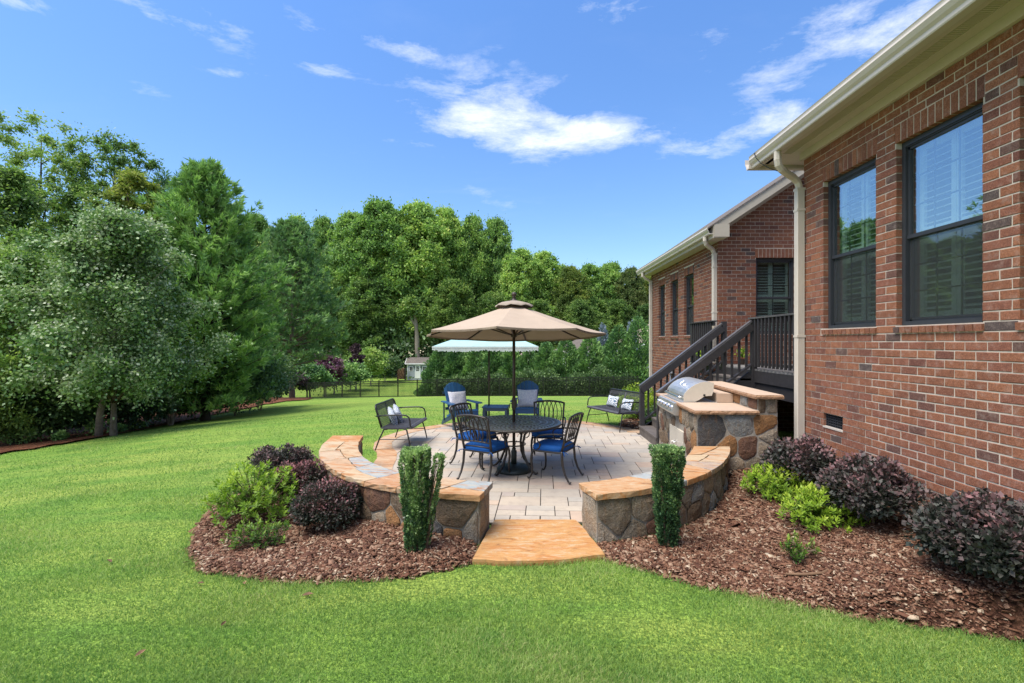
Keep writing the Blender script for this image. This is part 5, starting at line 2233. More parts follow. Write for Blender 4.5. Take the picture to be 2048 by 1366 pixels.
def table():
    t = thing('dining_table', 'round black cast metal dining table with pierced top around the umbrella pole', 'table', (TC[0], TC[1], 0.001))
    C = MT['cast']
    m = MB()
    z0, z1 = .712, .727

    def ring(a, b):
        n = 56
        vs = []
        for r_, z in ((a, z0), (b, z0), (b, z1), (a, z1)):
            for j in range(n):
                q = 2 * math.pi * j / n
                vs.append((r_ * math.cos(q), r_ * math.sin(q), z))
        fs = [(k * n + j, k * n + (j + 1) % n, ((k + 1) % 4) * n + (j + 1) % n, ((k + 1) % 4) * n + j) for k in range(4) for j in range(n)]
        m.add(vs, fs)
    R_ = [.03, .115, .21, .305, .40, .495, .59, .70]
    ring(.022, .045)
    for r_ in R_[1:-1]:
        ring(r_ - .012, r_ + .012)
    ring(.655, .70)
    cnt = [10, 18, 26, 34, 44, 54, 62]
    for k in range(7):
        a, b = R_[k] + .008, R_[k + 1] - (.008 if k < 6 else .04)
        n = cnt[k]
        tw = (.16 if k % 2 else -.16) / (k * .5 + 1) * 1.6
        for j in range(n):
            q = 2 * math.pi * j / n
            w = (2 * math.pi * ((a + b) / 2) / n) * .42
            p = Vector((a * math.cos(q), a * math.sin(q), (z0 + z1) / 2))
            e = Vector((b * math.cos(q + tw), b * math.sin(q + tw), (z0 + z1) / 2))
            m.bar(p, e, w, z1 - z0 - .003)
    m.build('pierced_top', MT['casttop'], t)
    m = MB()
    n = 56
    m.tube([(.69 * math.cos(2 * math.pi * j / n), .69 * math.sin(2 * math.pi * j / n), .705) for j in range(n)], .016, 6, closed=True)
    m.build('rim', C, t, smooth=True)
    for k in range(4):
        q = R(45 + 90 * k + 8)
        c, s = math.cos(q), math.sin(q)
        m = MB()
        pr = [(.42, .70), (.30, .66), (.20, .56), (.165, .42), (.18, .28), (.25, .14), (.34, .05), (.40, .02), (.43, .04)]
        m.tube([(r_ * c, r_ * s, z) for r_, z in pr], [.015, .018, .018, .018, .018, .018, .018, .016, .013], 8)
        m.build('leg', C, t, smooth=True)
        m = MB()
        m.tube([((.2 + .09 * math.cos(a)) * c, (.2 + .09 * math.cos(a)) * s, .60 + .09 * math.sin(a)) for a in [i * .6 for i in range(-2, 8)]], .008, 6)
        m.build('scroll', C, t, smooth=True)
    m = MB()
    m.tube([(.17 * math.cos(2 * math.pi * j / 24), .17 * math.sin(2 * math.pi * j / 24), .40) for j in range(24)], .010, 6, closed=True)
    m.build('stretcher_ring', C, t, smooth=True)


table()


def umbrella():
    t = thing('patio_umbrella', 'large beige octagonal patio umbrella standing through the round table', 'umbrella', (TC[0], TC[1], 0.001))
    MB().lathe([(.255, 0), (.26, .02), (.25, .05), (.19, .085), (.08, .105), (.045, .11)], 32).build('base', MT['base'], t, smooth=True)
    MB().lathe([(.042, .10), (.042, .30), (.03, .31), (.03, .34)], 16).build('base_tube', MT['base'], t, smooth=True)
    MB().lathe([(.022, .2), (.022, 2.50)], 14).build('pole', MT['rib'], t, smooth=True)
    m = MB()
    m.box(-.035, .035, -.045, .03, .93, 1.06, bv=.012)
    m.box(-.028, .028, -.036, .03, .90, 1.09, bv=.010)
    cr = m.build('crank_housing', MT['rib'], t)
    MB().tube([(-.035, -.02, 1.0), (-.06, -.02, 1.0), (-.065, -.02, .93)], .008, 6).build('crank_handle', MT['rib'], cr)
    # canopy, leaning a little away
    Mt = Matrix.Translation((0, 0, 2.03)) @ Matrix.Rotation(R(-3.3), 4, 'X')
    Rr, hh = 1.345, .455
    a0 = R(-98)

    def surf(k, f, w):  # k corner index, f 0 centre..1 rim, w 0..1 across the gore
        a, b = a0 + k * math.pi / 4, a0 + (k + 1) * math.pi / 4
        p = Vector((math.cos(a), math.sin(a), 0)) * (1 - w) + Vector((math.cos(b), math.sin(b), 0)) * w
        z = hh * (1 - f) ** 1.12
        sag = -.022 * math.sin(math.pi * w) * f * (1 - .2 * f)
        r_ = Rr * f * (1 - .018 * math.sin(math.pi * w) * f)
        return Vector((p.x * r_, p.y * r_, z + sag))
    for k in range(8):
        vs = []
        nf, nw = 10, 6
        for i in range(nf + 1):
            f = .05 + .95 * i / nf
            for j in range(nw + 1):
                vs.append(surf(k, f, j / nw))
        n = len(vs)
        vs2 = [v - Vector((0, 0, .004)) for v in vs]
        # short hem turned down at the rim
        hem = [surf(k, 1.0, j / nw) - Vector((0, 0, .028)) for j in range(nw + 1)]
        fs = []
        for i in range(nf):
            for j in range(nw):
                a = i * (nw + 1) + j
                fs.append((a, a + nw + 1, a + nw + 2, a + 1))
                fs.append((n + a, n + a + 1, n + a + nw + 2, n + a + nw + 1))
        b0 = nf * (nw + 1)
        for j in range(nw):
            fs.append((b0 + j, 2 * n + j, 2 * n + j + 1, b0 + j + 1))
            fs.append((n + b0 + j, n + b0 + j + 1, 2 * n + j + 1, 2 * n + j))
        m = MB(Mt)
        m.add(vs + vs2 + hem, fs)
        m.build('canopy_panel', MT['canvas'], t)
        m = MB(Mt)
        a = a0 + k * math.pi / 4
        pts = [surf(k, f, 0) - Vector((0, 0, .016)) for f in (.1, .3, .5, .7, .85, .99)]
        for p, q in zip(pts, pts[1:]):
            m.bar(p, q, .016, .022)
        rib = m.build('rib', MT['rib'], t)
        m = MB(Mt)
        m.bar(Vector((math.cos(a) * .03, math.sin(a) * .03, -.02)), surf(k, .5, 0) - Vector((0, 0, .03)), .014, .018)
        m.build('strut', MT['rib'], rib)
    m = MB(Mt)
    n = 24
    vs = []
    for i, (r_, z) in enumerate(((.03, .50), (.13, .480), (.22, .450), (.285, .418), (.288, .402))):
        for j in range(n):
            a = a0 + 2 * math.pi * j / n
            wv = .010 * math.sin(j * math.pi * 2 / 3 + 1) * (i > 1)
            k = 1 - .05 * (1 - abs(math.cos(2 * (a - a0) * 2)))
            vs.append((r_ * math.cos(a) * k, r_ * math.sin(a) * k, z + wv))
    m.add(vs, [(i * n + j, i * n + (j + 1) % n, (i + 1) * n + (j + 1) % n, (i + 1) * n + j) for i in range(4) for j in range(n)])
    m.build('vent_canopy', MT['vent'], t, smooth=True)
    m = MB(Mt)
    m.lathe([(.055, .49), (.05, .505), (.028, .515), (.024, .54), (.034, .548), (.022, .556), (.030, .566), (.039, .585), (.036, .605), (.022, .622), (.004, .63)], 16)
    m.build('finial', MT['rib'], t, smooth=True)
    MB().lathe([(.035, 1.98), (.045, 1.99), (.045, 2.03), (.035, 2.04)], 12).build('runner_hub', MT['rib'], t)


umbrella()


def teal_umbrella():
    p = ((978 - 1046) / FPX * 11.25, 11.25)
    t = thing('teal_umbrella', 'pale teal umbrella with cream fringe behind the blue side table', 'umbrella', (p[0], p[1], 0.001))
    MB().lathe([(.22, 0), (.22, .03), (.06, .06), (.03, .07), (.03, .2)], 24).build('base', MT['base'], t, smooth=True)
    MB().lathe([(.019, .05), (.019, 2.26)], 12).build('pole', MT['rib'], t, smooth=True)
    MB().lathe([(.03, 1.02), (.036, 1.05), (.036, 1.12), (.03, 1.15)], 10).build('crank_housing', MT['rib'], t)
    zr, hx, hy, ap = 1.815, 1.10, 1.10, 2.24
    c8 = [(-hx, -hy), (0, -hy * 1.0), (hx, -hy), (hx, 0), (hx, hy), (0, hy), (-hx, hy), (-hx, 0)]
    sc = [1, .99, 1, .99, 1, .99, 1, .99]
    for k in range(8):
        a, b = c8[k], c8[(k + 1) % 8]
        vs, nf, nw = [], 6, 4
        for i in range(nf + 1):
            f = .03 + .97 * i / nf
            for j in range(nw + 1):
                w = j / nw
                x, y = a[0] * (1 - w) + b[0] * w, a[1] * (1 - w) + b[1] * w
                vs.append((x * f, y * f, zr + (ap - zr) * (1 - f) ** .95 - .025 * math.sin(math.pi * w) * f))
        n = len(vs)
        vs += [(x, y, z - .004) for x, y, z in vs]
        fs = []
        for i in range(nf):
            for j in range(nw):
                q = i * (nw + 1) + j
                fs += [(q, q + nw + 1, q + nw + 2, q + 1), (n + q, n + q + 1, n + q + nw + 2, n + q + nw + 1)]
        MB().add(vs, fs).build('canopy_panel', MT['teal'], t)
        m = MB()
        m.bar((a[0] * .03, a[1] * .03, ap - .02), (a[0] * .99, a[1] * .99, zr - .014), .014, .014)
        m.build('rib', MT['rib'], t)
    m = MB()
    rr = random.Random(3)
    for k in range(8):
        a, b = Vector((*c8[k], 0)), Vector((*c8[(k + 1) % 8], 0))
        for i in range(46):
            w0, w1 = i / 46, (i + .75) / 46
            sg = -.025 * math.sin(math.pi * (w0 + w1) / 2)
            p0, p1 = a.lerp(b, w0), a.lerp(b, w1)
            d = .075 + rr.uniform(-.015, .02)
            m.add([(p0.x, p0.y, zr + sg), (p1.x, p1.y, zr + sg), (p1.x * 1.003, p1.y * 1.003, zr + sg - d), (p0.x * 1.003, p0.y * 1.003, zr + sg - d)], [(0, 1, 2, 3)], rr.random())
        m.bar(a * 1.002 + Vector((0, 0, zr - .012)), b * 1.002 + Vector((0, 0, zr - .012)), .006, .03)
    m.build('fringe', MT['fringe'], t)


teal_umbrella()


def loveseat(name, label, loc, rz, L):
    """local: faces +Y, length along X"""
    t = thing(name, label, 'bench', (*loc, 0.001), rz, 'woven benches at the patio edge')
    h = L / 2
    K, Wk = MT['bench'], MT['wicker']
    # woven seat with rolled front
    pr = [(-.27, .395), (-.10, .38), (.10, .385), (.20, .40), (.265, .425), (.30, .40), (.29, .37), (.20, .372), (.10, .362), (-.10, .358), (-.27, .372)]
    k = len(pr)
    m = MB()
    m.add([(-h + .03, y, z) for y, z in pr] + [(h - .03, y, z) for y, z in pr],
          [tuple(range(k)), tuple(range(2 * k - 1, k - 1, -1))] + [(i, (i + 1) % k, (i + 1) % k + k, i + k) for i in range(k)])
    for i in range(int(L / .035)):
        x = -h + .045 + i * .035
        m.box(x, x + .016, -.26, .20, .378, .402)
    m.build('woven_seat', Wk, t)

    def bp(x, z):
        return Vector((x, -.26 - (z - .38) * .30, z))
    # back frame (rounded) and net
    m = MB()
    cor = [bp(-h + .02, .38), bp(-h + .02, .72), bp(-h + .035, .765), bp(-h + .08, .785), bp(h - .08, .785), bp(h - .035, .765), bp(h - .02, .72), bp(h - .02, .38)]
    m.tube(cor, .017, 8)
    m.tube([bp(0, .39), bp(0, .78)], .011, 6)
    m.build('back_frame', K, t, smooth=True)
    m = MB()
    n = int(L / .030)
    for i in range(n + 1):
        x = -h + .03 + (L - .06) * i / n
        m.bar(bp(x, .40), bp(x, .78), .005, .005, (0, 1, 0))
    for i in range(13):
        z = .42 + .36 * i / 12
        m.bar(bp(-h + .02, z), bp(h - .02, z), .005, .006, (0, 1, 0))
    for i in range(6):
        z = .695 + .015 * i
        m.bar(bp(-h + .02, z), bp(h - .02, z), .008, .007, (0, 1, 0))
    for x in (-h + .035, h - .035, -h + .055, h - .055, -.02, .02):
        m.bar(bp(x, .40), bp(x, .77), .018, .008, (0, 1, 0))
    m.build('woven_back', Wk, t)
    for s in (-1, 1):
        x = s * (h - .005)
        m = MB()
        m.tube([(x, -.36, .595), (x, -.10, .615), (x, .12, .62), (x, .19, .61), (x, .235, .575), (x, .25, .52), (x, .262, .42)], .013, 8)
        m.build('arm', K, t, smooth=True)
        for (y0, y1) in ((.19, .28), (-.22, -.36)):
            m = MB()
            m.tube([(s * (h - .05), y0 * .6, .372), (s * (h - .02), y0, .355), (s * (h + .005), (y0 + y1) / 2, .2), (s * (h + .02), y1, 0)], [.014, .014, .013, .011], 8)
            m.build('leg', K, t, smooth=True)
        m = MB()
        m.tube([(s * (h + .003), -.285, .19), (s * (h + .003), .235, .19)], .008, 6)
        m.build('stretcher', K, t)
    return t


b1 = ((-2.22, 9.20), facing(1.0, -.05))
b2 = ((2.02, 11.05), facing(-.92, -.42))
loveseat('woven_bench', 'black woven outdoor loveseat at the left edge of the patio, side-on', *b1, 1.10)
loveseat('woven_bench', 'black woven outdoor loveseat at the back right of the patio near the stair', *b2, 1.28)


def pillow(label, w, h, th, mat, M, group, seed=0):
    """soft pillow with pinched corners; M places its centre"""
    n = 14
    vs = []
    for s in (1, -1):
        for i in range(n + 1):
            for j in range(n + 1):
                u, v = -1 + 2 * i / n, -1 + 2 * j / n
                e = (1 - abs(u) ** 2.6) * (1 - abs(v) ** 2.6)
                pin = 1 - .07 * (1 - abs(v) ** 2) * abs(u) ** 3
                pin2 = 1 - .09 * (1 - abs(u) ** 2) * abs(v) ** 3
                z = s * th / 2 * max(e, 0) ** .45
                z += .006 * math.sin(u * 5 + seed) * math.cos(v * 4 + seed)
                vs.append((u * w / 2 * pin, z, v * h / 2 * pin2))
    fs = []
    N = (n + 1) ** 2
    for i in range(n):
        for j in range(n):
            a = i * (n + 1) + j
            fs.append((a, a + 1, a + n + 2, a + n + 1))
            fs.append((N + a, N + a + n + 1, N + a + n + 2, N + a + 1))
    m = MB()
    m.add(vs, fs)
    o = m.build('throw_pillow', mat, None, smooth=True)
    o.matrix_world = M
    tag(o, label, 'pillow', group)
    return o


def on(bench, x, y, z, tilt, twist=0, roll=0):
    (bx, by), rz = bench
    return Matrix.Translation((bx, by, 0)) @ Matrix.Rotation(rz, 4, 'Z') @ Matrix.Translation((x, y, z)) @ Matrix.Rotation(R(twist), 4, 'Z') @ Matrix.Rotation(R(tilt), 4, 'X') @ Matrix.Rotation(R(roll), 4, 'Y')


GP = 'patterned pillows on the woven benches'
pillow('blue and white patterned pillow lying nearer the camera on the left bench', .36, .30, .12, MT['pil1'], on(b1, .19, -.17, .535, 22, 20, 22), GP, 1)
pillow('blue and white patterned pillow leaning behind the other on the left bench', .36, .30, .12, MT['pil1'], on(b1, -.06, -.15, .55, 22, 16, 26), GP, 2)
pillow('medallion patterned pillow on the right bench, the one farther from the stair', .40, .26, .12, MT['pil1'], on(b2, .33, -.235, .525, 18, 0, 0), GP, 3)
pillow('medallion patterned pillow on the right bench, the one beside the stair', .40, .26, .12, MT['pil1'], on(b2, -.24, -.22, .515, 20, -4, 2), GP, 4)


def adirondack(label, loc, rz):
    t = thing('adirondack_chair', label, 'chair', (*loc, 0.001), rz, 'blue adirondack chairs')
    A_, B_ = MT['navy'], MT['navydark']
    W = .50
    for s in (-1, 1):
        m = MB()
        m.hexa([(s * .24 - .012, .38, .30), (s * .24 + .012, .38, .30), (s * .24 + .012, -.50, .0), (s * .24 - .012, -.50, .0),
                (s * .24 - .012, .38, .40), (s * .24 + .012, .38, .40), (s * .24 + .012, -.42, .13), (s * .24 - .012, -.42, .13)])
        m.build('side_rail', B_, t)
        MB().box(s * .275 - .014, s * .275 + .014, .27, .37, 0, .55).build('front_leg', B_, t)
        m = MB()
        p = [(-.30, .055), (-.10, .06), (.10, .075), (.28, .095), (.40, .085), (.44, .05), (.44, -.03), (.40, -.055), (.1, -.04), (-.30, -.04)]
        q = [(s * (.285 + (x_ if s > 0 else x_)), y_) for y_, x_ in p]
        if area(q) < 0:
            q = q[::-1]
        m.prism(q, .55, .572)
        m.build('arm', A_, t)
        MB().box(s * .27 - .012, s * .27 + .012, -.30, -.26, .14, .55).build('arm_post', B_, t)
    for i in range(6):
        y = .375 - i * .095
        z = .405 - i * .032
        m = MB()
        m.bar((-.265, y, z), (.265, y, z), .082, .02, (0, .34, 1))
        m.build('seat_slat', A_, t)
    MB().box(-.265, .265, .382, .402, .29, .39).build('front_apron', A_, t)
    # fan back of six tapered slats with an arched top
    nS = 6
    for i in range(nS):
        x0 = (i - 2.5)
        hgt = .80 - .016 * x0 * x0
        bw, tw = .068, .082
        cb, ct = x0 * .072, x0 * .087
        m = MB()
        pts = []
        for z, c, w in ((0, cb, bw), (hgt - .03, ct, tw), (hgt, ct, tw * .9)):
            zl_, zr_ = (z, z) if z < hgt - .001 else (.80 - .016 * (x0 - .5) ** 2, .80 - .016 * (x0 + .5) ** 2)
            pts.append((c - w / 2, zl_, c + w / 2, zr_))
        vs = []
        for (xa, za, xb, zb) in pts:
            for d in (0, .02):
                cup = .006 * x0 * x0
                for x, z in ((xa, za), (xb, zb)):
                    yy = -.10 - z * .40 + d + cup
                    vs.append((x, yy, .24 + z * .92))
        # rows of 4: (xa,d0),(xb,d0),(xa,d1),(xb,d1)
        fs = []
        for k in range(2):
            a, b = k * 4, (k + 1) * 4
            fs += [(a, b, b + 1, a + 1), (a + 2, a + 3, b + 3, b + 2), (a, a + 2, b + 2, b), (a + 1, b + 1, b + 3, a + 3)]
        fs += [(0, 1, 3, 2), (8, 10, 11, 9)]
        m.add(vs, fs)
        m.build('back_slat', A_, t)
    for z in (.18, .56):
        y = -.10 - z * .40 - .02
        MB().box(-.27, .27, y - .015, y + .008, .24 + z * .92 - .03, .24 + z * .92 + .03).build('back_brace', B_, t)
    return t


a1 = ((-1.42, 11.02), facing(.50, -.86))
a2 = ((.10, 11.45), facing(-.05, -1.0))
adirondack('blue adirondack chair left of the side table, turned towards the right', *a1)
adirondack('blue adirondack chair facing the camera behind the round table', *a2)
GA = 'pale pillows on the adirondack chairs'
pillow('pale lilac script pillow in the adirondack chair at left', .44, .44, .13, MT['pil2'], on(a1, 0, -.10, .585, 22, 0, 0), GA, 5)
pillow('pale lilac script pillow in the adirondack chair facing the camera', .48, .44, .13, MT['pil2'], on(a2, 0, -.10, .585, 22, 0, 0), GA, 6)


def side_table():
    t = thing('side_table', 'low square blue side table between the two adirondack chairs', 'side table', ((992 - 1046) / FPX * 11.1, 11.1, 0.001), R(-4))
    for i in range(5):
        x = -.29 + i * .117
        MB().box(x, x + .112, -.24, .24, .44, .462).build('top_slat', MT['navy'], t)
    m = MB()
    for y in (-.215, .195):
        m.box(-.27, .27, y, y + .02, .37, .44)
    for x in (-.27, .25):
        m.box(x, x + .02, -.195, .195, .37, .44)
    m.build('apron', MT['navydark'], t)
    for sx in (-1, 1):
        for sy in (-1, 1):
            MB().box(sx * .25 - .028, sx * .25 + .028, sy * .195 - .022, sy * .195 + .022, 0, .37).build('leg', MT['navydark'], t)


side_table()


# ------------------------------------------------------------------ fence, shed and neighbours
def fline(px):
    Y = 40 / (1 + .262 * (px - 1046) / FPX)
    return (px - 1046) / FPX * Y, Y


def fence():
    a, b = fline(614), fline(1276)
    t = thing('metal_fence', 'black metal picket fence across the back of the lawn', 'fence', (a[0], a[1], g1(*a)))
    L = math.hypot(b[0] - a[0], b[1] - a[1])
    n = round(L / 1.83)
    P = [(a[0] + (b[0] - a[0]) * i / n, a[1] + (b[1] - a[1]) * i / n) for i in range(n + 1)]
    for p in P:
        z = g1(*p)
        MB().box(p[0] - .042, p[0] + .042, p[1] - .042, p[1] + .042, z - .1, z + 1.56).build('fence_post', MT['fence'], t, world=True)
    pk = MB()
    for i in range(n):
        p, q = P[i], P[i + 1]
        z0, z1 = g1(*p), g1(*q)
        for h in (.12, 1.28, 1.48):
            m = MB()
            m.bar((p[0], p[1], z0 + h), (q[0], q[1], z1 + h), .03, .055)
            m.build('rail', MT['fence'], t, world=True)
        for j in range(1, 17):
            k = j / 17
            x, y, z = p[0] + (q[0] - p[0]) * k, p[1] + (q[1] - p[1]) * k, z0 + (z1 - z0) * k
            pk.box(x - .017, x + .017, y - .017, y + .017, z + .05, z + 1.48)
    pk.build('pickets', MT['fence'], t, world=True, kind='stuff')
    # second run: turns back along the left tree line
    a2 = P[0]
    t2 = thing('metal_fence', 'black metal picket fence running off in the shade under the left pine', 'fence', (a2[0], a2[1], g1(*a2)))
    pk = MB()
    for i in range(7):
        x, y = a2[0] - 1.8 * i * .98, a2[1] + .48 * i
        x1, y1 = a2[0] - 1.8 * (i + 1) * .98, a2[1] + .48 * (i + 1)
        z, z1 = g1(x, y), g1(x1, y1)
        MB().box(x1 - .032, x1 + .032, y1 - .032, y1 + .032, z1 - .1, z1 + 1.56).build('fence_post', MT['fence'], t2, world=True)
        for h in (.12, 1.28, 1.48):
            MB().bar((x, y, z + h), (x1, y1, z1 + h), .025, .04).build('rail', MT['fence'], t2, world=True)
        for j in range(1, 17):
            k = j / 17
            pk.box(x + (x1 - x) * k - .009, x + (x1 - x) * k + .009, y + (y1 - y) * k - .009, y + (y1 - y) * k + .009, z + .05, z + 1.48)
    pk.build('pickets', MT['fence'], t2, world=True, kind='stuff')


fence()


def shed():
    D_ = 78.0
    x = lambda px: (px - 1046) / FPX * D_
    z0 = EYE - (757 - 683) * D_ / FPX
    xa, xb = x(814.5), x(856.5)
    t = thing('garden_shed', 'small grey garden shed with white trim and double window front beyond the fence', 'shed', (xa, D_, z0))
    W, dp, wh = xb - xa, 2.6, 2.42

    def b(name, mat, *a, par=t):
        return MB().box(*a).build(name, mat, par)
    b('front_wall', MT['shedwall'], 0, W, 0, .1, -.6, wh)
    # siding battens on the front
    m = MB()
    for i in range(1, 22):
        m.box(W * i / 22 - .012, W * i / 22 + .012, -.014, 0, 0, wh - .12)
    m.build('siding_battens', MT['shedwall'], t, kind='stuff')
    m = MB()
    m.add([(0, 0.1, -.6), (0, dp, -.6), (0, dp, wh), (0, dp / 2, wh + .75), (0, .1, wh), (.1, .1, -.6), (.1, dp, -.6), (.1, dp, wh), (.1, dp / 2, wh + .75), (.1, .1, wh)],
          [(0, 1, 2, 3, 4), (9, 8, 7, 6, 5), (0, 5, 6, 1), (1, 6, 7, 2), (2, 7, 8, 3), (3, 8, 9, 4), (4, 9, 5, 0)])
    m.build('side_wall', MT['shedside'], t)
    b('back_wall', MT['shedside'], .1, W, dp - .1, dp, -.6, wh)
    b('side_wall', MT['shedside'], W - .1, W, .1, dp - .1, -.6, wh)
    m = MB()
    e = .28
    for (y0, z_0, y1, z_1) in ((-e, wh - .10, dp / 2, wh + .82), (dp / 2, wh + .82, dp + e, wh - .10)):
        m.hexa([(-.3, y0, z_0), (W + .2, y0, z_0), (W + .2, y1, z_1), (-.3, y1, z_1), (-.3, y0, z_0 + .09), (W + .2, y0, z_0 + .09), (W + .2, y1, z_1 + .09), (-.3, y1, z_1 + .09)])
    m.build('roof', MT['roof'], t)
    m = MB()
    m.bar((-.31, -e, wh - .10), (-.31, dp / 2, wh + .82), .05, .16)
    m.bar((-.31, dp / 2, wh + .82), (-.31, dp + e, wh - .10), .05, .16)
    m.box(-.3, W + .2, -e - .03, -e, wh - .16, wh + .0)
    m.build('white_fascia', MT['white'], t)
    for xx in (0, W - .16):
        b('corner_trim', MT['white'], xx, xx + .16, -.03, 0, -.3, wh - .1)
    d = b('door', MT['white'], W * .37, W * .63, -.04, 0, .05, 2.12)
    for i in range(3):
        for j in range(3):
            MB().box(W * .43 + i * .17, W * .43 + i * .17 + .13, -.055, -.04, 1.2 + j * .26, 1.42 + j * .26).build('pane', MT['frame'], d)
    for wx in (.10, .72):
        w = b('window', MT['white'], W * wx, W * wx + .62, -.045, 0, 1.15, 1.95)
        for i in range(2):
            MB().box(W * wx + .09 + i * .24, W * wx + .29 + i * .24, -.06, -.045, 1.24, 1.86).build('pane', MT['frame'], w)
    for wx in (.34, .665):
        b('wall_lantern', MT['fence'], W * wx - .05, W * wx + .05, -.16, 0, 1.62, 1.95)
    # woodpile
    px0, px1 = x(798), x(811)
    wp = thing('firewood_stack', 'rack of brown split firewood leaning beside the grey shed', 'firewood', (px0, D_ - 1.0, z0))
    rr = random.Random(4)
    nx, nz = 7, 10
    for i in range(nx):
        for j in range(nz):
            if j > 7 and (i < 1):
                continue
            r_ = rr.uniform(.06, .085)
            xx = (i + .5) * (px1 - px0) / nx + (j % 2) * .06
            zz = .10 + j * .165
            m = MB()
            m.tube([(xx, -.15 + rr.uniform(-.03, .03), zz), (xx, .9, zz)], r_, 6, r=rr.random())
            m.build('log', MT['log'], wp)
    m = MB()
    for xx in (-.05, px1 - px0 + .1):
        m.box(xx, xx + .05, -.1, .8, -.6, 1.75)
    m.box(-.05, px1 - px0 + .15, -.1, .8, -.02, .02)
    m.build('rack', MT['barkd'], wp)


shed()


def neighbour(name, label, cx, cy, hw, hd, eave, peak, wallm, roofm, base):
    t = thing(name, label, 'house', (cx, cy, base))
    MB().box(-hw + .4, hw - .4, -hd + .4, hd - .4, -1, eave - base).build('wall', wallm, t)
    m = MB()
    e, p = eave - base, peak - base
    r = max(0, hw - hd)
    m.add([(-hw, -hd, e), (hw, -hd, e), (hw, hd, e), (-hw, hd, e), (-r, 0, p), (r, 0, p)],
          [(0, 1, 5, 4), (1, 2, 5), (2, 3, 4, 5), (3, 0, 4), (3, 2, 1, 0)])
    m.build('roof', roofm, t)
    m = MB()
    m.box(-hw, hw, -hd, -hd + .1, e - .25, e)
    m.build('fascia', MT['white'], t)
    for i in range(2):
        MB().box(-hw + 1.5 + i * 2.4, -hw + 2.6 + i * 2.4, -hd + .35, -hd + .41, e - 2.2, e - .6).build('window', MT['frame'], t)


Y1 = 72.0
neighbour('neighbour_house', 'white neighbouring house with grey hip roof showing between the evergreens', (1163 - 1046) / FPX * Y1 + .2, Y1 + 4, 3.9, 3.9, EYE - 20 * Y1 / FPX, EYE + 8 * Y1 / FPX, MT['white'], MT['roof'], -4.2)
neighbour('neighbour_house', 'neighbouring house with brown roof partly hidden by the brick house corner', (1302 - 1046) / FPX * 62 + 3.2, 66, 6.2, 5.5, EYE - 4 * 62 / FPX, EYE + 52 * 62 / FPX, MT['shedwall'], MT['roof2'], -3.8)
Y3 = 66
neighbour('garage', 'small white outbuilding glimpsed between evergreens right of the umbrella pole', (1056 - 1046) / FPX * Y3, Y3 + 2, 1.6, 1.6, EYE - 34 * Y3 / FPX, EYE - 12 * Y3 / FPX, MT['white'], MT['roof2'], -4.1)


# ------------------------------------------------------------------ vegetation
def norm(a):
    return a / np.maximum(np.linalg.norm(a, axis=1, keepdims=True), 1e-9)


def leaf_quads(C, D, U, L, W, fold=0.0):
    """diamond-like leaves: C base points, D length direction, U side direction"""
    n = len(C)
    L = np.broadcast_to(L, (n,))[:, None]
    W = np.broadcast_to(W, (n,))[:, None]
    S_ = norm(np.cross(D, U))
    nrm = np.cross(S_, D)
    b = C
    m1 = C + D * L * .45 + S_ * W / 2 + nrm * (W * fold)
    m2 = C + D * L * .45 - S_ * W / 2 + nrm * (W * fold)
    tip = C + D * L
    return np.stack([b, m1, tip, m2], 1).reshape(-1, 3)


def quads(n):
    return np.arange(n * 4).reshape(n, 4)


def crown_mesh(name, V, mat, rnd, parent):
    return np_mesh(name, V, quads(len(V) // 4), mat, rnd, parent)


def clump_leaves(g, cen, rad, per, leaf, aspect=.6, flat=.7, up=.35, outward=None):
    """cloud of leaves round clump centres; rad per clump"""
    k = len(cen)
    idx = np.repeat(np.arange(k), per)
    n = len(idx)
    d = norm(g.normal(0, 1, (n, 3)))
    r = np.abs(g.normal(0, .62, n)) + .12 * g.random(n)
    off = d * r[:, None] * rad[idx][:, None]
    off[:, 2] *= flat
    C = cen[idx] + off
    D = norm(g.normal(0, 1, (n, 3)) + d * .8 + np.array([0, 0, -.15]))
    U = norm(g.normal(0, 1, (n, 3)) * .8 + np.array([0, 0, up * 2]))
    L = leaf * g.uniform(.65, 1.3, n)
    V = leaf_quads(C, D, U, L, L * aspect, .12)
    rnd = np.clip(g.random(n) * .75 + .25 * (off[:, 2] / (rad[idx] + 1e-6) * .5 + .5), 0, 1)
    return V, rnd


def envelope(kind, t):
    if kind == 'oval':
        return np.sqrt(np.clip(1 - (2 * t - .9) ** 2 / 1.25, 0.02, 1)) * (1 - .25 * t)
    if kind == 'vase':
        return np.clip(.45 + 1.1 * t - .95 * t ** 3, .05, 1)
    if kind == 'cone':
        return np.clip((1 - t) ** .68 * (.62 + .38 * np.clip(t * 6, 0, 1)), .03, 1)
    if kind == 'round':
        return np.sqrt(np.clip(1 - (2 * t - 1) ** 2, .03, 1))
    return 1 - t


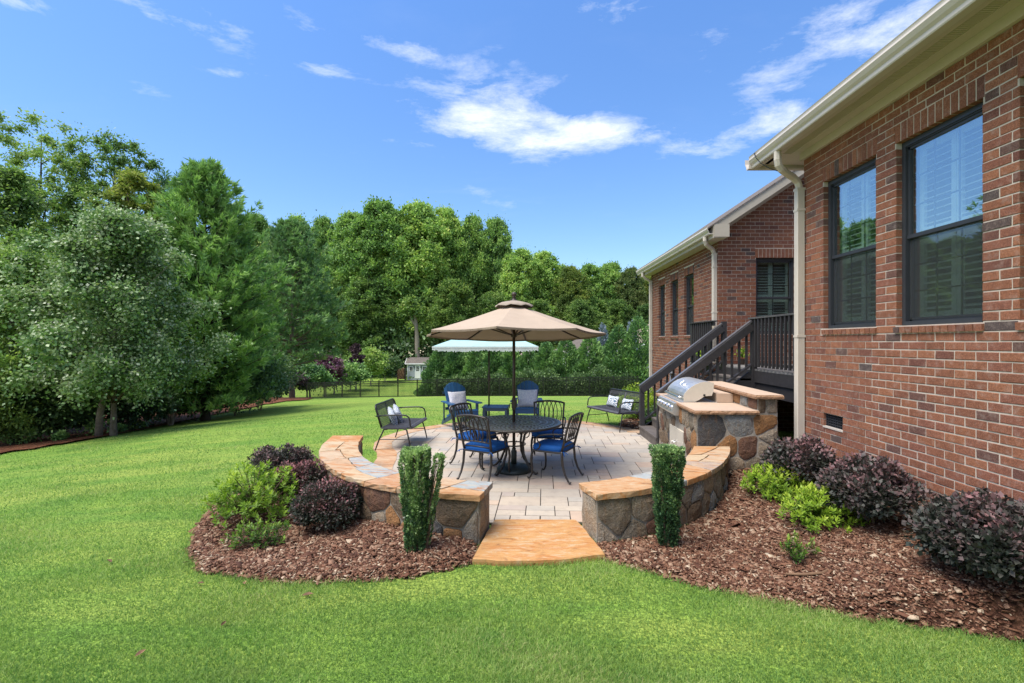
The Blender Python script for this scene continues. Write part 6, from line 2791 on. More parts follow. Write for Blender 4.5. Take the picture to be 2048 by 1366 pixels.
def broad_tree(name, label, cat, loc, h, w, base, nclump, per, leaf, mat, bark, seed, kind='oval', clump=.16, shell=.5, group=None, trunk_r=None, lean=0, flat=.7, multi=1, sparse_top=0.0, aspect=.6, limbs=14):
    g = np.random.default_rng(seed)
    t = thing(name, label, cat, loc, 0, group)
    tr = trunk_r or h * .014
    ts = (g.random(nclump) ** .9)
    z = base + (h - base) * ts
    env = envelope(kind, ts) * w
    a = g.uniform(0, 2 * np.pi, nclump)
    lump = 1 + .30 * np.sin(a * 3 + seed) * np.sin(ts * 7 + seed) + .12 * np.sin(a * 5 - ts * 13)
    rr = env * lump * (g.random(nclump) ** shell)
    cen = np.stack([rr * np.cos(a) + lean * (z / h) ** 2, rr * np.sin(a), z], 1)
    rad = w * clump * g.uniform(.65, 1.35, nclump) * (1 - .35 * ts)
    cen[:, 2] = np.minimum(cen[:, 2], h - rad * flat * .6)
    pr = np.full(nclump, per)
    V, rnd = clump_leaves(g, cen, rad, per, leaf, aspect, flat)
    V2, rnd2 = clump_leaves(g, cen, rad * 1.45, max(1, per // 4), leaf, aspect, .9)
    V, rnd = np.vstack([V, V2]), np.concatenate([rnd, rnd2])
    if sparse_top > 0:
        C = V.reshape(-1, 4, 3)[:, 0]
        keep = g.random(len(C)) > sparse_top * np.clip((C[:, 2] / h - .6) / .4, 0, 1)
        V = V.reshape(-1, 4, 3)[keep].reshape(-1, 3)
        rnd = rnd[keep]
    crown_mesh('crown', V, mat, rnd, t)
    m = MB()
    for s in range(multi):
        a0 = s * 2.4 + seed
        ox = .10 * w * (multi > 1) * math.cos(a0)
        oy = .10 * w * (multi > 1) * math.sin(a0)
        pts, rs = [], []
        for i in range(8):
            f = i / 7
            pts.append((ox * (1 + f) + math.sin(f * 5 + seed + s) * .012 * h * f + lean * f * f, oy * (1 + f) + math.cos(f * 4 + seed) * .012 * h * f, -0.3 + (h * .93 + .3) * f))
            rs.append(tr * (1.35 if i == 0 else 1 - .9 * f))
        m.tube(pts, rs, 7)
    sel = g.choice(nclump, min(limbs, nclump), replace=False)
    for i in sel:
        c = cen[i]
        zs = max(base * .75, c[2] - np.hypot(c[0], c[1]) * g.uniform(.6, 1.2))
        f = zs / (h * .93)
        st = Vector((math.sin(f * 5 + seed) * .012 * h * f + lean * f * f, math.cos(f * 4 + seed) * .012 * h * f, zs))
        e = Vector(c)
        md = st.lerp(e, .5) + Vector((0, 0, .06 * (e - st).length))
        r0 = tr * .42 * (1 - .6 * f)
        m.tube([st, md, e], [r0, r0 * .6, r0 * .2], 5)
    m.build('trunk', bark, t, smooth=True)
    return t


def pine_tree(name, label, loc, h, w, base, seed, mat, bark, tufts_per=9, needle=.20, nn=12, whorl=.42, tr=.16, open_=0.0, droop=.0, up=.35):
    g = np.random.default_rng(seed)
    t = thing(name, label, 'pine tree', loc)
    m = MB()
    m.tube([(math.sin(i * .9 + seed) * .05, math.cos(i * .7) * .05, -.3 + (h + .2) * i / 9) for i in range(10)], [tr * (1.2 if i == 0 else 1 - .93 * i / 9) for i in range(10)], 8)
    cs, ds = [], []
    z = base
    while z < h - .2:
        f = (z - base) / (h - base)
        R_ = w * (float(envelope('cone', np.array(f)))) * g.uniform(.8, 1.1)
        nb = int(g.integers(4, 7))
        a0 = g.uniform(0, 6.28)
        for b in range(nb):
            if g.random() < open_:
                continue
            a = a0 + b * 2 * np.pi / nb + g.uniform(-.3, .3)
            L = R_ * g.uniform(.7, 1.12)
            pitch = up + .55 * f - droop
            dx = np.array([np.cos(a), np.sin(a), 0])
            P0 = np.array([0, 0, z])
            n = 5
            pts = [P0 + dx * L * (i / n) + np.array([0, 0, 1]) * (L * (i / n) * math.tan(pitch) * (.55 + .45 * (i / n))) for i in range(n + 1)]
            m.tube([Vector(p) for p in pts], [max(.008, tr * .28 * (1 - f * .6) * (1 - i / (n + 1))) for i in range(n + 1)], 4)
            nt_ = max(3, int(tufts_per * (L / w + .25)))
            for k in range(nt_):
                s = g.uniform(.22, 1.0) ** .8
                q = P0 + dx * L * s + np.array([0, 0, L * s * math.tan(pitch) * (.55 + .45 * s)])
                side = g.normal(0, .17 * L * (1.15 - s * .8) + .08)
                q = q + np.array([-dx[1], dx[0], 0]) * side + np.array([0, 0, g.normal(.02, .10)])
                cs.append(q)
                ds.append(dx * .7 + np.array([-dx[1], dx[0], 0]) * np.sign(side) * .5 + np.array([0, 0, .75]) + g.normal(0, .22, 3))
        z += whorl * g.uniform(.8, 1.2) * (1 - .3 * f)
    cs.append(np.array([0, 0, h]))
    ds.append(np.array([0, 0, 1.]))
    cs, ds = np.array(cs), norm(np.array(ds))
    idx = np.repeat(np.arange(len(cs)), nn)
    n = len(idx)
    D = norm(ds[idx] + g.normal(0, .48, (n, 3)))
    C = cs[idx] + ds[idx] * g.uniform(-.12, .12, n)[:, None]
    U = norm(g.normal(0, 1, (n, 3)))
    L = needle * g.uniform(.7, 1.25, n)
    V = leaf_quads(C, D, U, L, L * .17)
    rnd = np.clip(np.repeat(g.random(len(cs)), nn) * .45 + g.random(n) * .5, 0, 1)
    crown_mesh('crown', V, mat, rnd, t)
    m.build('trunk', bark, t, smooth=True)
    print(name, 'needles', n)
    return t


def spray_cone(name, label, cat, loc, h, w, n, mat, seed, leaf=.2, group=None, base=.0, power=.8, bark='barkd'):
    """dense evergreen of upright sprays"""
    g = np.random.default_rng(seed)
    t = thing(name, label, cat, loc, 0, group)
    f = 1 - np.sqrt(g.random(n))
    f = np.clip(f, 0, .985)
    a = g.uniform(0, 2 * np.pi, n)
    lob = 1 + .16 * np.sin(a * 5 + f * 9 + seed) + .12 * np.sin(a * 3 - f * 21)
    R_ = w * (1 - f) ** power * np.clip(.8 + f * 3, 0, 1) * lob * (1 - .45 * g.random(n) ** 2.2)
    z = base + (h - base) * f
    C = np.stack([R_ * np.cos(a), R_ * np.sin(a), z], 1)
    D = norm(np.stack([np.cos(a), np.sin(a), np.full(n, .9)], 1) + g.normal(0, .4, (n, 3)))
    U = norm(np.stack([-np.sin(a), np.cos(a), np.zeros(n)], 1) + g.normal(0, .6, (n, 3)))
    L = leaf * g.uniform(.6, 1.4, n)
    V = leaf_quads(C, D, U, L, L * .5, .1)
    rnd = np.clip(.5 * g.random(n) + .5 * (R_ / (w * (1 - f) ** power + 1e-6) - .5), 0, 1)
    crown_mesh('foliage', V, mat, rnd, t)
    MB().tube([(0, 0, -.3), (0, 0, h * .9)], [.07 * h / 4, .01], 6).build('trunk', MT[bark], t)
    return t


def shrub(name, label, loc, rx, ry, h, n, leaf, mat, seed, group=None, stems=9, aspect=.6, low=.12, lumps=24, lumpr=.34, droop=0.0, flat_top=0.0, twig=True):
    """rounded leafy shrub: lumpy shell of leaves over woody stems"""
    g = np.random.default_rng(seed)
    t = thing(name, label, 'shrub', loc, 0, group)
    # lumps on an ellipsoid shell
    d = norm(g.normal(0, 1, (lumps, 3)))
    d[:, 2] = np.abs(d[:, 2]) * 1.0 - .25
    d = norm(d)
    k = g.uniform(.58, .80, lumps)
    lc = np.stack([d[:, 0] * rx * k, d[:, 1] * ry * k, h * .48 + d[:, 2] * h * .42 * k], 1)
    lr = lumpr * min(rx, ry) * g.uniform(.75, 1.25, lumps)
    idx = g.integers(0, lumps, n)
    o = norm(g.normal(0, 1, (n, 3)))
    r = lr[idx] * (1 - .5 * g.random(n) ** 2.0)
    C = lc[idx] + o * r[:, None]
    C[:, 2] = np.maximum(C[:, 2], low * h * g.uniform(.3, 1, n))
    D = norm(o * .9 + g.normal(0, .6, (n, 3)) + np.array([0, 0, .25 - droop]))
    U = norm(np.array([0, 0, 1.0]) + g.normal(0, .5, (n, 3)))
    L = leaf * g.uniform(.6, 1.3, n)
    V = leaf_quads(C, D, U, L, L * aspect, .14)
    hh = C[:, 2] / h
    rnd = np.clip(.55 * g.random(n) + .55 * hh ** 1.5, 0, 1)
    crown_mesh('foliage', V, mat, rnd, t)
    m = MB()
    for i in range(stems):
        a = i * 2.4 + seed
        e = lc[g.integers(0, lumps)]
        b = (math.cos(a) * .05, math.sin(a) * .05, -.05)
        m.tube([b, (e[0] * .5, e[1] * .5, e[2] * .55), tuple(e)], [.011, .008, .003], 5)
    if twig:
        m.build('stem', MT['twig'], t)
    return t


# ---- trees at the left of the lawn
def P3(px, Y, z=None):
    x = (px - 1046) * Y / FPX
    return (x, Y, g1(x, Y) if z is None else z)


def hh(top, Y, z):
    return EYE + (683 - top) * Y / FPX - z


LEFT = [
    # px, Y, top, half width px, label, material, kind, seed, clumps, per, leaf, base frac, sparse
    (70, 20.5, 236, 130, 'tall open-topped broadleaf tree with thin leafy leaders, leftmost against the sky', 'lf_mid', 'vase', 3, 190, 300, .125, .10, .66),
    (225, 21.5, 283, 115, 'open-topped broadleaf tree with fine leafy leaders behind the yellow-green tree', 'lf_mid', 'vase', 4, 170, 290, .125, .12, .62),
    (262, 18.6, 345, 92, 'bright yellow-green leafy tree rising just left of the big pine', 'lf_yellow', 'oval', 5, 130, 300, .11, .20, .2),
    (-20, 17.0, 335, 160, 'dark green broadleaf tree filling the left edge of the photograph', 'lf_mid', 'oval', 6, 190, 300, .12, .05, .2),
    (30, 14.3, 500, 165, 'low spreading tree with drooping feathery branches at the left edge', 'lf_mid', 'oval', 8, 190, 300, .095, .06, 0),
]
for px, Y, top, hw, lab, mt, kd, sd, nc, per, lf, bf, sp in LEFT:
    p = P3(px, Y)
    h = hh(top, Y, p[2])
    broad_tree('broadleaf_tree', lab, 'tree', p, h, hw * Y / FPX, h * bf, nc, per, lf, MT[mt], MT['barkd'], sd, kd, .20, .5, None, .16, 0, .6, 1, sp, .5, 20)


def maple():
    p = P3(226, 14.0)
    h = hh(432, 14.0, p[2])
    t = broad_tree('maple_tree', 'broad glossy-leaved tree with pale silvery sheen and two bare trunks at the lawn edge', 'tree', p, h, 2.45, 1.25, 230, 330, .085, MT['lf_silver'], MT['bark'], 12,
                   'oval', .20, .55, None, .085, .1, .8, 1, .1, .8, 22)
    MB().tube([(-.52, .1, -.3), (-.46, .1, .6), (-.34, .12, 1.3), (-.30, .1, 2.2)], [.10, .085, .075, .05], 8).build('second_trunk', MT['bark'], t, smooth=True)


maple()
p = P3(408, 19.5)
pine_tree('pine_tree', 'big bright green pine with dense low branches at the left of the lawn', p, hh(338, 19.5, p[2]), 4.0, .4, 21, MT['lf_pine'], MT['barkd'], 30, .24, 20, .22, .17, 0, 0.0, .22)
p = P3(584, 34)
pine_tree('pine_tree', 'tall pine with bare lower trunk standing in red pine straw', p, hh(452, 34, p[2]), 4.9, 2.3, 22, MT['lf_pined'], MT['bark'], 26, .32, 18, .38, .20, 0, 0.0, .28)
p = P3(330, 23)
pine_tree('pine_tree', 'darker pine top showing between the yellow-green tree and the big pine', p, hh(350, 23, p[2]), 2.4, 1.5, 23, MT['lf_pined'], MT['barkd'], 9, .27, 11, .45, .16, 0, 0, .3)

# dark understory along the tree line
US = [(-30, 14.4, 700, 110), (60, 14.5, 745, 80), (120, 14.9, 770, 55), (235, 16.6, 740, 80), (300, 19, 745, 70), (395, 20.5, 700, 95), (470, 21.5, 690, 90), (520, 24, 700, 60), (180, 20, 640, 120), (80, 19, 600, 120)]
UL = ['deep shade shrub at the extreme left under the drooping branches', 'dark shrub left of the two bare trunks', 'dark green shrub right behind the two bare trunks', 'shaded shrub just right of the two bare trunks',
      'dark shrub behind the twiggy clipped bush', 'leafy dark shrub under the left half of the big pine', 'leafy dark shrub under the right half of the big pine', 'dark arching shrub between the two pines',
      'tall dark thicket tree behind the glossy-leaved tree', 'tall dark thicket tree at the far left behind the drooping branches']
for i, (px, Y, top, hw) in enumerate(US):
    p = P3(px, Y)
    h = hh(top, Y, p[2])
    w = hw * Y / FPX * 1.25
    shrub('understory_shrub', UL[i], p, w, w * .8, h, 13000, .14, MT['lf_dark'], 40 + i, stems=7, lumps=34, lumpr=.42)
for i, (px, Y, top, hw, lab) in enumerate([(515, 26, 735, 40, 'light green arching shrub at the pine straw edge below the big pine'), (15, 13.9, 825, 45, 'small leafy bush at the bottom of the left tree line'),
                                           (122, 13.75, 863, 10, 'small pale sapling bush beside the left bare trunk'), (236, 15.1, 850, 12, 'small round pale green shrub in the pine straw nearer the trunks'), (277, 16.4, 843, 11, 'small round grey-green shrub on the pine straw beside the clipped bush')]):
    p = P3(px, Y)
    shrub('small_shrub', lab, p, hw * Y / FPX, hw * Y / FPX, hh(top, Y, p[2]), 2500 if hw > 30 else 900, .07, MT['lf_mid'] if i < 2 else MT['lf_arb'], 60 + i, stems=5, lumps=12, lumpr=.45)


def twiggy():
    p = P3(342, 18.3)
    t = thing('twiggy_shrub', 'clipped bush with bare grey fan of stems standing on the pine straw', 'shrub', p)
    g = np.random.default_rng(3)
    m = MB()
    ends = []
    for i in range(26):
        a = g.uniform(0, 6.28)
        s = g.uniform(.2, 1)
        e = np.array([math.cos(a) * .55 * s, math.sin(a) * .5 * s, 1.0 + .12 * g.random()])
        m.tube([(0.05 * math.cos(a), .05 * math.sin(a), -.05), (e[0] * .45, e[1] * .45, .45), tuple(e)], [.014, .010, .005], 5)
        ends.append(e)
    m.build('stem', MT['barkg'], t)
    V, r = clump_leaves(g, np.array(ends), np.full(26, .16), 120, .05, .6, .5)
    crown_mesh('foliage', V, MT['lf_arb'], r, t)


twiggy()

# ---- row of small trees and purple plums between the pine and the shed
ROW = [(556, 44, 742, 42, 'lf_plum', 'dark purple-leaved plum in the shade beneath the bare-trunked pine'),
       (620, 48, 735, 40, 'lf_arb', 'small layered tree just right of the pine trunk behind the fence'),
       (652, 52, 716, 30, 'lf_pink', 'small tree with faded pink flower heads behind the fence'),
       (668, 55, 722, 38, 'lf_arb', 'small layered light green tree behind the fence, fourth along the row'),
       (712, 62, 690, 14, 'lf_plum', 'upright purple-leaved tree in the small tree row'),
       (700, 60, 728, 36, 'lf_arb', 'small layered tree in front of the upright purple tree'),
       (742, 68, 698, 34, 'lf_mid', 'light green spreading tree left of the grey shed'),
       (770, 74, 712, 30, 'lf_dark', 'dark small tree nearest the woodpile')]
for i, (px, Y, top, hw, mt, lab) in enumerate(ROW):
    p = P3(px, Y)
    h = hh(top, Y, p[2])
    broad_tree('small_tree', lab, 'tree', p, h, hw * Y / FPX, h * .34, 46, 170, .26, MT[mt], MT['barkg'], 90 + i, 'round', .34, .6, None, .09, 0, .45, 1, 0, .6, 8)

# ---- far deciduous wood: seven crowns shared by copies
FOR = []
for i in range(7):
    mt = ['lf_forest', 'lf_forest', 'lf_forest', 'lf_forest', 'lf_yellow', 'lf_rust', 'lf_shaded'][i]
    kd = ['oval', 'oval', 'round', 'oval', 'oval', 'oval', 'oval'][i]
    t = broad_tree('woodland_tree', '-', 'tree', (0, 300, 0), 28, 7.0, 6.5 if i % 2 else 5, 400, 145, .43, MT[mt], MT['barkd'], 200 + i * 7, kd, .17, .5, None, .32, 0, .72, 1, .25, .65, 20)
    FOR.append(t)
BACK = [  # px, Y, top, half width px, variant, label or None
    (455, 92, 452, 62, 0, 'dark green woodland tree just right of the big pine top'), (510, 96, 432, 60, 1, 'rounded woodland tree behind the bare-trunked pine'),
    (548, 86, 462, 44, 4, 'yellow-green woodland tree behind the bare-trunked pine top'), (590, 98, 436, 62, 2, None), (648, 94, 438, 50, 0, 'woodland tree with open bare twigs left of the tallest wood tops'),
    (705, 90, 428, 66, 3, 'woodland tree rising behind the small purple tree'), (765, 88, 404, 78, 1, 'tallest broad woodland tree behind the grey shed'),
    (835, 90, 408, 80, 0, 'tall broad woodland tree right behind the grey shed'), (890, 94, 418, 66, 3, 'tall woodland tree behind the left tip of the beige umbrella'),
    (945, 96, 434, 50, 0, 'narrow woodland tree behind the teal umbrella'), (992, 98, 440, 46, 2, 'narrow dark woodland tree left of the beige umbrella finial'),
    (1040, 92, 500, 58, 3, 'woodland tree directly behind the beige umbrella finial'), (1088, 94, 506, 60, 0, 'woodland tree behind the right slope of the beige umbrella'),
    (1140, 90, 534, 46, 4, 'yellow-green woodland tree right of the beige umbrella top'), (1180, 94, 530, 50, 2, None), (1222, 96, 527, 50, 1, 'woodland tree left of the rust-coloured tree by the house'),
    (1262, 92, 538, 44, 5, 'rust and yellow woodland tree beside the far brick wing'), (1300, 94, 548, 44, 4, 'yellow woodland tree half hidden by the far brick wing'),
    (400, 90, 470, 70, 3, None), (340, 88, 480, 70, 0, None), (280, 88, 480, 70, 2, None), (210, 88, 470, 70, 1, None), (140, 88, 470, 70, 0, None), (60, 88, 470, 70, 3, None), (-30, 88, 470, 70, 2, None),
    (620, 108, 470, 70, 1, None), (690, 108, 480, 70, 0, None), (800, 106, 450, 80, 2, None), (870, 108, 470, 80, 3, None), (950, 108, 480, 70, 1, None), (1010, 108, 500, 60, 0, None), (1110, 106, 545, 70, 3, None),
    (1200, 106, 555, 70, 2, None), (1280, 106, 560, 70, 0, None), (500, 108, 480, 80, 3, None), (560, 108, 490, 80, 2, None), (1350, 94, 548, 60, 1, None), (1420, 94, 560, 60, 2, None),
    (730, 84, 560, 60, 6, 'lower dark woodland tree between the purple tree and the shed'), (905, 84, 560, 60, 6, 'lower woodland tree in the gap right of the shed'), (985, 84, 585, 50, 6, None), (1075, 84, 600, 50, 6, None),
    (1160, 84, 600, 46, 6, None), (1235, 84, 600, 46, 6, None), (640, 86, 560, 60, 6, None), (560, 84, 570, 60, 6, None), (480, 84, 580, 60, 6, None), (1290, 84, 610, 40, 6, None)]
used = set()
tab = {}
for c in bpy.data.objects:
    if c.parent:
        tab.setdefault(c.parent.name, []).append(c)
rf = random.Random(77)
for px, Y, top, hw, v, lab in BACK:
    src = FOR[v]
    o = src if v not in used else copy_tree(src, None, tab)
    used.add(v)
    x, y, z = P3(px, Y)
    z = -4.05
    h = hh(top, Y, z)
    o.location = (x, y, z - .1)
    s = hw * Y / FPX / 7.0
    o.scale = (s, s * .9, h / 28)
    o.rotation_euler = (0, 0, rf.uniform(0, 6.28))
    tag(o, lab or 'green woodland tree in the massed wood at the back of the yard', 'tree', 'woodland trees behind the yard')


def pale_trunk():
    p = P3(833, 80)
    t = thing('leaning_trunk', 'pale forked bare trunk rising behind the shed roof', 'tree', (p[0], 81.0, -4.1))
    m = MB()
    k = 81 / FPX
    m.tube([(0, 0, 0), (.05, 0, 2.5), (-.10, 0, 5.0), (-.15, 0, 8), (-.4, 0, 10), (-1.0, .3, 12)], [.48, .42, .40, .36, .25, .12], 8)
    m.tube([(-.12, 0, 8.2), (-.9, .1, 9.4), (-1.7, .2, 11.0)], [.24, .18, .10], 7)
    m.build('trunk', MT['barkg'], t, smooth=True)
    g = np.random.default_rng(5)
    V, r = clump_leaves(g, np.array([[-1.0, -.5, 12.5], [-2.0, -.5, 11.2], [.8, -.5, 10.6], [-.3, -.8, 11.2], [1.2, -.3, 8.2]]), np.array([1.6, 1.3, 1.4, 1.4, .9]), 420, .45)
    crown_mesh('crown', V, MT['lf_shaded'], r, t)


pale_trunk()


# understory mass at the foot of the wood
def undergrowth():
    g = np.random.default_rng(12)
    n = 60
    cen, rad = [], []
    for i in range(190):
        px = -300 + 2000 * (i % 95) / 94 + g.uniform(-12, 12)
        Y = (83 if i < 95 else 90) + g.uniform(-1, 3)
        x = (px - 1046) * Y / FPX
        r = g.uniform(2.4, 4.4)
        cen.append((x, Y, -4.2 + r * g.uniform(.3, 1.5)))
        rad.append(r)
    V, r = clump_leaves(g, np.array(cen), np.array(rad), 420, .62, .65, .9)
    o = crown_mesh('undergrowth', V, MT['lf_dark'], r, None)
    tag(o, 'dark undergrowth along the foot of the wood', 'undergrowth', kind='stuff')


undergrowth()

# ---- evergreens behind the fence
ARB = [(880, 690, 24), (912, 684, 26), (950, 690, 26), (988, 684, 26), (1022, 690, 24), (1058, 694, 24), (1093, 684, 28), (1132, 676, 30), (1180, 668, 32), (1238, 650, 36), (1277, 632, 36)]
AL = ['first evergreen at the left end of the screen, beside the lawn opening', 'second evergreen from the left end of the screen, under the teal umbrella edge', 'third evergreen from the left end, left of the teal umbrella pole',
      'evergreen right behind the teal umbrella pole', 'evergreen between the teal umbrella pole and the table umbrella pole', 'evergreen just right of the table umbrella pole', 'evergreen behind the blue adirondack chair back, right of the pole',
      'evergreen behind the right edge of the beige umbrella', 'pointed evergreen in front of the white neighbouring house', 'tall evergreen left of the stair post', 'tallest evergreen against the far brick wing']
for i, (px, top, hw) in enumerate(ARB):
    Y = fline(px)[1] + 3.2
    p = P3(px, Y)
    spray_cone('evergreen_tree', AL[i], 'evergreen', p, hh(top, Y, p[2]), hw * Y / FPX * 1.8, 12000, MT['lf_arb'], 300 + i, .24, 'conifer screen behind the fence', power=.78)
for i, (px, top, hw, Y) in enumerate([(1206, 645, 18, 58), (1262, 640, 18, 58)]):
    p = P3(px, Y)
    spray_cone('blue_conifer', ['pale blue-grey conifer left of the tall evergreens', 'pale blue-grey conifer between the two tallest evergreens'][i], 'conifer', p, hh(top, Y, p[2]), hw * Y / FPX * 1.4, 5000, MT['lf_bluec'], 330 + i, .3, None, power=.8)


def hedge():
    a, b = fline(864), fline(1282)
    g = np.random.default_rng(8)
    t = thing('hedge', 'long dark evergreen hedge along the back of the fence', 'hedge', (a[0], a[1] + 1.2, g1(a[0], a[1] + 1.2)))
    n = 34000
    k = g.random(n)
    X = a[0] + (b[0] - a[0]) * k
    Y = a[1] + (b[1] - a[1]) * k + 1.25
    hgt = 2.0 + .35 * np.sin(X * 1.3) + .25 * np.sin(X * 3.1 + 1)
    ang = g.uniform(0, np.pi, n)
    rr = (.75 + .2 * g.random(n)) * (1 + .1 * np.sin(X * 5))
    C = np.stack([X + g.normal(0, .1, n), Y - np.cos(ang) * 0 - .85 * rr * np.cos(ang * 1.0) ** 1, np.abs(np.sin(ang)) ** .5 * hgt * g.random(n) ** .55], 1)
    C[:, 1] = Y - .85 * rr * np.sign(np.cos(ang)) * np.abs(np.cos(ang)) ** .6
    C[:, 2] += gz(C[:, 0], C[:, 1])
    D = norm(g.normal(0, .8, (n, 3)) + np.array([0, -.5, .5]))
    U = norm(g.normal(0, 1, (n, 3)))
    L = .17 * g.uniform(.6, 1.3, n)
    V = leaf_quads(C, D, U, L, L * .6, .1) - np.array([a[0], a[1] + 1.2, g1(a[0], a[1] + 1.2)])
    crown_mesh('foliage', V, MT['lf_dark'], g.random(n) * .9 + .1, t)


hedge()

# ---- planting near the camera
for i, (px, Y, hw, h, lab, mt, n, lf) in enumerate([
        (562, 6.55, 58, .60, 'rounded dark purple-leaved shrub farthest back in the left bed', 'lf_loroe', 9000, .034),
        (600, 5.75, 52, .56, 'dark purple-leaved shrub in the middle of the left bed beside the seat wall', 'lf_lorop', 8000, .034),
        (660, 5.0, 68, .50, 'rounded reddish purple shrub nearest the camera in the left bed', 'lf_lorop', 14000, .030)]):
    x = (px - 1046) * Y / FPX
    w = hw * Y / FPX
    shrub('purple_shrub', lab, (x, Y, 0.0), w, w * .95, h, n, lf, MT[mt], 400 + i, 'purple-leaved shrubs in the left bed', lumps=40, lumpr=.34)
for i, (x, Y, rx, ry, h, lab, n) in enumerate([
        (3.18, 5.62, .36, .46, .62, 'dark dusky shrub at the house wall just in front of the downspout', 9000),
        (3.24, 4.58, .37, .46, .62, 'dark dusky shrub against the brick wall, middle one of the three', 12000),
        (3.36, 3.50, .42, .46, .56, 'large dark dusky shrub at the right edge of the photograph below the windows', 16000)]):
    z = float(bed_r_z(np.array(x), np.array(Y)))
    shrub('dusky_shrub', lab, (x, Y, z), rx, ry, h, n, .042, MT['lf_loroe'], 420 + i, 'dusky shrubs along the house wall', lumps=46, lumpr=.34, aspect=.72)


def azalea(name, label, loc, rx, ry, h, n_ros, leaf, mat, seed, lean=(0, 0), low=.2, group=None):
    """open shrub: forked stems ending in rosettes of pointed leaves"""
    g = np.random.default_rng(seed)
    t = thing(name, label, 'shrub', loc, 0, group)
    d = norm(g.normal(0, 1, (n_ros, 3)))
    d[:, 2] = np.abs(d[:, 2])
    k = g.random(n_ros) ** .40
    E = np.stack([d[:, 0] * rx * k + lean[0] * k, d[:, 1] * ry * k + lean[1] * k, low * h + d[:, 2] * h * (1 - low) * k], 1)
    m = MB()
    hubs = E[g.choice(n_ros, 9, replace=False)] * .45
    for q in hubs:
        m.tube([(g.uniform(-.03, .03), g.uniform(-.03, .03), -.04), (q[0] * .5, q[1] * .5, q[2] * .5), tuple(q)], [.010, .008, .006], 5)
    for e in E[g.choice(n_ros, min(n_ros, 60), replace=False)]:
        q = hubs[np.argmin(((hubs - e) ** 2).sum(1))]
        m.tube([tuple(q), tuple(e)], [.005, .0025], 4)
    m.build('stem', MT['twig'], t)
    per = 11
    idx = np.repeat(np.arange(n_ros), per)
    n = len(idx)
    a = np.tile(np.arange(per) * 2.4, n_ros) + g.uniform(0, .5, n)
    ax = norm(d * .5 + np.array([0, 0, .9]) + g.normal(0, .25, (n_ros, 3)))[idx]
    s1 = norm(np.cross(ax, np.array([1.0, .1, 0])))
    s2 = np.cross(ax, s1)
    el = np.tile(np.linspace(.1, 1.1, per), n_ros)
    D = norm((s1 * np.cos(a)[:, None] + s2 * np.sin(a)[:, None]) * np.cos(el)[:, None] + ax * np.sin(el)[:, None] + g.normal(0, .12, (n, 3)))
    U = norm(ax + g.normal(0, .15, (n, 3)))
    C = E[idx] - ax * (np.tile(np.linspace(.05, 0, per), n_ros))[:, None]
    L = leaf * g.uniform(.75, 1.25, n)
    V = leaf_quads(C, D, U, L, L * .42, .12)
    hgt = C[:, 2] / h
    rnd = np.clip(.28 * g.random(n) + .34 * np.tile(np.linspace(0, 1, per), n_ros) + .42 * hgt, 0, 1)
    crown_mesh('foliage', V, MT[mat], rnd, t)
    return t


azalea('azalea_shrub', 'open yellow-green azalea at the left end of the left bed', ((512 - 1046) * 5.25 / FPX, 5.25, 0), .50, .48, .64, 330, .052, 'lf_azalea', 440, group='yellow-green azaleas')
azalea('azalea_shrub', 'low sprawling azalea shoots on the bark in front of the left azalea', ((520 - 1046) * 4.62 / FPX, 4.62, 0), .36, .18, .25, 75, .042, 'lf_azaldk', 441, group='yellow-green azaleas')
azalea('azalea_shrub', 'bushy yellow-green azalea between the seat wall end and the dusky shrubs', ((1560 - 1046) * 5.6 / FPX, 5.6, .14), .43, .40, .40, 420, .046, 'lf_azalea', 442, group='yellow-green azaleas')
azalea('azalea_shrub', 'bright yellow-green azalea in front of the middle dusky shrub with one tall shoot', ((1648 - 1046) * 4.72 / FPX, 4.72, .13), .42, .34, .40, 300, .046, 'lf_azalea', 443, group='yellow-green azaleas')
azalea('azalea_shrub', 'small sparse azalea sprigs near the curved root in the right bed', (2.33, 4.12, .10), .20, .15, .20, 34, .036, 'lf_azaldk', 444, low=.1, group='yellow-green azaleas')
m = MB()
m.tube([(2.10, 3.92, .06), (2.22, 3.86, .085), (2.36, 3.86, .095), (2.47, 3.93, .10), (2.50, 4.03, .10), (2.42, 4.10, .085)], [.008, .012, .013, .012, .010, .006], 7)
tag(m.build('curved_root', MT['log'], None, smooth=True), 'reddish brown curved root lying on the bark in the right bed', 'root')


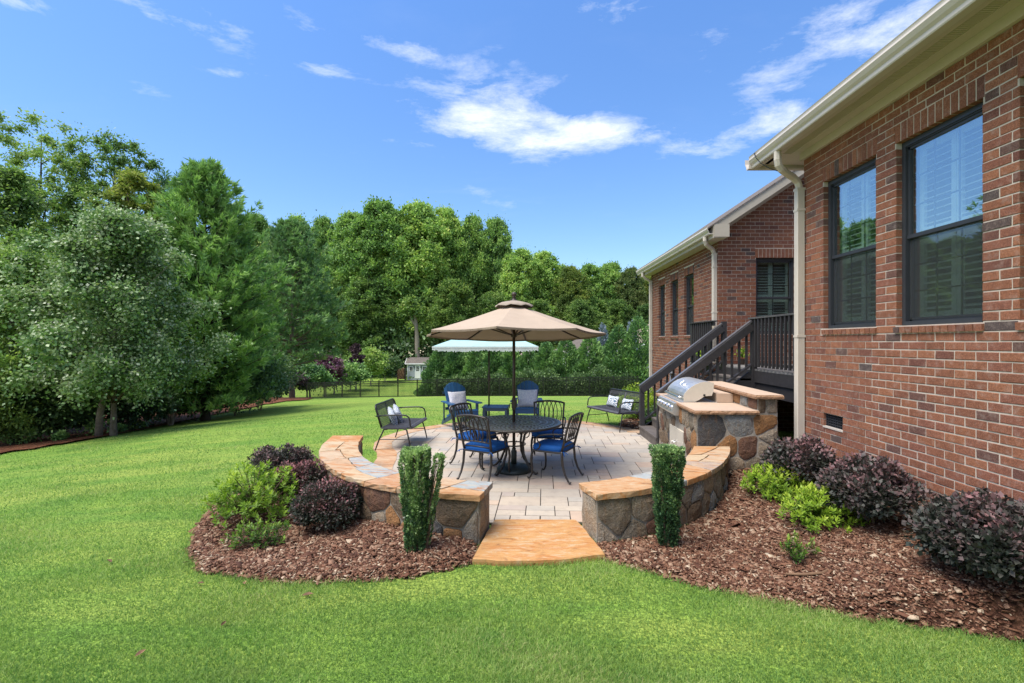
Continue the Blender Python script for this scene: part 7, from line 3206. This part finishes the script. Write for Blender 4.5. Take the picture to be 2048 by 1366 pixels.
def column(label, loc, w, d, h, seed, side=None):
    """clipped upright holly, narrower at the foot"""
    g = np.random.default_rng(seed)
    t = thing('clipped_holly', label, 'topiary shrub', loc, 0, 'clipped columnar hollies flanking the entry')
    Vs, rs = [], []
    m = MB()
    cols = [(0, 0, w, d, h, 17000)] + ([side] if side else [])
    for cx, cy, w_, d_, h_, n in cols:
        f = g.random(n) ** .85
        ns = 17 if n > 5000 else 5
        sa = np.arange(ns) * 2 * np.pi / ns + g.normal(0, .10, ns)
        sh = g.uniform(.93, 1.035, ns)
        si = g.integers(0, ns, n)
        a = sa[si] + g.normal(0, .085, n) + .25 * np.sin(f * 5 + si)
        f = np.minimum(f * sh[si], 1.03)
        c, s = np.cos(a), np.sin(a)
        e = (np.abs(c) ** 4 + np.abs(s) ** 4) ** (-.25)
        prof = (.57 + .43 * np.clip(f / .8, 0, 1) ** .8) * (1 + .07 * np.sin(f * 17 + a * 2 + seed) + .05 * np.sin(f * 9 - a * 3))
        cleft = 1 - .16 * np.abs(np.sin(a * 2.5 + .6)) ** 6
        rr = prof * e * cleft * np.where(g.random(n) < .28, g.random(n) ** .5, 1 - .22 * g.random(n) ** 2) * (1 + .05 * np.sin(f * 40 + a * 3))
        topm = g.random(n) < .16
        rr = np.where(topm, rr * np.sqrt(g.random(n)), rr)
        f = np.where(topm, .97 + .03 * g.random(n) - .03 * (rr / e) ** 2, f)
        C = np.stack([cx * (.35 + .65 * f) + rr * c * w_ / 2, cy + rr * s * d_ / 2, .01 + f * h_ * .985], 1)
        D = norm(np.stack([c * .8, s * .8, np.full(n, .85)], 1) + g.normal(0, .42, (n, 3)))
        U = norm(np.stack([c, s, np.full(n, .3)], 1) + g.normal(0, .5, (n, 3)))
        L = .026 * g.uniform(.65, 1.3, n)
        Vs.append(leaf_quads(C, D, U, L, L * .58, .15))
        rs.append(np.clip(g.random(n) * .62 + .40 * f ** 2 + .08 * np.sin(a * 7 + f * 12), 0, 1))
        for k in range(7):
            q = k * 2.4
            m.tube([(cx * .35 + .02 * math.cos(q), cy + .02 * math.sin(q), -.03), (cx * .6 + .3 * w_ * math.cos(q) * .6, cy + .3 * d_ * math.sin(q) * .6, h_ * .5), (cx + .34 * w_ * math.cos(q), cy + .34 * d_ * math.sin(q), h_ * .93)], [.009, .007, .003], 5)
    crown_mesh('foliage', np.vstack(Vs), MT['lf_holly'], np.concatenate(rs), t)
    m.build('stem', MT['twig'], t)


column('upright clipped holly left of the entry slab with a loose taller side sprig', ((831 - 1046) * 4.42 / FPX, 4.42, 0.0), .235, .235, .955, 501, (.215, .02, .085, .12, .90, 2300))
column('upright clipped holly right of the entry slab with a flat top', ((1335 - 1046) * 4.60 / FPX, 4.60, .01), .262, .25, .925, 502)

# shrubs beside the far wing and pots on the deck
for i, (x, y, w, h, lab) in enumerate([(2.95, 12.3, .50, .62, 'yellow-green shrub behind the bottom stair post'), (3.3, 13.8, .55, .80, 'yellow-green shrub farther along the far wing wall'),
                                       (3.05, 11.0, .35, .42, 'dark low shrub in the shade behind the stair treads')]):
    shrub('foundation_shrub', lab, (x, y, g1(x, y)), w, w, h, 4200, .05, MT['lf_azalea'] if i < 2 else MT['lf_dark'], 520 + i, lumps=20, lumpr=.4)
for i, (x, y, lab) in enumerate([(3.72 * 1.0 + .25, 10.95, 'small bright potted plant on the deck corner behind the far railing'), (4.62, 10.35, 'small green potted plant on the deck against the gable wall')]):
    t = thing('potted_plant', lab, 'potted plant', (x, y, DZ + .001))
    MB().lathe([(.05, 0), (.075, .11), (.08, .12), (.07, .12), (.06, .10)], 14).build('pot', MT['rib'], t)
    g = np.random.default_rng(i)
    V, r = clump_leaves(g, np.array([[0, 0, .22], [.04, .03, .30]]), np.array([.09, .07]), 90, .05)
    crown_mesh('foliage', V, MT['lf_azalea'], r, t)

# a few dead leaves on the grass
LF = [(402, 1172, 'small curled brown dead leaf on the grass left of the bark bed'), (281, 1314, 'brown curled dead leaf low on the left lawn'), (218, 1128, 'tiny pale dead leaf on the lawn, farthest left'), (372, 1130, 'small dark dead leaf on the grass at the bark bed edge'),
      (490, 1172, 'small dark dead leaf on the grass under the left bark bed'), (616, 1196, 'small tan dead leaf on the grass below the left bark bed'), (447, 1254, 'thin brown dead leaf lying on the front lawn')]
for i, (px, py, lab) in enumerate(LF):
    x, y = at(px, py)
    g = np.random.default_rng(i)
    m = MB(Matrix.Rotation(i * 1.3, 4, 'Z') @ Matrix.Rotation(.3, 4, 'X'))
    s_ = .022 + .006 * (i % 3)
    pts = [(-1.3, 0, .1), (-.6, .42, .35), (.2, .5, .45), (1.2, .05, .25), (.2, -.45, .5), (-.6, -.4, .35), (-.1, 0, 0)]
    m.add([(a * s_, b * s_, c * s_) for a, b, c in pts], [(6, 0, 5), (6, 5, 4), (6, 4, 3), (6, 3, 2), (6, 2, 1), (6, 1, 0)])
    o = m.build('fallen_leaf', MT['log'], None)
    o.location = (x, y, g1(x, y) + .022)
    tag(o, lab, 'dead leaf', 'dead leaves on the lawn')

print('objects', len(bpy.data.objects), 'tris', sum(len(m_.loops) - 2 * len(m_.polygons) for m_ in bpy.data.meshes))
